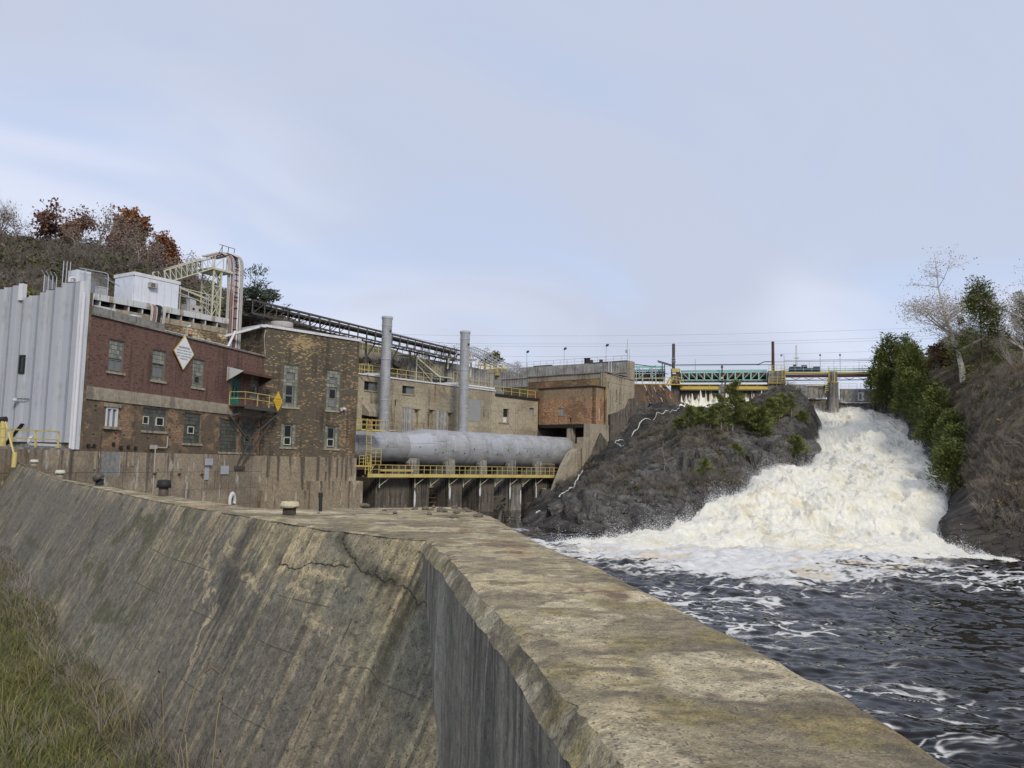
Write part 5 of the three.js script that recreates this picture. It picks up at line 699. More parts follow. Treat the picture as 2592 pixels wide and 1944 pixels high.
// ---- forebay wall with lamps and railing
{
  const t = thing('forebay_wall', 'long pale cracked concrete forebay wall carrying a railing', 'wall', FF);
  mb().poly([[-33, 20], [-.6, 20], [-.6, 23.45], [-20, 23.55], [-33, 23.7]], -1, 0).build('wall', P.concPale, t); mb().box(-.6, .05, 10, 23.42, -1.4, .12).build('end_pillar', P.concTan, t); mb().box(-33, -.6, 21.55, 21.75, .001, .12).build('ledge', P.concTan, t);
  for (const x of [-4.0, -3.55]) mb().tube(R3(x, 20.5, .12), R3(x, 23.7, .12), .07).build('pipe', P.white, t); mb().box(-8, -.65, 23.46, 23.58, -1, .06).build('broken_cap', P.concDark, t);
  mb().poly([[-33, 17], [-27, 17], [-27, 21.55], [-33, 21.55]], -.5, .2).build('lower_wall', P.concPale, t);
}
{ const t = thing('forebay_railing', 'cream pipe railing along the top of the forebay wall', 'railing', FF); mb().rail(R3(-26, 23.6, -.7), R3(-13, 23.55, -.7), 1, 9, .05).build('far_rail', P.cream, t); mb().rail(R3(-13, 23.55, -.7), R3(-.5, 23.5, -.7), 1, 8, .05).build('near_rail', P.cream, t); mb().rail(R3(-34, 23.6, -.5), R3(-26, 23.6, -.5), 1.05, 6, .08).build('yellow_rail', P.gateYellow, t); mb().rail(R3(-31, 22.7, .6), R3(-27.5, 22.5, .6), 1.05, 3, .09).box(-31, -27.4, 22.35, 22.5, .1, .7).build('outrigger', P.gateYellow, t); }
[[-21.9, 'yard lamp on a thin pole above the forebay wall, beside the dark panel'], [-13.7, 'yard lamp on a thin pole above the middle of the forebay wall'], [-5.1, 'yard lamp on a thin pole above the forebay wall, nearest its antenna end']].forEach(([x, l]) => { const t = thing('yard_lamp', l, 'lamp', FF, 'lamps on the forebay wall'); mb().tube(R3(x, 23.5, -.8), R3(x, 26.3, -.8), .045, .04).build('pole', P.galv, t); const g = new THREE.SphereGeometry(.27, 10, 8); g.scale(1.25, .8, .8); g.rotateZ(.45); g.translate(x + .2, 26.5, -.8); mb().add(g).build('lamp_head', P.steel, t); });
{ const t = thing('antenna_mast', 'grey antenna pole with a box at the forebay wall end', 'mast', FF); mb().tube(R3(-.9, 23.5, -.6), R3(-.9, 27.2, -.6), .06, .05).build('pole', P.galv, t); mb().box(-1.12, -.75, 24.9, 25.4, -.5, -.3).build('box', P.galv, t); mb().tube(R3(-.45, 23.5, -.6), R3(-.45, 25.6, -.6), .04).build('post', P.cream, t);
  const b = thing('steel_drum', 'black steel drum with a lid on the forebay wall', 'drum', FF); mb().lathe([[.5, 0], [.52, .1], [.5, .45], [.52, .5], [.5, .85], [.62, .88], [.6, .95], [0, .97]], -8.7, 23.5, -.5, 16).build('body', P.black, b); mb().box(-8.1, -7.6, 23.5, 24.1, -.7, -.3).build('side_box', P.steel, b);
  const c = thing('valve_box', 'grey box on the forebay wall between drum and antenna', 'box', FF); mb().box(-6.1, -5.6, 23.5, 24.0, -.6, -.2).build('body', P.steel, c); mb().box(-6.15, -5.55, 24, 24.06, -.65, -.15).build('lid', P.galv, c);
  const d = thing('solar_array', 'long dark flat solar array lying on the forebay wall', 'solar array', FF); mb().box(-19.9, -16, 23.6, 23.72, -.6, -.1).build('sheet', P.black, d); mb().box(-19.7, -16.2, 23.5, 23.6, -.5, -.2).build('bearer', P.wood, d); }
// ---------------------------------------------------------------- the dam
{
  const t = thing('spillway_abutment', 'sloping stained concrete abutment beside the open sluice', 'dam', FD);
  const f = (s, y) => { const k = (20.3 - y) * .45; return [s, y, .3 + k]; }, n = 60, m = 40, tS = region(768, 512, -10, 2, 12, 21, (x, y, o) => { const q = fbm(x * .6, y * .5, 5, 1301), st = fbs(x * 3.4 + y * 1.5, y * .5, 5, 1303), g = fbs(x * 9, y * 9, 4, 1305); let c = mix3([112, 94, 78], [84, 70, 60], q); const z = sst(-7.2, -5.4, x + (y - 18) * .3); c = mix3(c, [44, 38, 34], sst(.46, .6, st) * .8 * z); c = mix3(c, [206, 190, 170], sst(.6, .67, st * .8 + g * .2) * z * .9); c = mix3(c, [150, 98, 70], sst(.6, .68, fbs(x * 2.6 + y, y * .5 + 7, 4, 1307)) * z * .6); set(o, c, .8 + .35 * g); o[3] = 90 + g * 100; }, { bump: true });
  t.add(mesh('sloping_face', gridGeo(n, m, (u, v) => { const y = mix(20.2, 12.5, v), r = y > 19.8 ? -2.5 : mix(-2.5, 1.2, (19.8 - y) / 3.9), x = mix(-9.6, Math.min(r, 1.2), u), k = (20.3 - y) * .42; return [x, y, .3 + k + (fbm(x * 1.2, y * 1.2, 4, 1309) - .5) * .25, x, y]; }), mat({ roughness: .92 }, tS, .03)));
  mb().poly([[-9.6, 20.25], [-2.5, 19.85], [.9, 16.2], [.9, 12.5], [-9.6, 12.5]], -2, .25).build('core', P.spill, t); mb().box(-9.6, -2.6, 20.2, 20.32, -1.5, .4).build('yellow_kerb', P.gateYellow, t); mb().rail(R3(-9, 20.3, .2), R3(-3, 20.15, .2), 1.05, 5, .06).build('railing', P.yellow, t); for (const x of [-7.7, -6.6, -5, -4.4]) mb().box(x, x + .12, 20.3, 23.6, -.4, -.3).build('post', P.galv, t);
  mb().bar(R3(-9.2, 23.95, -.4), R3(-4.4, 23.3, -.4), .1, .12).build('pipe_run', P.black, t);
}
const fallTex = region(1024, 256, -1, 15, 15.5, 19.6, (x, y, o) => { const st = fbs(x * 3.2, y * .22, 4, 1311), s2 = fbs(x * 9, y * .5, 4, 1313), h = sst(19.2, 16.8, y), w = sst(.62 - h * .32, .72 - h * .22, st * .65 + s2 * .35); let c = mix3([66, 46, 30], [36, 26, 20], s2); c = mix3(c, [226, 220, 200], w); set(o, c); o[3] = 80 + w * 150; }, { bump: true });
const mFall = mat({ roughness: .6 }, fallTex, .1);
[[-.35, 6.25, 'yellow sluice gate beam beside the old timber tower'], [7.25, 14.15, 'yellow sluice gate beam beside the railed concrete pier']].forEach(([a, b, l], k) => {
  const t = thing('sluice_gate', l, 'gate', FD, 'sluice gates'); mb().box(a, b, 19.36, 19.88, -.2, .15).build('gate_beam', P.gateYellow, t); mb().box(a, b, 19.3, 19.36, -.3, .3).build('lower_flange', P.rust, t); mb().rail(R3(a, 19.88, -.3), R3(b, 19.88, -.3), .75, 4, .05).build('railing', P.yellow, t); mb().box(a, b, 19.9, 20.3, -1.2, -1).build('back_wall', P.rust, t); mb().box(a - .15, a + .1, 16, 21, -.5, .2).build('guide', P.rust, t);
  const R = rng(31 + k), g = gridGeo(120, 30, (u, v) => { const x = mix(a + .1, b - .05, u), y = mix(19.3, 15.8, v), n = fbs(x * 3.2, y * .22, 4, 1311); return [x, y, -.5 + v * v * 1.6 + (n - .5) * 1.4 * v, x, y]; });
  const w = structure(mesh('water_curtain', g, mFall, scene)); w.position.set(FD.x, 0, -FD.d); w.rotation.y = FD.r;
  const fg = gridGeo(100, 30, (u, v) => { const x = mix(a - .2, b + .3, u), z = mix(-.2, 4.6, v), pl = fbm(x * 2.2, 3 + k, 3, 1321), spike = Math.pow(Math.max(0, 1 - Math.abs(z - .9) / 1), 1) * Math.pow(pl, 3) * 5.2; return [x, 16.9 - z * .22 + spike + Math.abs(2 * fbm(x * 1.6, z * 1.6, 4, 1323) - 1) * .7 - sst(3.4, 4.6, z) * 1.4 - sst(.35, 0, Math.min(u, 1 - u) * 6) * .5, z, x * 2, z * 2]; });
  const fm = structure(mesh('boiling_water', fg, mat({ color: rgb(226, 222, 206), roughness: .95 }), scene)); fm.position.copy(w.position); fm.rotation.copy(w.rotation);
});
{
  const t = thing('timber_tower', 'weathered post and tower with a tin lean-to and yellow stair beside the sluice', 'tower', FD);
  mb().box(-1.75, -.25, 16, 22.9, -1.4, .2).build('pier', P.concDark, t);
  const g = new THREE.CylinderGeometry(.24, .3, 7, 8, 12), p = g.attributes.position; for (let i = 0; i < p.count; i++) p.setX(i, p.getX(i) * (.85 + .35 * fbm(p.getY(i) * 1.3, p.getZ(i) * 4, 3, 1331))); g.computeVertexNormals(); g.translate(-1.32, 23.7, .1); mesh('old_post', uvMetres(g), P.wood, t);
  mb().bar(R3(-4, 24.3, .1), R3(-1.6, 23.55, .1), .9, .08).bar(R3(-4, 24.15, -.3), R3(-1.6, 23.4, -.3), .12, .12).build('lean_to_roof', P.steel, t); for (const [x, y] of [[-3.3, 23.9], [-2.9, 23.8], [-3.7, 22.4]]) mb().box(x, x + .14, 20.5, y, -.2, -.05).build('post', P.steel, t);
  mb().bar(R3(-3.7, 22.5, .2), R3(-2.2, 21.9, .2), .4, .06).build('brace', P.steel, t); for (let i = 0; i < 3; i++) { const q = new THREE.TorusGeometry(.36, .05, 6, 14); q.rotateX(Math.PI / 2); q.translate(-1.3, [24.2, 24.0, 24.6][i], .1); mesh('band', q, P.galv, t); }
  mb().box(-1.6, -.3, 22.3, 22.9, .2, .5).build('hoist_box', P.yellow, t); mb().box(-1.5, -.9, 21.95, 22.2, .5, .54).build('small_sign', P.white, t);
  mb().box(-2.8, .35, 20.05, 20.2, .2, 1.2).build('platform', P.gateYellow, t); mb().rail(R3(-1.4, 20.5, 1.15), R3(.35, 20.2, 1.15), 1, 3, .07).rail(R3(-2.8, 20.2, 1.15), R3(-1.6, 20.2, 1.15), 1.1, 2, .07).build('railing', P.yellow, t); mb().bar(R3(-2.7, 19.8, 1), R3(-1.7, 21.4, 1), .08, .25).bar(R3(-2.2, 19.8, 1), R3(-1.2, 21.4, 1), .08, .25).build('stair', P.gateYellow, t);
}
{ const t = thing('middle_pier', 'slim concrete pier with a steel post between the two sluices', 'pier', FD); mb().box(6.3, 7.25, 15.5, 20.2, -1.5, .4).build('shaft', P.concGrey, t); mb().box(6.62, 6.8, 20.2, 23.5, -.4, -.2).build('post', P.black, t); mb().lathe([[0, .5], [.14, .4], [.22, .2], [.14, 0]], 6.71, 23, -.3, 10).build('insulator', P.rust, t); mb().box(6.5, 6.95, 21.2, 21.5, -.5, -.1).build('bracket', P.cream, t); }
{ const t = thing('railed_pier', 'broad concrete pier with yellow ladder and railing between the gates', 'pier', FD); mb().box(14.15, 16.85, 15.5, 22.4, -2.4, .3).build('shaft', P.concGrey, t); mb().box(14.1, 16.9, 20.33, 20.42, .3, .75).build('ledge', P.gateYellow, t); mb().rail(R3(14.15, 20.42, .72), R3(16.88, 20.42, .72), .95, 2, .055).rail(R3(14.2, 22.4, .1), R3(16.85, 22.4, .1), .95, 4, .055).build('railing', P.yellow, t); mb().box(14.1, 16.9, 22.4, 22.5, .1, .36).build('top_edge', P.gateYellow, t); for (const x of [16.25, 16.75]) mb().box(x, x + .06, 20.4, 23.2, .45, .5).build('ladder_side', P.yellow, t); for (let i = 0; i < 8; i++) mb().box(16.31, 16.75, 20.6 + i * .32, 20.65 + i * .32, .45, .5).build('rung', P.yellow, t); mb().box(15.45, 15.55, 16.5, 20.33, .301, .36).build('corner_strip', P.cream, t); }
{ const t = thing('gate_pole', 'tall reddish timber pole standing on the railed pier', 'pole', FD); mb().tube(R3(15, 22.4, -.8), R3(15, 27.4, -.8), .26, .23, 10).build('shaft', P.redwood, t); mb().tube(R3(15, 27.4, -.8), R3(15, 27.5, -.8), .27, .25, 10).build('cap', P.steel, t); }
{ const t = thing('round_nosed_pier', 'round-nosed concrete pier with ladder beside the big grey gate', 'pier', FD); mb().box(23.62, 25.18, 15, 20.5, -2.2, -.3).tube(R3(24.4, 15, -.3), R3(24.4, 20.5, -.3), .78, .78, 20).build('shaft', P.concGrey, t); mb().box(23.75, 25.05, 20.5, 22.4, -2, -.5).build('upper_shaft', P.concGrey, t); mb().tube(R3(24.4, 20.5, -.3), R3(24.4, 20.6, -.3), .84, .84, 20).build('ledge', P.gateYellow, t); for (const [x, x2] of [[23.6, 23.7], [24.5, 24.6]]) mb().bar(R3(x, 20.6, .3), R3(x2, 23, .1), .1).build('post', P.yellow, t); for (let i = 0; i < 6; i++) mb().box(23.1, 23.6, 19.2 + i * .3, 19.27 + i * .3, .0, .1).build('rung', P.yellow, t); mb().bar(R3(23.05, 18.8, .05), R3(23.3, 21.2, .05), .08).build('ladder_side', P.yellow, t); }
{ const t = thing('curved_gate_wall', 'curved grey steel gate between the railed pier and the round pier', 'gate', FD); const N = 9; for (let i = 0; i < N; i++) { const a = mix(17, 23.4, i / N), b = mix(17, 23.4, (i + 1) / N), z = .2 - .9 * sst(.6, 1, i / N), lo = 17.9 + .35 * sst(.75, 1, i / N) - (i === 0 ? 0 : 0); mb().box(a + .015, b - .015, lo, 20.05, z - .3, z).build('gate_plate', P.concGrey, t); } mb().box(17, 23.4, 20.05, 20.2, -.9, .1).build('top_beam', P.concTan, t); mb().box(20, 22.8, 19.9, 20.02, .21, .4).build('yellow_beam', P.cream, t); mb().rail(R3(17.2, 20.2, -.2), R3(23, 20.2, -.2), .8, 5, .045).build('railing', P.cream, t); mb().box(16.86, 17.05, 18.2, 19.9, .2, .36).build('white_seal', P.white, t); mb().rail(R3(19.3, 19, .4), R3(20.2, 19, .4), .9, 3, .05, 3).build('cage', P.galv, t); mb().box(17, 23.6, 13, 17.85, -2, -.6).build('sill_wall', P.concDark, t); }
{
  const t = thing('grey_gate', 'big flat grey sluice gate with a white square mark and ladder', 'gate', FD);
  const xs = [25.3, 27.3, 29.3, 31.4]; for (let i = 0; i < 3; i++) for (let j = 0; j < 2; j++) mb().box(xs[i] + .01, xs[i + 1] - .01, 17.25 + j * 1.05, 18.28 + j * 1.06, -.2, .02).build('gate_plate', P.concGrey, t);
  mb().box(25.3, 31.4, 19.38, 19.5, -.3, .15).build('top_beam', P.greypipe, t); mb().box(25.6, 31.1, 17.2, 17.28, .021, .12).box(25.4, 26.0, 17.4, 17.48, .021, .12).box(30.5, 31, 17.4, 17.48, .021, .12).build('seal_strip', P.white, t);
  for (const x of [27.58, 27.98]) mb().box(x, x + .05, 17.4, 19.4, .08, .13).build('ladder_side', P.galv, t); for (let i = 0; i < 6; i++) mb().box(27.63, 27.98, 17.55 + i * .3, 17.6 + i * .3, .08, .13).build('rung', P.galv, t);
  mb().box(28.08, 28.26, 17.55, 18.9, .021, .04).box(28.26, 28.98, 18.72, 18.9, .021, .04).box(28.26, 28.98, 17.55, 17.73, .021, .04).box(28.62, 28.8, 17.73, 18.72, .021, .04).box(28.8, 28.98, 17.73, 18.1, .021, .04).box(28.8, 28.98, 18.35, 18.72, .021, .04).build('white_mark', P.white, t);
  mb().rail(R3(25.5, 19.5, -.2), R3(28, 19.5, -.2), .85, 2, .045).rail(R3(28.5, 19.5, -.2), R3(31, 19.5, -.2), .85, 2, .045).build('railing', P.cream, t); mb().box(25, 33, 12, 17.15, -1.5, -.3).build('sill_wall', P.concDark, t); mb().box(31.4, 34, 12, 20.2, -2, .6).build('bank_abutment', P.concDark, t);
}
// bridges over the dam
{ const t = thing('teal_truss_bridge', 'pale teal steel truss bridge carrying dark pipes over the sluices', 'bridge', FD); for (const z of [-1.2, -2.6]) { mb().bar(R3(-.1, 22.65, z), R3(14.1, 22.75, z), .14, .2).build('top_chord', P.teal, t); mb().bar(R3(-.1, 21.08, z), R3(14.1, 21.08, z), .14, .18).build('bottom_chord', P.teal, t); } for (let i = 0; i <= 11; i++) { const x = mix(0, 14, i / 11); mb().bar(R3(x, 21.1, -1.2), R3(x, 22.68, -1.2), .2, .14).build('vertical', P.teal, t); if (i < 11) { const x2 = mix(0, 14, (i + 1) / 11); mb().bar(R3(i < 6 ? x : x, i < 5 ? 22.6 : 21.15, -1.2), R3(x2, i < 5 ? 21.15 : 22.6, -1.2), .13, .1).build('diagonal', P.teal, t); } }
  mb().tube(R3(-.5, 21.75, -1.9), R3(14.2, 21.85, -1.9), .34, .34, 14).tube(R3(-.5, 22.2, -2.2), R3(14.2, 22.3, -2.2), .2, .2, 12).tube(R3(-.5, 21.35, -2.3), R3(14.2, 21.4, -2.3), .22, .22, 12).build('pipe', P.rust, t); mb().box(-.2, 14.2, 20.8, 21.0, -2.7, -1.15).build('deck', P.steel, t); for (let i = 0; i < 8; i++) { const x = .9 + i * 1.75; mb().bar(R3(x - .6, 20.98, -1.1), R3(x, 20.72, -1.1), .1).bar(R3(x, 20.72, -1.1), R3(x + .6, 20.98, -1.1), .1).build('bearing', P.black, t); } mb().tube(R3(2.3, 22.7, -1.2), R3(2.3, 24.7, -1.2), .05).build('vent_post', P.teal, t); mb().tube(R3(0, 20.68, -1.1), R3(14, 20.72, -1.1), .06).build('lower_pipe', P.black, t); }
{ const t = thing('teal_approach_truss', 'short teal truss with pipes between forebay wall and timber tower', 'bridge', FD); for (const z of [-1.4, -3]) mb().bar(R3(-9.4, 23.55, z), R3(-2.9, 23.5, z), .12, .16).bar(R3(-9.4, 21.35, z), R3(-2.9, 21.55, z), .12, .14).build('chord', P.teal, t); for (let i = 0; i < 4; i++) { const x = -9.2 + i * 2; mb().bar(R3(x, 21.4, -1.4), R3(x, 23.5, -1.4), .18, .12).build('vertical', P.teal, t); if (i < 3) mb().bar(R3(x, 21.45, -1.4), R3(x + 2, 23.4, -1.4), .1).bar(R3(x, 21.45, -3), R3(x + 2, 23.4, -3), .1).build('diagonal', P.teal, t); } for (const [y, r, m] of [[22, .26, P.rust], [22.5, .16, P.rust], [21.65, .2, P.rust], [22.9, .14, P.teal]]) mb().tube(R3(-9.6, y, -2.1), R3(-2.8, y + .1, -2.1), r, r, 12).build('pipe', m, t); mb().box(-9.5, -2.9, 21.05, 21.3, -3, -1.3).build('deck', P.black, t); }
{ const t = thing('pipe_bridge', 'long deck with brown girder and yellow edge over the grey gates', 'bridge', FD); mb().box(16.86, 33, 22.12, 22.34, -1.5, -.5).build('yellow_edge', P.gateYellow, t); mb().tube(R3(16.86, 21.72, -1), R3(34, 21.8, -1), .27, .27, 14).build('girder_pipe', P.rust, t); mb().bar(R3(16.9, 22.85, -1.4), R3(34, 23.05, -1.4), .09).bar(R3(16.9, 22.55, -1.4), R3(34, 22.72, -1.4), .1, .16).build('teal_rail', P.teal, t); for (let i = 0; i < 12; i++) { const x = 17.2 + i * 1.3; mb().bar(R3(x, 22.3, -.6), R3(x, 23.25, -.6), .05).build('post', P.yellow, t); } mb().bar(R3(16.9, 23.25, -.6), R3(33, 23.3, -.6), .05).bar(R3(16.9, 22.8, -.6), R3(33, 22.82, -.6), .04).build('handrail', P.cream, t); mb().tube(R3(17, 20.97, -1), R3(33, 21.1, -1), .07).build('lower_pipe', P.black, t); for (let i = 0; i < 7; i++) { const x = 18.6 + i * 2.1; mb().bar(R3(x - .7, 21.4, -1), R3(x, 21.15, -1), .08).bar(R3(x + .7, 21.4, -1), R3(x, 21.15, -1), .08).build('hanger', P.black, t); } mb().tube(R3(15.2, 24.12, -1), R3(33, 24.25, -1), .06).tube(R3(16.8, 24.33, -1.2), R3(33, 24.55, -1.2), .045).build('service_pipe', P.galv, t); for (const x of [20.8, 24.6, 28.5]) mb().bar(R3(x, 22.3, -1), R3(x, 24.4, -1), .05).build('hanger_post', P.galv, t); }
{ const t = thing('black_cable_pipe', 'thin black pipe strung from timber tower to reddish pole', 'pipe', FD); mb().tube(R3(-1, 23.58, -.2), R3(12.6, 23.64, -.5), .08).tube(R3(12.6, 23.64, -.5), R3(13.6, 24.1, -.7), .07).tube(R3(13.6, 24.1, -.7), R3(15, 24.12, -.8), .07).build('run', P.black, t); mb().box(12.4, 14.9, 23.55, 23.64, -.7, -.6).build('lower_run', P.black, t); }
{ const t = thing('blue_hoist', 'dark blue gate hoist motors on the deck beside the mast', 'hoist', FD); mb().tube(R3(17.5, 22.75, -.9), R3(22.4, 22.75, -.9), .32, .32, 14).build('drum', P.blue, t); mb().box(17.5, 22.4, 22.34, 22.5, -1.3, -.55).build('base', P.blue, t); mb().box(17.6, 19.4, 22.9, 23.25, -1.1, -.6).box(18.2, 18.7, 23.2, 23.6, -1, -.7).build('gearbox', P.blue, t); mb().tube(R3(19.5, 23.3, -.9), R3(20.4, 23.3, -.9), .24, .24, 12).build('motor', P.blue, t); mb().tube(R3(21.4, 22.95, -.9), R3(22.4, 22.95, -.9), .34, .34, 12).build('motor', P.blue, t); }
{ const t = thing('lattice_mast', 'slim pale orange lattice mast rising behind the blue hoist', 'mast', FD); for (const [x, z] of [[18.66, -1.5], [18.94, -1.5], [18.8, -1.75]]) mb().bar(R3(x, 22.5, z), R3(18.8 + (x - 18.8) * .7, 27, -1.6 + (z + 1.6) * .7), .035).build('leg', P.cream, t); for (let i = 0; i < 13; i++) mb().bar(R3(18.66, 22.7 + i * .33, -1.5), R3(18.94, 23 + i * .33, -1.5), .03).build('lacing', P.redpipe, t); mb().box(18.4, 19.25, 24.78, 24.86, -1.8, -1.4).build('collar', P.teal, t); }
[[16.8, 'hook-necked lamp post beside the reddish pole', 1], [22.5, 'short lamp post at the end of the blue hoist', 0], [25.6, 'short lamp post above the round-nosed pier', 0]].forEach(([x, l, h]) => { const t = thing('deck_lamp', l, 'lamp', FD, 'lamps on the dam deck'); mb().tube(R3(x, 22.4, -1), R3(x, 25.1, -1), .045).build('pole', P.galv, t); if (h) mb().path([R3(x, 25, -1), R3(x - .1, 25.3, -1), R3(x - .45, 25.4, -1)], .035).build('arm', P.galv, t); const g = new THREE.CylinderGeometry(.1, .17, .28, 10); g.translate(x - h * .45, 25.22 - h * .02, -1); mb().add(g).build('lamp_head', P.steel, t); });

// ---------------------------------------------------------------- conveyor and lattice tower on the hill side
{
  const t = thing('lattice_tower', 'cream lattice steel tower and sloping gantry above the roof deck', 'tower', FP);
  const L = [[10.5, -.15], [11.3, -.15], [12, -1.5], [10.9, -2.2]]; L.forEach(([x, z]) => mb().bar(R3(x, 18.05, z), R3(x, 22.1, z), .11).build('leg', P.cream, t));
  for (let i = 0; i < 4; i++) { const [a, b] = [L[i], L[(i + 1) % 4]]; for (let k = 0; k < 3; k++) { const y = 18.1 + k * 1.3; mb().bar(R3(a[0], y, a[1]), R3(b[0], y + 1.3, b[1]), .05).bar(R3(b[0], y, b[1]), R3(a[0], y + 1.3, a[1]), .05).bar(R3(a[0], y + 1.3, a[1]), R3(b[0], y + 1.3, b[1]), .045).build('cross_brace', P.cream, t); } }
  mb().box(10.2, 12.4, 22.05, 22.22, -2.4, 0).build('platform', P.cream, t); for (const [x, z] of [[10.5, -.1], [11.4, -.1], [12.1, -.6]]) mb().bar(R3(x, 22.2, z), R3(x, 23.3, z), .07).build('upper_post', P.cream, t); mb().bar(R3(10.5, 22.2, -.1), R3(11.4, 23.2, -.1), .045).build('brace', P.cream, t);
  for (const z of [-.1, -1.7]) { const a = R3(6.4, 20.15, z - .6), b = R3(10.4, 22.15, z), u = R3(-.15, 1, 0); mb().bar(a, b, .07).bar(a.clone().add(u), b.clone().add(u), .08).build('gantry_chord', P.cream, t); for (let i = 0; i <= 9; i++) { const p = a.clone().lerp(b, i / 9); mb().bar(p, p.clone().add(u), .055).build('gantry_post', P.cream, t); if (i < 9) { const q = a.clone().lerp(b, (i + 1) / 9); mb().bar(p.clone().add(u), q, .04).build('gantry_diagonal', P.cream, t); } } }
  for (let i = 0; i <= 8; i++) { const p = R3(6.4, 20.15, -.7).lerp(R3(10.4, 22.15, -.1), i / 8); mb().bar(p, p.clone().add(R3(0, 0, -1.6)), .045).build('cross_member', P.cream, t); }
  mb().bar(R3(6.2, 21.2, -1.4), R3(12.2, 23.75, -1), 1.2, .08).build('cable_tray', P.steel, t);
  mb().bar(R3(7.2, 20, -.5), R3(12, 19.9, -.6), .06).bar(R3(7.2, 19.6, -.5), R3(10.6, 19.0, -.4), .05).bar(R3(7.5, 20, -.5), R3(11.8, 19.4, -1), .11, .16).build('lower_gantry', P.cream, t);
  mb().bar(R3(11.4, 24.55, -.8), R3(13.05, 24.5, -.8), .04).bar(R3(11.7, 23.7, -.8), R3(11.7, 24.5, -.8), .045).bar(R3(12.3, 23.7, -.8), R3(12.35, 24.5, -.8), .045).bar(R3(12.95, 24.1, -.8), R3(13, 24.5, -.8), .04).bar(R3(11.4, 23.8, -.8), R3(11.75, 24.5, -.8), .035).build('top_frame', P.steel, t);
}
function cableRiser(label, pts, fr, w) { const t = thing('cable_riser', label, 'pipes', fr); const cols = [P.greypipe, P.redpipe, P.greypipe, P.redpipe, P.white, P.greypipe]; cols.forEach((m, i) => { const off = (i - 2.5) * w, c = mb().path(pts.map(p => p.clone().add(R3(off, 0, off * .3))), w * .42, 7, 40).build('cable_pipe', m, t); }); const curve = new THREE.CatmullRomCurve3(pts, false, 'catmullrom', .2); for (let i = 0; i < 34; i++) { const p = curve.getPoint(i / 33); mb().bar(p.clone().add(R3(-w * .6, 0, .1)), p.clone().add(R3(w * 1.6, 0, .12)), .06).build('tray_rung', P.black, t); } for (const s of [-3.1, 3.1]) mb().path(pts.map(p => p.clone().add(R3(s * w, 0, s * w * .3))), w * .35, 6, 40).build('tray_side', P.greypipe, t); return t; }
cableRiser('tall bundle of red and grey pipes bending over the lattice tower', [R3(10.8, 23.3, -1.2), R3(12.2, 23.9, -.8), R3(12.6, 23.6, -.3), R3(12.75, 22.8, -.2), R3(12.8, 20, -.2), R3(12.85, 15, -.2)], FP, .2);
cableRiser('short curved bundle of red and white pipes below the white shed', [R3(5.1, 18.0, .2), R3(5.2, 17.85, .35), R3(5.1, 17.3, .55), R3(5.0, 16.5, .6), R3(4.9, 14.6, .6)], FP, .16);
{
  const t = thing('conveyor_bridge', 'long dark steel conveyor truss running along the hillside towards the dam', 'conveyor');
  const a = V(-29.2, 21.6, 88), b = V(-8.8, 21.5, 124.5), n = 24, side = b.clone().sub(a).setY(0).normalize().cross(UP).multiplyScalar(1.5);
  for (const o of [R3(0, 0, 0), side]) { const p = a.clone().add(o), q = b.clone().add(o); mb().bar(p, q, .16, .2).bar(p.clone().setY(23.0), q.clone().setY(22.9), .18, .2).build('chord', P.steel, t); for (let i = 0; i <= n; i++) { const c = p.clone().lerp(q, i / n); mb().bar(c, c.clone().setY(22.95), .12).build('post', P.steel, t); if (i < 9) mb().bar(c, p.clone().lerp(q, (i + 1) / n).setY(22.95), .07).build('diagonal', P.steel, t); } }
  for (let i = 0; i <= n; i++) { const c = a.clone().lerp(b, i / n); mb().bar(c, c.clone().add(side), .08).build('cross_member', P.steel, t); } const mid = side.clone().multiplyScalar(.5); mb().bar(a.clone().add(mid).setY(22.5), b.clone().add(mid).setY(22.4), 1.2, .1).build('belt_tray', P.black, t); mb().bar(a.clone().add(mid).setY(23.15), b.clone().add(mid).setY(23.05), .4, .14).build('pipe_tray', P.cream, t);
  for (const k of [.36, .5, .62, .73, .84, .95]) { const c = a.clone().lerp(b, k); mb().bar(c.clone().setY(18), c, .24).bar(c.clone().add(R3(0, -2.2, 0)), c.clone().add(b.clone().sub(a).normalize().multiplyScalar(1.8)), .14).build('trestle_leg', P.steel, t); }
  mb().bar(a.clone().setY(23), a.clone().setY(21.6).lerp(a.clone().add(R3(-1.2, 0, 1.5)), 1), .1).build('end_brace', P.cream, t); mb().path([a.clone().add(R3(-1.2, 3, 1)), a.clone().add(R3(-.6, 2.9, .6)), a.clone().add(R3(-.4, 2.2, .4)), a.clone().add(R3(-.4, 1.2, .3)), a.clone().add(R3(0, 1.1, 0))], .12).build('yellow_pipe', P.gateYellow, t);
}
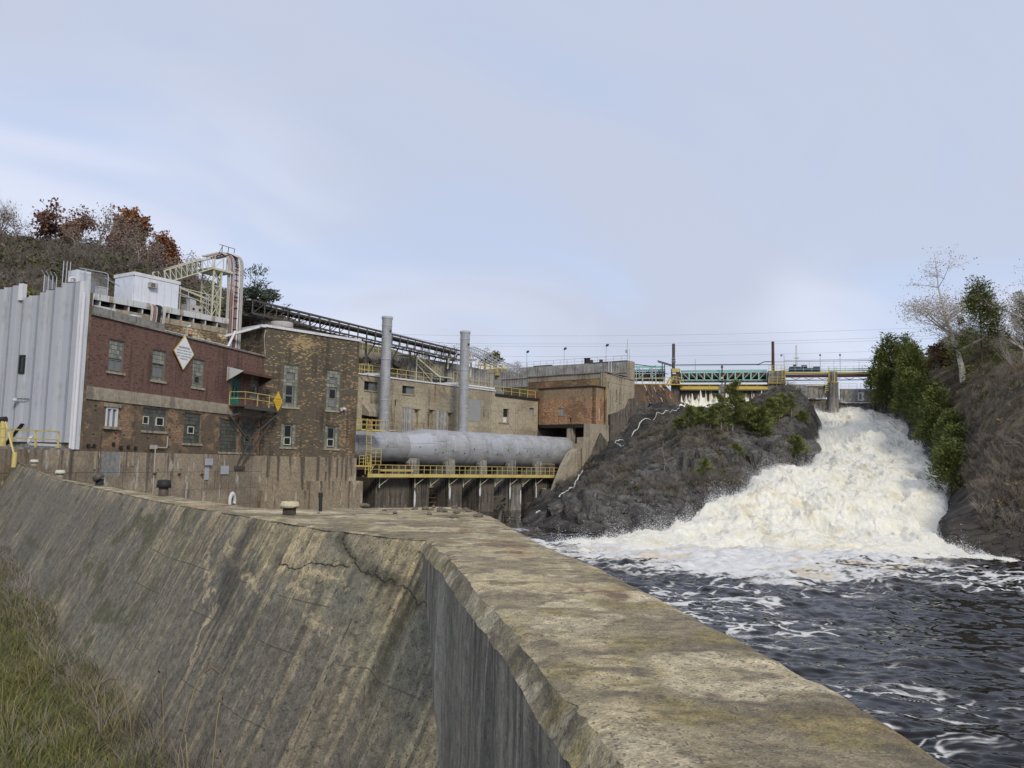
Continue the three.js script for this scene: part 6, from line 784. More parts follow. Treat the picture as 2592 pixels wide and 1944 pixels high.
{ const t = thing('curved_conveyor', 'grey arched conveyor truss continuing behind the farther vent stack', 'conveyor'); const pts = [V(-9.5, 22, 122), V(-8.2, 23.3, 122.6), V(-6.8, 23.6, 123.6), V(-5.2, 23.3, 126), V(-2.2, 22.6, 134), V(.8, 22.6, 142)]; for (let i = 0; i < pts.length - 1; i++) { for (const o of [0, .9]) { const p = pts[i].clone(), q = pts[i + 1].clone(); p.x += o; q.x += o; const h = R3(0, -1, 0); mb().bar(p, q, .12).build('chord', P.galv, t); if (i > 1) { mb().bar(p.clone().add(h), q.clone().add(h), .12).build('chord', P.galv, t); for (let k = 0; k < 5; k++) { const c = p.clone().lerp(q, k / 5), d = p.clone().lerp(q, (k + 1) / 5); mb().bar(c, c.clone().add(h), .08).bar(c.clone().add(h), d, .06).build('web', P.galv, t); } } } } mb().bar(V(-9.6, 20, 122), V(-9.4, 22.2, 122), .2).bar(V(-6.3, 19, 124), V(-6.2, 22.6, 124), .24).build('support_post', P.cream, t); mb().box(-10.6, -5.4, 21.5, 21.62, -123.4, -122.2).build('platform', P.cream, t); }
{ const t = thing('terrace_railing', 'cream railing along the terrace below the conveyor', 'railing', FC); mb().rail(R3(5.5, 21, -8.2), R3(13.2, 21, -8.2), 1.1, 8, .06).build('west_rail', P.yellow, t); mb().rail(R3(17.5, 21.15, -8.2), R3(33, 21, -8.2), 1, 13, .055).build('east_rail', P.cream, t); mb().rail(R3(30.5, 20.9, -7.6), R3(37, 20.9, -7), 1, 5, .1).build('yellow_guard', P.gateYellow, t); }

// ---------------------------------------------------------------- signs
function signTex(w, h, draw) { const c = document.createElement('canvas'); c.width = w; c.height = h; const x = c.getContext('2d'); draw(x); const t = new THREE.CanvasTexture(c); t.colorSpace = THREE.SRGBColorSpace; return t; }
function diamond(name, label, fr, cx, cy, z, hw, hh, edge, draw) {
  const t = thing(name, label, 'sign', fr), D = k => new THREE.Shape([[0, -hh * k], [hw * k, 0], [0, hh * k], [-hw * k, 0]].map(p => new THREE.Vector2(...p)));
  const g = new THREE.ExtrudeGeometry(D(1), { depth: .05, bevelEnabled: false }); g.translate(cx, cy, z); mesh('backing', uvMetres(g), edge, t);
  const f = new THREE.ShapeGeometry(D(.93)), p = f.attributes.position, u = f.attributes.uv; for (let i = 0; i < p.count; i++) u.setXY(i, p.getX(i) / (2 * hw) + .5, p.getY(i) / (2 * hh) + .5); f.translate(cx, cy, z + .056); mesh('face', f, mat({ map: signTex(512, 640, draw), roughness: .6 }), t); return t;
}
{ const s = diamond('diamond_warning_sign', 'white diamond warning sign with black lettering hung on the red brick', FA, -11.2, 13.72, .12, 1.18, 1.28, P.gateYellow, x => { x.fillStyle = '#e9e9ea'; x.fillRect(0, 0, 512, 640); x.fillStyle = '#222428'; x.textAlign = 'center'; x.textBaseline = 'middle'; [['WARNING', 235, 58], ['SIREN & STROBE LIGHT', 292, 36], ['INDICATE DAM GATE', 342, 38], ['WILL OPEN WITHIN', 392, 37], ['3 MINUTES', 440, 38]].forEach(([s, y, f]) => { x.font = `bold ${f}px sans-serif`; x.fillText(s, 256, y, 400 - Math.abs(y - 320) * .62); }); }); mb().bar(R3(-12, 14.3, .1), R3(-12, 15.1, .1), .03).bar(R3(-10.45, 14.3, .1), R3(-10.45, 15.1, .1), .03).build('hanger', P.steel, s); }
diamond('diamond_warning_sign', 'yellow diamond warning sign with red lettering on the balcony rail', FA, -.1, 11.02, 1.52, .72, .86, P.gateYellow, x => { x.fillStyle = '#dcbc2c'; x.fillRect(0, 0, 512, 640); x.fillStyle = '#a8452c'; x.textAlign = 'center'; x.textBaseline = 'middle'; [['WARNING', 250, 64], ['SIREN AND STROBE LIGHT', 318, 34], ['INDICATE DAM GATE', 358, 34], ['WILL OPEN WITHIN', 398, 34], ['3 MINUTES', 440, 42]].forEach(([s, y, f]) => { x.font = `bold ${f}px sans-serif`; x.fillText(s, 256, y, 380 - Math.abs(y - 320) * .62); }); });
{ const t = thing('strobe_light', 'small amber strobe light on a pole behind the red brick parapet', 'lamp', FA); mb().tube(R3(-9.9, 14.4, -.6), R3(-9.9, 16, -.6), .03).build('pole', P.galv, t); mb().tube(R3(-9.7, 14.9, -.5), R3(-9.7, 15.3, -.5), .14, .12, 10).build('base', P.black, t); mb().tube(R3(-9.7, 15.3, -.5), R3(-9.7, 15.5, -.5), .12, .08, 10).build('amber_lens', mat({ color: rgb(196, 104, 44), roughness: .3 }), t); mb().tube(R3(-9.85, 15.85, -.6), R3(-9.7, 15.95, -.5), .06).build('siren', P.white, t); }
{ const t = thing('roof_vent', 'squat tin roof vent behind the red brick parapet', 'vent', FA); mb().lathe([[.45, 14.5], [.45, 16.1], [.52, 16.15], [.5, 16.25], [0, 16.35]], -12.6, 0, -3.2, 18).build('drum', P.tin, t); mb().box(-13.2, -12, 14.4, 14.6, -3.8, -2.6).build('curb', P.greypipe, t); }
{ const t = thing('white_roof_pipe', 'white pipe lying along the roof behind the red brick parapet', 'pipe', FA); mb().tube(R3(-14.5, 15.15, -.9), R3(-3.2, 15.3, -1.5), .11).tube(R3(-3.2, 15.3, -1.5), R3(-1.2, 16.9, -2.2), .11).build('run', P.white, t); for (const x of [-13, -9, -5]) mb().box(x, x + .12, 14.5, 15.1, -1.4, -.8).build('support', P.greypipe, t); }
// ---------------------------------------------------------------- things on and about the foreground wall
function cap(label, x, d, r, h, m, tilt, y0) {
  const t = thing('mushroom_cap', label, 'vent cap', { x, d, r: 0 }), y = y0 ?? wallTopY(x, d) + .01;
  const st = mb().lathe([[r * .72, 0], [r * .7, h * .55], [0, h * .55]], 0, y, 0, 18).build('stem', m[1], t), pr = []; pr.push([r * .7, h * .5], [r * 1.02, h * .5], [r, h * .62], [r * 1.05, h * .64], [r * 1.05, h * .72], [r * .98, h * .76], [r * .95, h * .92], [r * .8, h], [0, h * 1.02]);
  const c = mb().lathe(pr, 0, 0, 0, 20).build('cap', m[0], t); c.position.set(0, y, 0); if (tilt) { c.rotation.set(tilt * .6, 0, tilt); c.position.x += .1; c.position.y += .04; } for (const o of [st, c]) { const p = o.geometry.attributes.position; for (let i = 0; i < p.count; i++) p.setX(i, p.getX(i) * (1 + .03 * Math.sin(p.getY(i) * 40))); }
  return t;
}
const mCapWhite = mat({ roughness: .8 }, tex(256, 256, (u, v, o) => { const n = fbm(u * 6, v * 6, 5, 1401), f = fbs(u * 30, v * 30, 3, 1403); let c = mix3([206, 198, 170], [176, 164, 132], f); c = mix3(c, [52, 38, 28], sst(.6, .64, n)); set(o, c); }, { repeat: [.6, .6] }));
cap('rust-pitted white mushroom cap on the wall beside a rusty pipe stub', -3.8, 14.45, .155, .22, [mCapWhite, P.concDark]);
cap('upright black mushroom cap on the wall', -8.42, 20.3, .165, .38, [P.black, P.steel]);
cap('tilted black mushroom cap on the wall', -12.94, 26.3, .17, .36, [P.steel, P.black], .5);
cap('low cream mushroom cap next past the tilted black one', -17.77, 32.9, .18, .3, [P.cream, P.concTan]);
cap('low cream mushroom cap by the yellow gate post', -23.4, 40.9, .19, .3, [P.cream, P.concTan]);
{ const t = thing('pipe_stub', 'rusty upright pipe stub behind the white mushroom cap', 'pipe'); mb().tube(V(-3.5, 5.2, 15.5), V(-3.51, 5.58, 15.5), .034, .034, 8).build('pipe', P.black, t); mb().tube(V(-3.51, 5.5, 15.5), V(-3.51, 5.59, 15.5), .045, .04, 8).build('collar', P.black, t); }
{ const t = thing('gate_post', 'stout yellow gate post with a sloping stay and black cap', 'post'); mb().tube(V(-28.08, 5.6, 46), V(-28.2, 8, 46), .16, .15, 14).build('post', P.yellow, t); mb().tube(V(-28.5, 8.0, 46), V(-28.05, 8.05, 46), .17, .17, 12).build('cap', P.black, t); mb().tube(V(-28.1, 7.95, 46), V(-26.3, 6.2, 44), .05, .05, 8).build('stay', P.yellow, t); mb().tube(V(-26.24, 5.45, 44), V(-26.24, 6.25, 44), .12, .11, 12).build('stay_post', P.yellow, t); }
{ const t = thing('base_railing', 'pale yellow pipe railing on the concrete base before the ribbed building', 'railing', FA); mb().rail(R3(-27.4, 6.55, .15), R3(-22.4, 6.55, .15), .95, 3, .08).build('rail', P.yellow, t); mb().box(-22.5, -22.3, 6.55, 6.6, .05, .25).build('foot_plate', P.yellow, t); }
{ const t = thing('white_elbow_pipe', 'white pipe with an upturned elbow lying on the concrete base', 'pipe', FA); mb().path([R3(-24.05, 7.2, -.1), R3(-24.25, 7.05, -.1), R3(-24.25, 6.75, -.1), R3(-24.1, 6.7, -.1), R3(-22.1, 6.68, -.1)], .1, 8, 30).build('run', P.white, t); mb().tube(R3(-22.1, 6.68, -.1), R3(-22, 6.68, -.1), .13, .13, 10).build('socket', P.greypipe, t); }
{ const R = rng(8), v = [0, 1, 2].map(i => { const g = new THREE.IcosahedronGeometry(1, 1), p = g.attributes.position; for (let k = 0; k < p.count; k++) { const x = p.getX(k), y = p.getY(k), z = p.getZ(k), s = .65 + .7 * fbm(x * 1.2 + i * 7 + z, y * 1.2 + z * 1.7, 2, 1411); p.setXYZ(k, x * s, y * s * .6, z * s); } g.computeVertexNormals(); return uvMetres(g); });
  const spots = [[-3, 17.3, .1], [-1.9, 16.8, .055], [-1.7, 16.9, .07], [-1.55, 16.7, .05], [-1.4, 17, .06], [-1.3, 16.2, .09], [-2.1, 15.4, .05], [-1.45, 15.2, .06], [-.95, 14.5, .07], [-1, 15.9, .06], [-2.4, 16.1, .04], [-1.15, 17.6, .06], [-.9, 17.2, .05], [-1.6, 17.7, .05], [-.55, 14.9, .08], [-2.7, 14.5, .035], [-3.4, 14.9, .03], [-.8, 16.5, .05]];
  spots.forEach(([x, d, s], i) => { const t = thing('loose_stone', s > .085 ? 'larger dark stone lying on the wide corner of the wall top' : 'small dark stone scattered on the wide corner of the wall top', 'stone', { x, d, r: R() * 6 }, 'stones on the wall top'); const o = mesh('stone', v[i % 3], i % 2 ? P.concDark : P.stone, t); o.geometry = v[i % 3].clone().scale(s * 1.3, s, s).translate(0, wallTopY(x, d) + s * .3, 0); });
  { const t = thing('pale_rock', 'pale rock lying in the dry grass at the foot of the wall', 'rock', { x: -15.8, d: 24.4, r: .4 }); const g = v[1].clone().scale(.32, .26, .2); g.translate(0, bankY(-15.8, 24.4) + .3, 0); mesh('rock', g, P.white, t); }
}

// ---------------------------------------------------------------- vegetation
function leaves(n, at, c0, c1, seed, asp = 1) { // n small leaf quads; at(R) -> [Vector3, size, shade 0..1, optional direction]
  const R = rng(seed), p = new Float32Array(n * 12), c = new Float32Array(n * 12), ix = new Uint32Array(n * 6), a = new THREE.Vector3(), b = new THREE.Vector3(), A = new THREE.Color(...c0), B = new THREE.Color(...c1);
  for (let i = 0; i < n; i++) {
    const [q, s, k, dir] = at(R); a.set(R() - .5, R() - .5, R() - .5).normalize(); if (dir) a.lerp(dir, .8).normalize(); b.set(R() - .5, R() - .5, R() - .5).cross(a).normalize();
    const w = s * asp * .5, l = s * .5, m = .75 + R() * .5, r = mix(A.r, B.r, k) * m, g = mix(A.g, B.g, k) * m, bl = mix(A.b, B.b, k) * m;
    const V4 = [[-1, -.4], [1, -.4], [.5, 1], [-.5, 1]]; for (let v = 0; v < 4; v++) { const o = i * 12 + v * 3; p[o] = q.x + b.x * w * V4[v][0] + a.x * l * V4[v][1]; p[o + 1] = q.y + b.y * w * V4[v][0] + a.y * l * V4[v][1]; p[o + 2] = q.z + b.z * w * V4[v][0] + a.z * l * V4[v][1]; c[o] = r; c[o + 1] = g; c[o + 2] = bl; } ix.set([i * 4, i * 4 + 1, i * 4 + 2, i * 4, i * 4 + 2, i * 4 + 3], i * 6);
  }
  const g = new THREE.BufferGeometry(); g.setAttribute('position', new THREE.BufferAttribute(p, 3)); g.setAttribute('color', new THREE.BufferAttribute(c, 3)); g.setIndex(new THREE.BufferAttribute(ix, 1)); g.computeVertexNormals(); return g;
}
const mLeaf = new THREE.MeshStandardMaterial({ vertexColors: true, roughness: .85, side: THREE.DoubleSide });
const bark = (r, g, b) => mat({ color: rgb(r, g, b), roughness: .95 });
const B_ = { grey: bark(128, 118, 108), dark: bark(78, 68, 60), birch: bark(190, 184, 174), twig: bark(146, 132, 120), pale: bark(150, 142, 132) };
const mStraw = bark(176, 156, 104), mSeed = bark(112, 100, 80);
function limbs(seed, H, r0, o = {}) { // branching skeleton -> { g: geometry, tips: [[Vector3, dir]] }
  const R = rng(seed), q = mb(), tips = [], depth = o.depth ?? 4, spread = o.spread ?? .7, kids = o.kids ?? 3;
  const grow = (p, d, L, r, lv) => {
    const n = lv === 0 ? 4 : 2; let c = p.clone(), dir = d.clone();
    for (let i = 0; i < n; i++) {
      dir.add(R3((R() - .5) * .3, (R() - .5) * .15 + (o.up ?? .06), (R() - .5) * .3)).normalize(); const e = c.clone().addScaledVector(dir, L / n), ra = r * (1 - i / n * .45), rb = r * (1 - (i + 1) / n * .45);
      q.tube(c, e, ra, rb, lv < 1 ? 7 : lv < 2 ? 5 : 3, true); c = e;
      if (lv < depth && (lv > 0 || i >= (o.bare ?? 1))) { const m = lv === 0 ? kids : 1 + (R() < .6 ? 1 : 0); for (let k = 0; k < m; k++) { const a = R() * 6.283, s = spread * (.7 + R() * .6), t = R3(Math.cos(a), 0, Math.sin(a)), nd = dir.clone().multiplyScalar(1 - s * .5).addScaledVector(t, s).normalize(); grow(c.clone(), nd, L * (lv === 0 ? .55 - i * .05 : .62) * (.75 + R() * .5), rb * .62, lv + 1); } }
    }
    if (lv >= depth - 1) tips.push([c, dir.clone()]); if (lv < depth) { grow(c, dir, L * .55, r * .5, lv + 1); }
  };
  grow(R3(0, -.3, 0), R3((R() - .5) * .15, 1, (R() - .5) * .15).normalize(), H * .5, r0, 0);
  return { g: mergeGeometries(q.g), tips };
}
function addTree(name, label, cat, x, y, d, parts, group, rot = 0, s = 1) { const t = thing(name, label, cat, { x, d, r: rot }, group); t.position.y = y; for (const [n, g, m] of parts) { const o = mesh(n, g, m, t); if (s !== 1) o.scale.setScalar(s); } things.splice(things.indexOf(t), 1); return t; }
// bare, oak and birch crowns share three skeletons each
function broadleaf(seed, H, r0, o) { const k = limbs(seed, H, r0, o), out = [['trunk', uvMetres(k.g), o.bark]]; if (o.n) { const R0 = rng(seed + 3), pick = o.cover ? k.tips.filter(() => R0() < o.cover) : k.tips; out.push(['crown', leaves(o.n, R => { const i = Math.floor(R() * pick.length), t = pick[i]; const q = t[0].clone().add(R3((R() - .5), (R() - .5) * .8, (R() - .5)).multiplyScalar(o.cl ?? .9)); return [q, (o.ls ?? .22) * (.6 + R() * .8), hash2(i, seed, 5) * .7 + R() * .3]; }, o.c0, o.c1, seed + 9), mLeaf]); } return out; }
const oakC = [[.13, .05, .018], [.28, .11, .035]], rustC = [[.17, .085, .055], [.26, .15, .11]], yelC = [[.1, .095, .02], [.19, .17, .05]];
{
  const oak = broadleaf(11, 5.2, .14, { bark: B_.dark, depth: 4, kids: 3, spread: .8, n: 5200, cl: 1.0, ls: .26, c0: oakC[0], c1: oakC[1] }), oak2 = broadleaf(12, 5, .12, { bark: B_.dark, depth: 4, kids: 3, spread: .8, n: 1500, cover: .7, cl: .8, ls: .24, c0: rustC[0], c1: rustC[1] }), bare = broadleaf(13, 5.2, .1, { bark: B_.grey, depth: 4, kids: 3, spread: .55, up: .12 }), bare2 = broadleaf(14, 4.4, .09, { bark: B_.twig, depth: 5, kids: 2, spread: .75, n: 450, cl: .7, ls: .14, c0: [.15, .115, .085], c1: [.24, .18, .14] }), bare3 = broadleaf(15, 3.6, .08, { bark: B_.twig, depth: 5, kids: 2, bare: 0, spread: .85, n: 600, cl: .7, ls: .14, c0: [.16, .11, .09], c1: [.25, .17, .15] });
  const G = 'trees on the hillside';
  const put = (n, l, p, x, d, s, r, dy = 0) => addTree(n, l, 'tree', x, hillY(x, d) - .2 + dy, d, p, G, r, s);
  put('bare_tree', 'slender bare grey tree at the far end of the hillside', bare, -59.8, 95, 1.15, 1); put('bare_tree', 'bare grey tree with a few brown leaves beside the slender one', bare2, -57, 93, 1.15, 2); put('bare_tree', 'bare upright tree at the hill edge beside the slender one', bare, -61.8, 97, 1.05, 3.3);
  put('thin_oak', 'thin-crowned russet oak standing apart on the hill crest', oak2, -54.8, 97, 1.3, .5); put('oak_tree', 'rust-orange oak, tallest on the hill beside the thicket', oak, -46, 96, 1.25, 0); put('oak_tree', 'lower rust-orange oak at the sloping end of the thicket', oak, -41.2, 95, .95, 2.2, -.3); put('thin_oak', 'half-bare russet oak between the thicket and the crest oak', oak2, -50.5, 94, 1.0, 2.4);
  const Rt = rng(4); for (const [x, d, s, k] of [[-45.4, 88, 1.35, 1], [-42.5, 86, 1.3, 0], [-38.9, 84.5, 1.15, 1], [-37.4, 86, 1.1, 0], [-46, 85, .9, 1], [-40.6, 90, 1.3, 0], [-43.8, 91, 1.3, 1], [-36, 88, 1, 1], [-34.6, 86, .9, 0]]) put('thicket_tree', 'brown twiggy tree in the hillside thicket', k ? bare2 : bare3, x, d, s, Rt() * 6);
  // dark spruce-like pine beside the lattice tower
  const sp = limbs(21, 7.2, .16, { depth: 3, kids: 4, spread: .95, bare: 0, up: .02 });
  addTree('shaggy_pine', 'shaggy dark pine rising beside the lattice tower', 'tree', -29.2, 20.6, 91, [['trunk', uvMetres(sp.g), B_.dark], ['crown', leaves(6000, R => { const i = Math.floor(R() * sp.tips.length), t = sp.tips[i]; return [t[0].clone().add(R3(R() - .5, (R() - .6) * .5, R() - .5).multiplyScalar(1.1)), .3 * (.5 + R()), hash2(i, 3, 1) * .7 + R() * .3, t[1]]; }, [.05, .07, .045], [.12, .15, .1], 22, .35), mLeaf]], null, 1);
  // trees far behind the forebay
  for (const [x, y, d, s, r, k] of [[-14.5, 25.6, 165, 1, 0, 1], [-17.4, 25.4, 160, .9, 1, 0], [-11, 25.6, 165, .95, 2, 1], [-5.6, 25.5, 168, 1.2, 3, 0], [.6, 23.6, 165, .75, 4, 1], [3.7, 23.4, 165, .45, 5, 0], [-8.2, 25, 166, 1, 3, 1]]) addTree('far_bare_tree', 'small bare tree far behind the conveyor and forebay wall', 'tree', x, y, d, k ? bare2 : bare3, 'far trees behind the forebay', r, s);
  const yel = broadleaf(16, 3.4, .08, { bark: B_.grey, depth: 4, kids: 3, spread: .7, n: 1500, cl: .8, ls: .26, c0: yelC[0], c1: yelC[1] }); addTree('yellow_tree', 'yellow-green leafed tree far behind the farther vent stack', 'tree', -3.6, 24.6, 160, yel, null, 0, 1); addTree('yellow_shrub', 'yellowing shrub on the bank behind the ribbed building', 'shrub', -36.6, 16.4, 61, yel, null, 2, .7);
}
// brush on the slopes: too dense to count
function brush(name, label, n, spot, geo, m, seed, s0, s1, tint) { const R = rng(seed), im = new THREE.InstancedMesh(geo, m, n), M4 = new THREE.Matrix4(), Q = new THREE.Quaternion(), C = new THREE.Color(); for (let i = 0; i < n; i++) { const p = spot(R), s = mix(s0, s1, R() * R()); M4.compose(p, Q.setFromEuler(new THREE.Euler((R() - .5) * .3, R() * 6.28, (R() - .5) * .3)), R3(s, s * (.7 + R() * .5), s)); im.setMatrixAt(i, M4); const k = tint[Math.floor(R() * tint.length)], v = .75 + R() * .5; im.setColorAt(i, C.setRGB(k[0] * v, k[1] * v, k[2] * v)); } im.name = name; im.userData = { kind: 'stuff', label, category: 'brush' }; scene.add(im); return im; }
const mTint = new THREE.MeshStandardMaterial({ color: 0xffffff, roughness: .95, side: THREE.DoubleSide });
const twigGeo = (() => { const R = rng(61), q = mb(); for (let i = 0; i < 15; i++) { const a = R() * 6.28, s = .25 + R() * .5, p = R3((R() - .5) * .3, 0, (R() - .5) * .3), e = p.clone().add(R3(Math.cos(a) * s, .5 + R() * .6, Math.sin(a) * s)); q.tube(p, e, .012, .008, 3, true); for (let k = 0; k < 3; k++) { const c = p.clone().lerp(e, .4 + R() * .5); q.tube(c, c.clone().add(R3((R() - .5) * .5, R() * .35, (R() - .5) * .5)), .008, .005, 3, true); } } return mergeGeometries(q.g); })();
const leafTuft = (() => { const g = leaves(44, R => { const a = R() * 6.28, r = Math.sqrt(R()) * .5; return [R3(Math.cos(a) * r, R() * .7, Math.sin(a) * r), .16 * (.6 + R()), R()]; }, [.8, .8, .8], [1.1, 1.1, 1.1], 62); g.deleteAttribute('color'); g.setAttribute('uv', new THREE.BufferAttribute(new Float32Array(g.attributes.position.count * 2), 2)); return g; })();
const grassTuft = (() => { const R = rng(63), p = [], ix = []; for (let i = 0; i < 16; i++) { const a = R() * 6.28, l = .3 + R() * .45, r = R() * .1, bx = Math.cos(a) * r, bz = Math.sin(a) * r, lean = .25 + R() * .6, la = a + (R() - .5) * 2, w = .007 + R() * .007, px = -Math.sin(la) * w, pz = Math.cos(la) * w, o = p.length / 3; for (let k = 0; k <= 3; k++) { const t = k / 3, dx = Math.cos(la) * lean * l * t * t, dz = Math.sin(la) * lean * l * t * t, y = l * t * (1 - .35 * lean * t), s = 1 - t * .9; p.push(bx + dx - px * s, y, bz + dz - pz * s, bx + dx + px * s, y, bz + dz + pz * s); if (k < 3) { const b = o + k * 2; ix.push(b, b + 1, b + 2, b + 1, b + 3, b + 2); } } } const g = new THREE.BufferGeometry(); g.setAttribute('position', new THREE.Float32BufferAttribute(p, 3)); g.setIndex(ix); g.computeVertexNormals(); return g; })();
brush('hillside_brush', 'olive and brown brush covering the hillside', 4200, R => { let x, d; do { x = mix(-80, -22, R()); d = mix(62, 118, R()); } while (x > -31 && d < 92); return R3(x, hillY(x, d) - .1, -d); }, leafTuft, mTint, 71, .7, 2.2, [[.1, .1, .045], [.14, .115, .065], [.11, .085, .055], [.085, .09, .045]]);
brush('hillside_twigs', 'grey bare twigs over the hillside', 1700, R => { let x, d; do { x = mix(-70, -24, R()); d = mix(66, 118, R()); } while (x > -31 && d < 92); return R3(x, hillY(x, d) - .1, -d); }, twigGeo, mTint, 72, .8, 2.4, [[.2, .17, .145], [.15, .125, .105]]);
const onBank = R => { let x, d, q; do { d = mix(58, 140, R()); x = mix(36, 92, Math.pow(R(), 1.4)); q = lerpLine(rapEdge, d); } while (x < q[3] + 2.5 || bankRY(x, d) < 1.8); return R3(x, bankRY(x, d) - .1, -d); };
brush('bank_twigs', 'bare grey and reddish twigs over the far river bank', 2400, R => { let p; do p = onBank(R); while (p.y > 9.5 && R() > .15); return p; }, twigGeo, mTint, 73, .6, 1.9, [[.27, .23, .19], [.22, .175, .14], [.19, .165, .13]]); brush('bank_growth', 'low brown and olive growth over the far river bank', 3600, onBank, leafTuft, mTint, 74, .4, 1.3, [[.13, .115, .05], [.2, .15, .085], [.16, .125, .075], [.11, .115, .045]]); brush('bank_grass', 'dry tan grass over the top of the far river bank', 12000, R => { let p; do p = onBank(R); while (p.y < 5.5); return p; }, grassTuft, mTint, 75, .7, 1.7, [[.32, .25, .15], [.24, .19, .11]]);
const onRock = R => { let x, d; do { x = mix(4, 44, R()); d = mix(84, 124, R()); } while (wetDist(x, d) < 3 || islandBase(x, d) < 2.4 || fbm(x * .24, d * .24, 4, 845) < .42 || polyDist(x, d, [[27, 133], [17, 121.5], [10.5, 111], [3, 104]]) < 2.5); return R3(x, islandY(x, d) - .1, -d); };
brush('rock_growth', 'low brown and green growth on the rock outcrop', 2600, onRock, leafTuft, mTint, 76, .3, 1, [[.12, .095, .045], [.085, .1, .035], [.14, .105, .06]]); brush('rock_twigs', 'bare grey twigs on the rock outcrop', 1500, onRock, twigGeo, mTint, 77, .5, 1.6, [[.22, .195, .17], [.16, .14, .12]]); brush('rock_grass', 'dry grass on the ledges of the rock outcrop', 2400, onRock, grassTuft, mTint, 78, .5, 1.3, [[.24, .18, .1], [.17, .15, .07]]);
brush('far_wood', 'grey-brown bare wood far behind the dam', 700, R => { const x = mix(-20, 120, R()), d = mix(200, 240, R()); return R3(x, 20 + (R() * 2), -d); }, twigGeo, mTint, 79, 2.5, 5, [[.13, .115, .105], [.1, .085, .08]]);
function mHillPlain() { return mat({ roughness: 1 }, concTex([92, 86, 70], [70, 66, 52], [110, 100, 84], 1501, 9, 0), .02); }
structure(mesh('far_ground', new THREE.PlaneGeometry(500, 300).rotateX(-Math.PI / 2).translate(60, 20.6, -330), mHillPlain(), scene));
// conifers
function pineParts(seed, H, r, lean = 0, dens = 1) {
  const R = rng(seed), q = mb(), tufts = [], bend = R3((R() - .5) * lean, 0, (R() - .5) * lean), at = t => R3(bend.x * t * t * H, t * H, bend.z * t * t * H); for (let i = 0; i < 5; i++) q.tube(at(i / 5), at((i + 1) / 5), .06 * H * .28 * (1 - i / 5.5), .06 * H * .28 * (1 - (i + 1) / 5.5), 6, true);
  const wh = Math.round(7 + H * 1.2); for (let w = 0; w < wh; w++) { const t = .26 + .74 * w / wh, rr = r * (t < .45 ? .55 + t : 1.25 * (1.05 - t) + .12) * (.6 + R() * .65), c = at(t), nb = 4 + Math.floor(R() * 3); for (let k = 0; k < nb; k++) { const a = R() * 6.28, e = c.clone().add(R3(Math.cos(a) * rr, .12 + rr * .35 * (R() - .2), Math.sin(a) * rr)); q.tube(c, e, .02, .01, 3, true); for (let m = 0; m < 4; m++) tufts.push([c.clone().lerp(e, .35 + m * .22), e.clone().sub(c).normalize()]); } } tufts.push([at(1), R3(0, 1, 0)]);
  return [['trunk', uvMetres(mergeGeometries(q.g)), B_.pale], ['crown', leaves(Math.round(2600 * dens), Q => { const i = Math.floor(Q() * tufts.length), t = tufts[i]; return [t[0].clone().add(R3(Q() - .5, (Q() - .4) * .7, Q() - .5).multiplyScalar(.5)), .24 * (.5 + Q()), hash2(i, seed, 2) * .75 + Q() * .25, t[1].clone().add(R3(0, .5, 0)).normalize()]; }, [.09, .11, .028], [.22, .24, .06], seed + 1, .32), mLeaf]];
}
function cedarParts(seed, H, r, n) {
  const R = rng(seed), cl = []; for (let i = 0; i < 90; i++) { const t = Math.pow(R(), .8), a = R() * 6.28, rr = r * (t < .2 ? .75 + t : Math.pow(1 - (t - .2) / .85, .75) * (.95)) * (.55 + .5 * R()); cl.push([R3(Math.cos(a) * rr, t * H * .97 + .1, Math.sin(a) * rr), R3(Math.cos(a), .55, Math.sin(a)).normalize(), .28 + .5 * R() * r * .45]); }
  const q = mb(); q.tube(R3(0, -.6, 0), R3(0, H * .9, 0), .16, .03, 7, true); for (let i = 0; i < 24; i++) { const c = cl[i * 3][0]; q.tube(R3(0, c.y * .85, 0), c, .03, .012, 4, true); }
  return [['trunk', uvMetres(mergeGeometries(q.g)), B_.dark], ['crown', leaves(n, Q => { const i = Math.floor(Q() * cl.length), c = cl[i], o = R3(Q() - .5, (Q() - .5) * 1.5, Q() - .5).multiplyScalar(c[2] * 1.9); return [c[0].clone().add(o), .26 * (.5 + Q()), hash2(i, seed, 4) * .75 + Q() * .25, c[1]]; }, [.055, .075, .017], [.18, .2, .044], seed + 1, .4), mLeaf]];
}
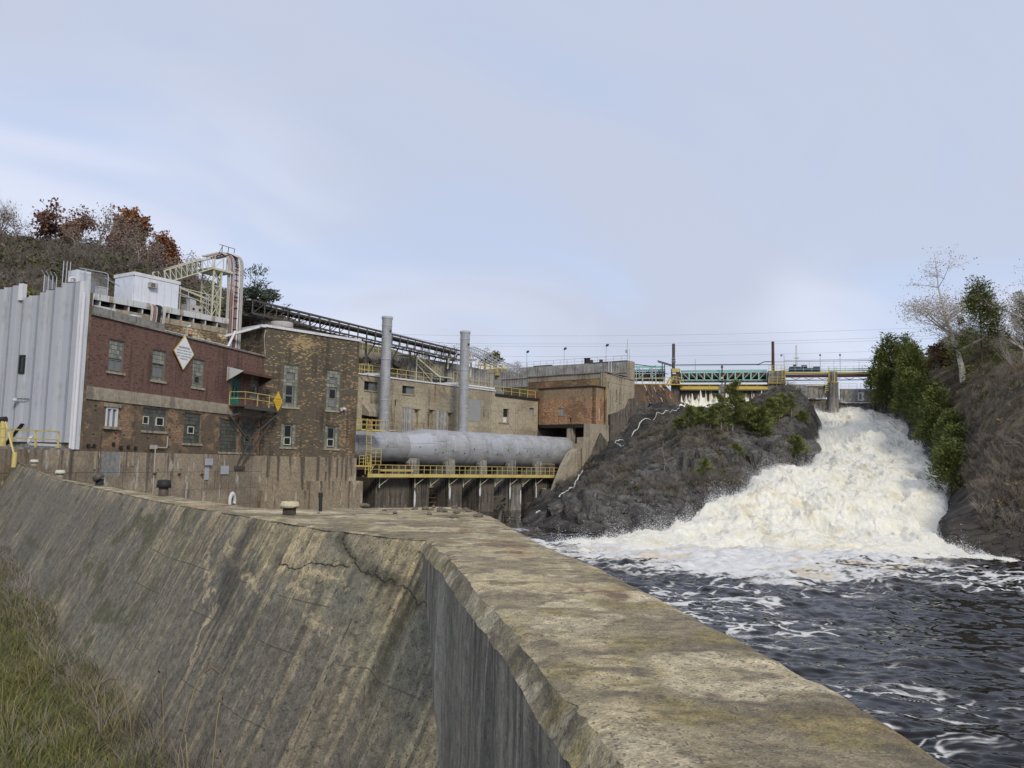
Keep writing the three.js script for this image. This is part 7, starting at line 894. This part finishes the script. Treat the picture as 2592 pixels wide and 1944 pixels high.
{
  const kinds = [pineParts(201, 4, 1.7, .15, 1.5), pineParts(202, 4, 1.55, .2, 1.5), pineParts(203, 6, 1.8, .12, 1.8), pineParts(204, 2.6, 1.5, .1, 1.2)], G = 'young pines on the rock outcrop';
  const S = [[22.4, 104, 3.9, 0, 'bushy young pine at the stream end of the clump'], [21.4, 105, 2.6, 3, 'low bushy pine beside the thin stream'], [24.2, 106, 3, 3], [24.6, 102, 3.3, 1], [26.2, 103, 6.2, 2], [28.1, 105, 8.2, 2, 'tallest pine of the rock clump rising past the yellow gate'], [29.7, 106, 4.8, 0], [30.8, 106, 4.5, 1], [31.3, 104, 4.7, 1], [34.6, 110, 4.6, 0], [37.1, 113, 4, 1], [38, 112, 4.3, 2, 'spindly pine close to the rock knob'], [40.9, 116, 2.4, 3, 'small pine on the rock knob above the rapids'], [35.4, 103, 3.3, 3, 'round bushy pine on the ledge above the rapids'], [31.9, 104, 2.3, 3], [26.5, 97.5, 2.3, 3, 'small cone-shaped pine below the clump on the cliff'], [21.5, 91.5, 2.9, 0, 'broad low pine at the foot of the cliff'], [29.3, 112, 4, 1], [33.2, 108, 3.8, 0], [27.3, 108, 4.4, 1], [25.4, 107, 3.6, 0], [36, 111, 3.4, 1], [32.6, 111, 4, 0], [23.3, 103, 3, 1]];
  const H = [4, 4, 6, 2.6], Rr = rng(91); for (const [x, d, h, k, l] of S) addTree('young_pine', l ?? 'young pine standing in the clump on the rock outcrop', 'tree', x, Math.min(islandY(x, d), islandBase(x, d) + .6) - .1, d, kinds[k], G, Rr() * 6, .88 * h / H[k]);
  const c1 = cedarParts(301, 6, 2.6, 8000), c2 = cedarParts(302, 4.5, 2.3, 6000), c3 = cedarParts(303, 3, 1.6, 4200), GC = 'cedars along the far bank of the rapids';
  const C = [[60.2, 18.4, 131, 1.45, c1, 'tallest cedar at the dam end of the bank row'], [58.4, 16.6, 129, 1.2, c2], [63.8, 19.8, 133, 1.3, c1], [59.9, 17.2, 123, 1.25, c1], [57.6, 14.6, 119, 1.25, c2], [61.4, 18.6, 126, 1.1, c1], [55.4, 12.4, 109, 1.2, c2], [56.3, 13.4, 113, 1.2, c2], [54, 11.3, 105.5, 1.1, c2], [50.6, 9.2, 95, 1.15, c3], [51.2, 9.7, 100, 1.3, c3], [52.4, 10.8, 101.5, 1.2, c2], [47.2, 7.4, 88.5, 1.1, c3], [49, 8.6, 92, 1.25, c3], [41.3, 5, 78, 1.15, c3, 'round bright cedar lowest on the bank, above the dark rock'], [45.2, 6.6, 84, 1.25, c3], [43.4, 5.8, 80.5, 1.0, c3], [58.8, 15.6, 121, 1.1, c2], [53, 10.4, 103, 1.1, c3]];
  for (const [x, y, d, s, p, l] of C) addTree('cedar', l ?? 'dense dark cedar in the row along the far bank of the rapids', 'tree', x, y, d, p, GC, Rr() * 6, s);
  addTree('tall_cedar', 'tall dark cedar standing before the birch on the far bank', 'tree', 57.2, 17.9, 100, cedarParts(305, 11.4, 3.7, 15000), null, 1); addTree('tall_cedar', 'dark cedar half hidden behind the bare trees of the far bank', 'tree', 66.2, 19, 106, cedarParts(306, 10.4, 2.3, 8000), null, 2);
  addTree('autumn_shrub', 'orange-brown shrub under the birch on the far bank', 'shrub', 54.6, 18.6, 105, broadleaf(307, 4.4, .07, { bark: B_.grey, depth: 4, kids: 3, bare: 0, spread: .7, n: 2200, cl: .7, ls: .2, c0: [.07, .04, .015], c1: [.14, .08, .03] }), null, 0);
  const birch = broadleaf(311, 11.5, .26, { bark: B_.birch, depth: 5, kids: 3, bare: 1, spread: 1.0, up: .03, n: 7000, cl: 1.3, ls: .1, c0: [.36, .31, .26], c1: [.5, .45, .41] }); addTree('birch_tree', 'wide white birch with thin dry leaves on the far bank crest', 'tree', 55.4, 17.6, 101, birch, null, 0, 1.4);
  addTree('birch_tree', 'second thin white birch behind the leaning bare trunks', 'tree', 63, 17.6, 100, birch, null, 2.2, 1.25);
  const bt = broadleaf(315, 9, .13, { bark: B_.pale, depth: 5, kids: 2, bare: 2, spread: .5, up: .08 }); addTree('leaning_bare_tree', 'pale bare tree leaning on the far bank slope', 'tree', 53, 13, 87, bt, null, .3, 1.2).rotation.z = -.1; addTree('leaning_bare_tree', 'pale bare tree with forked trunk higher on the far bank', 'tree', 56.6, 15.6, 89, bt, null, 2.6, 1.2);
  const fb = broadleaf(317, 3.4, .07, { bark: B_.pale, depth: 4, kids: 2, bare: 0, spread: .9, up: -.02 }); addTree('fallen_bare_tree', 'dead bare tree sprawled over the rock below the pine clump', 'tree', 17.6, islandY(17.6, 95), 95, fb, null, 1, 1.1).rotation.x = .5; addTree('fallen_bare_tree', 'thin dead tree leaning beside the sprawled one on the rock', 'tree', 12.2, islandY(12.2, 97), 97, fb, null, 3, .8); addTree('fallen_bare_tree', 'bare sapling at the foot of the far bank by the water', 'tree', 43.4, 7.6, 70, fb, null, 4, 1.1);
}
// thin stream over the rock
{
  const path = [[27, 132.6], [24.6, 129.6], [22.2, 127], [19.6, 124.4], [17, 121.6], [15.2, 119.8], [15, 118.4], [15.9, 117]], path2 = [[9.6, 109.8], [8.4, 108.6], [7.2, 107.4], [6.2, 106.2]], path3 = [[4.2, 103.5], [3.6, 102], [3, 100.6]];
  for (const [pp, w0] of [[path, .15], [path2, .26], [path3, .34]]) { const c = new THREE.CatmullRomCurve3(pp.map(([x, d]) => V(x, 0, d))), n = pp.length * 16; const at = (x, z) => { let y = -9; for (const [a, b] of [[0, 0], [.4, 0], [-.4, 0], [0, .4], [0, -.4]]) y = Math.max(y, islandY(x + a, -z + b)); return y; }; structure(mesh('rock_stream', gridGeo(4, n, (u, v) => { const p = c.getPoint(v), k = (u - .5) * 2 * w0 * .55 * Math.max(.08, 2.6 * fbm(v * 22, 1, 3, 1601) - .75); const x = p.x + k, z = p.z + k * .4 + (fbm(v * 12, 4, 2, 1603) - .5) * .5; return [x, at(p.x, p.z) + .12 + .1 * (1 - (2 * u - 1) ** 2) + .1 * fbm(v * 40, u * 3, 2, 1605), z, u, v * 20]; }), mat({ color: rgb(190, 190, 186), roughness: .9 }), scene)); }
}
// grass and weeds at the foot of the wall
{
  const toe = d => -1.03 - (d - 10.45) * .77 - 1.15, spot = (dry) => R => { let x, d; do { d = mix(6.5, 33, Math.pow(R(), 1.7)); x = mix(-24, -2, R()); } while (x > toe(d) + (dry ? .1 : -1.2 + .5 * Math.sin(d)) || x < toe(d) - (dry ? 2.2 : 12) || x < -d * .75 - 1.5); return R3(x, bankY(x, d) - .04, -d); };
  brush('long_grass', 'long green and straw grass at the foot of the wall', 19000, spot(false), grassTuft, mTint, 401, .5, 1.15, [[.11, .135, .028], [.16, .155, .04], [.26, .215, .085], [.09, .115, .024], [.2, .17, .065], [.2, .175, .14]]);
  brush('dry_grass', 'grey dry grass against the sloping wall', 7000, spot(true), grassTuft, mTint, 402, .45, 1.1, [[.23, .2, .175], [.3, .26, .21], [.17, .145, .12]]);
  const wd = [501, 502].map(s => uvMetres(limbs(s, 1.3, .012, { depth: 4, kids: 2, bare: 0, spread: .6, up: .1 }).g)), Rw = rng(55);
  [[-4.9, 12.4], [-4.5, 11.7], [-4.1, 11.2], [-3.8, 10.7], [-5.5, 13.2], [-4.7, 11.2], [-5.2, 12.2], [-3.4, 10.2], [-6.2, 14.2], [-4.3, 10.6]].forEach(([x, d], i) => addTree('dry_weed', 'dry branching grey weed growing against the foot of the sloping wall', 'weed', x, bankY(x, d) - .05, d, [['stems', wd[i % 2], i % 3 ? B_.pale : B_.dark]], 'dry weeds by the wall', Rw() * 6, .8 + Rw() * .5));
  [[-3.2, 9.4, 1.5], [-2.9, 9.0, 1.3], [-3.9, 10.2, 1.7], [-4.6, 11.6, 1.4], [-3.5, 9.6, 1.1], [-5.1, 11.8, 1.2]].forEach(([x, d, h], i) => { const t = thing('foxtail_stalk', 'tall straw-coloured stalk with a drooping seed head by the wall', 'weed', { x, d, r: Rw() * 6 }, 'seed stalks by the wall'), y = bankY(x, d) - .03, pts = [R3(0, y, 0), R3(.05, y + h * .5, .02), R3(.18, y + h * .9, .06), R3(.3, y + h, .1)]; mb().path(pts, .004, 4, 12).build('stem', mStraw, t); const c = [R3(.26, y + h * .98, .09), R3(.34, y + h * 1.01, .11), R3(.43, y + h * .97, .13)]; mb().path(c, .014, 6, 8).build('seed_head', mSeed, t); });
}
// power lines across the valley
{ const R = rng(66); [[40.5, 0], [38.6, 1], [38.0, 2], [35.6, 3], [33.2, 4], [31.6, 5]].forEach(([y, i]) => { const t = thing('power_line', 'thin power line strung across the sky above the dam', 'cable', F0, 'power lines above the dam'), p = []; for (let k = 0; k <= 10; k++) { const u = k / 10, x = mix(-30, 130, u), d = mix(200, 175, u); p.push(V(x, y + 3.2 * u - 7 * u * (1 - u) - 3.5, d)); } mb().path(p, .016, 4, 30).build('strand', P.steel, t); }); }

settle();
scene.traverse(o => { if (o.isMesh) o.castShadow = o.receiveShadow = true; });
renderer.render(scene, camera);
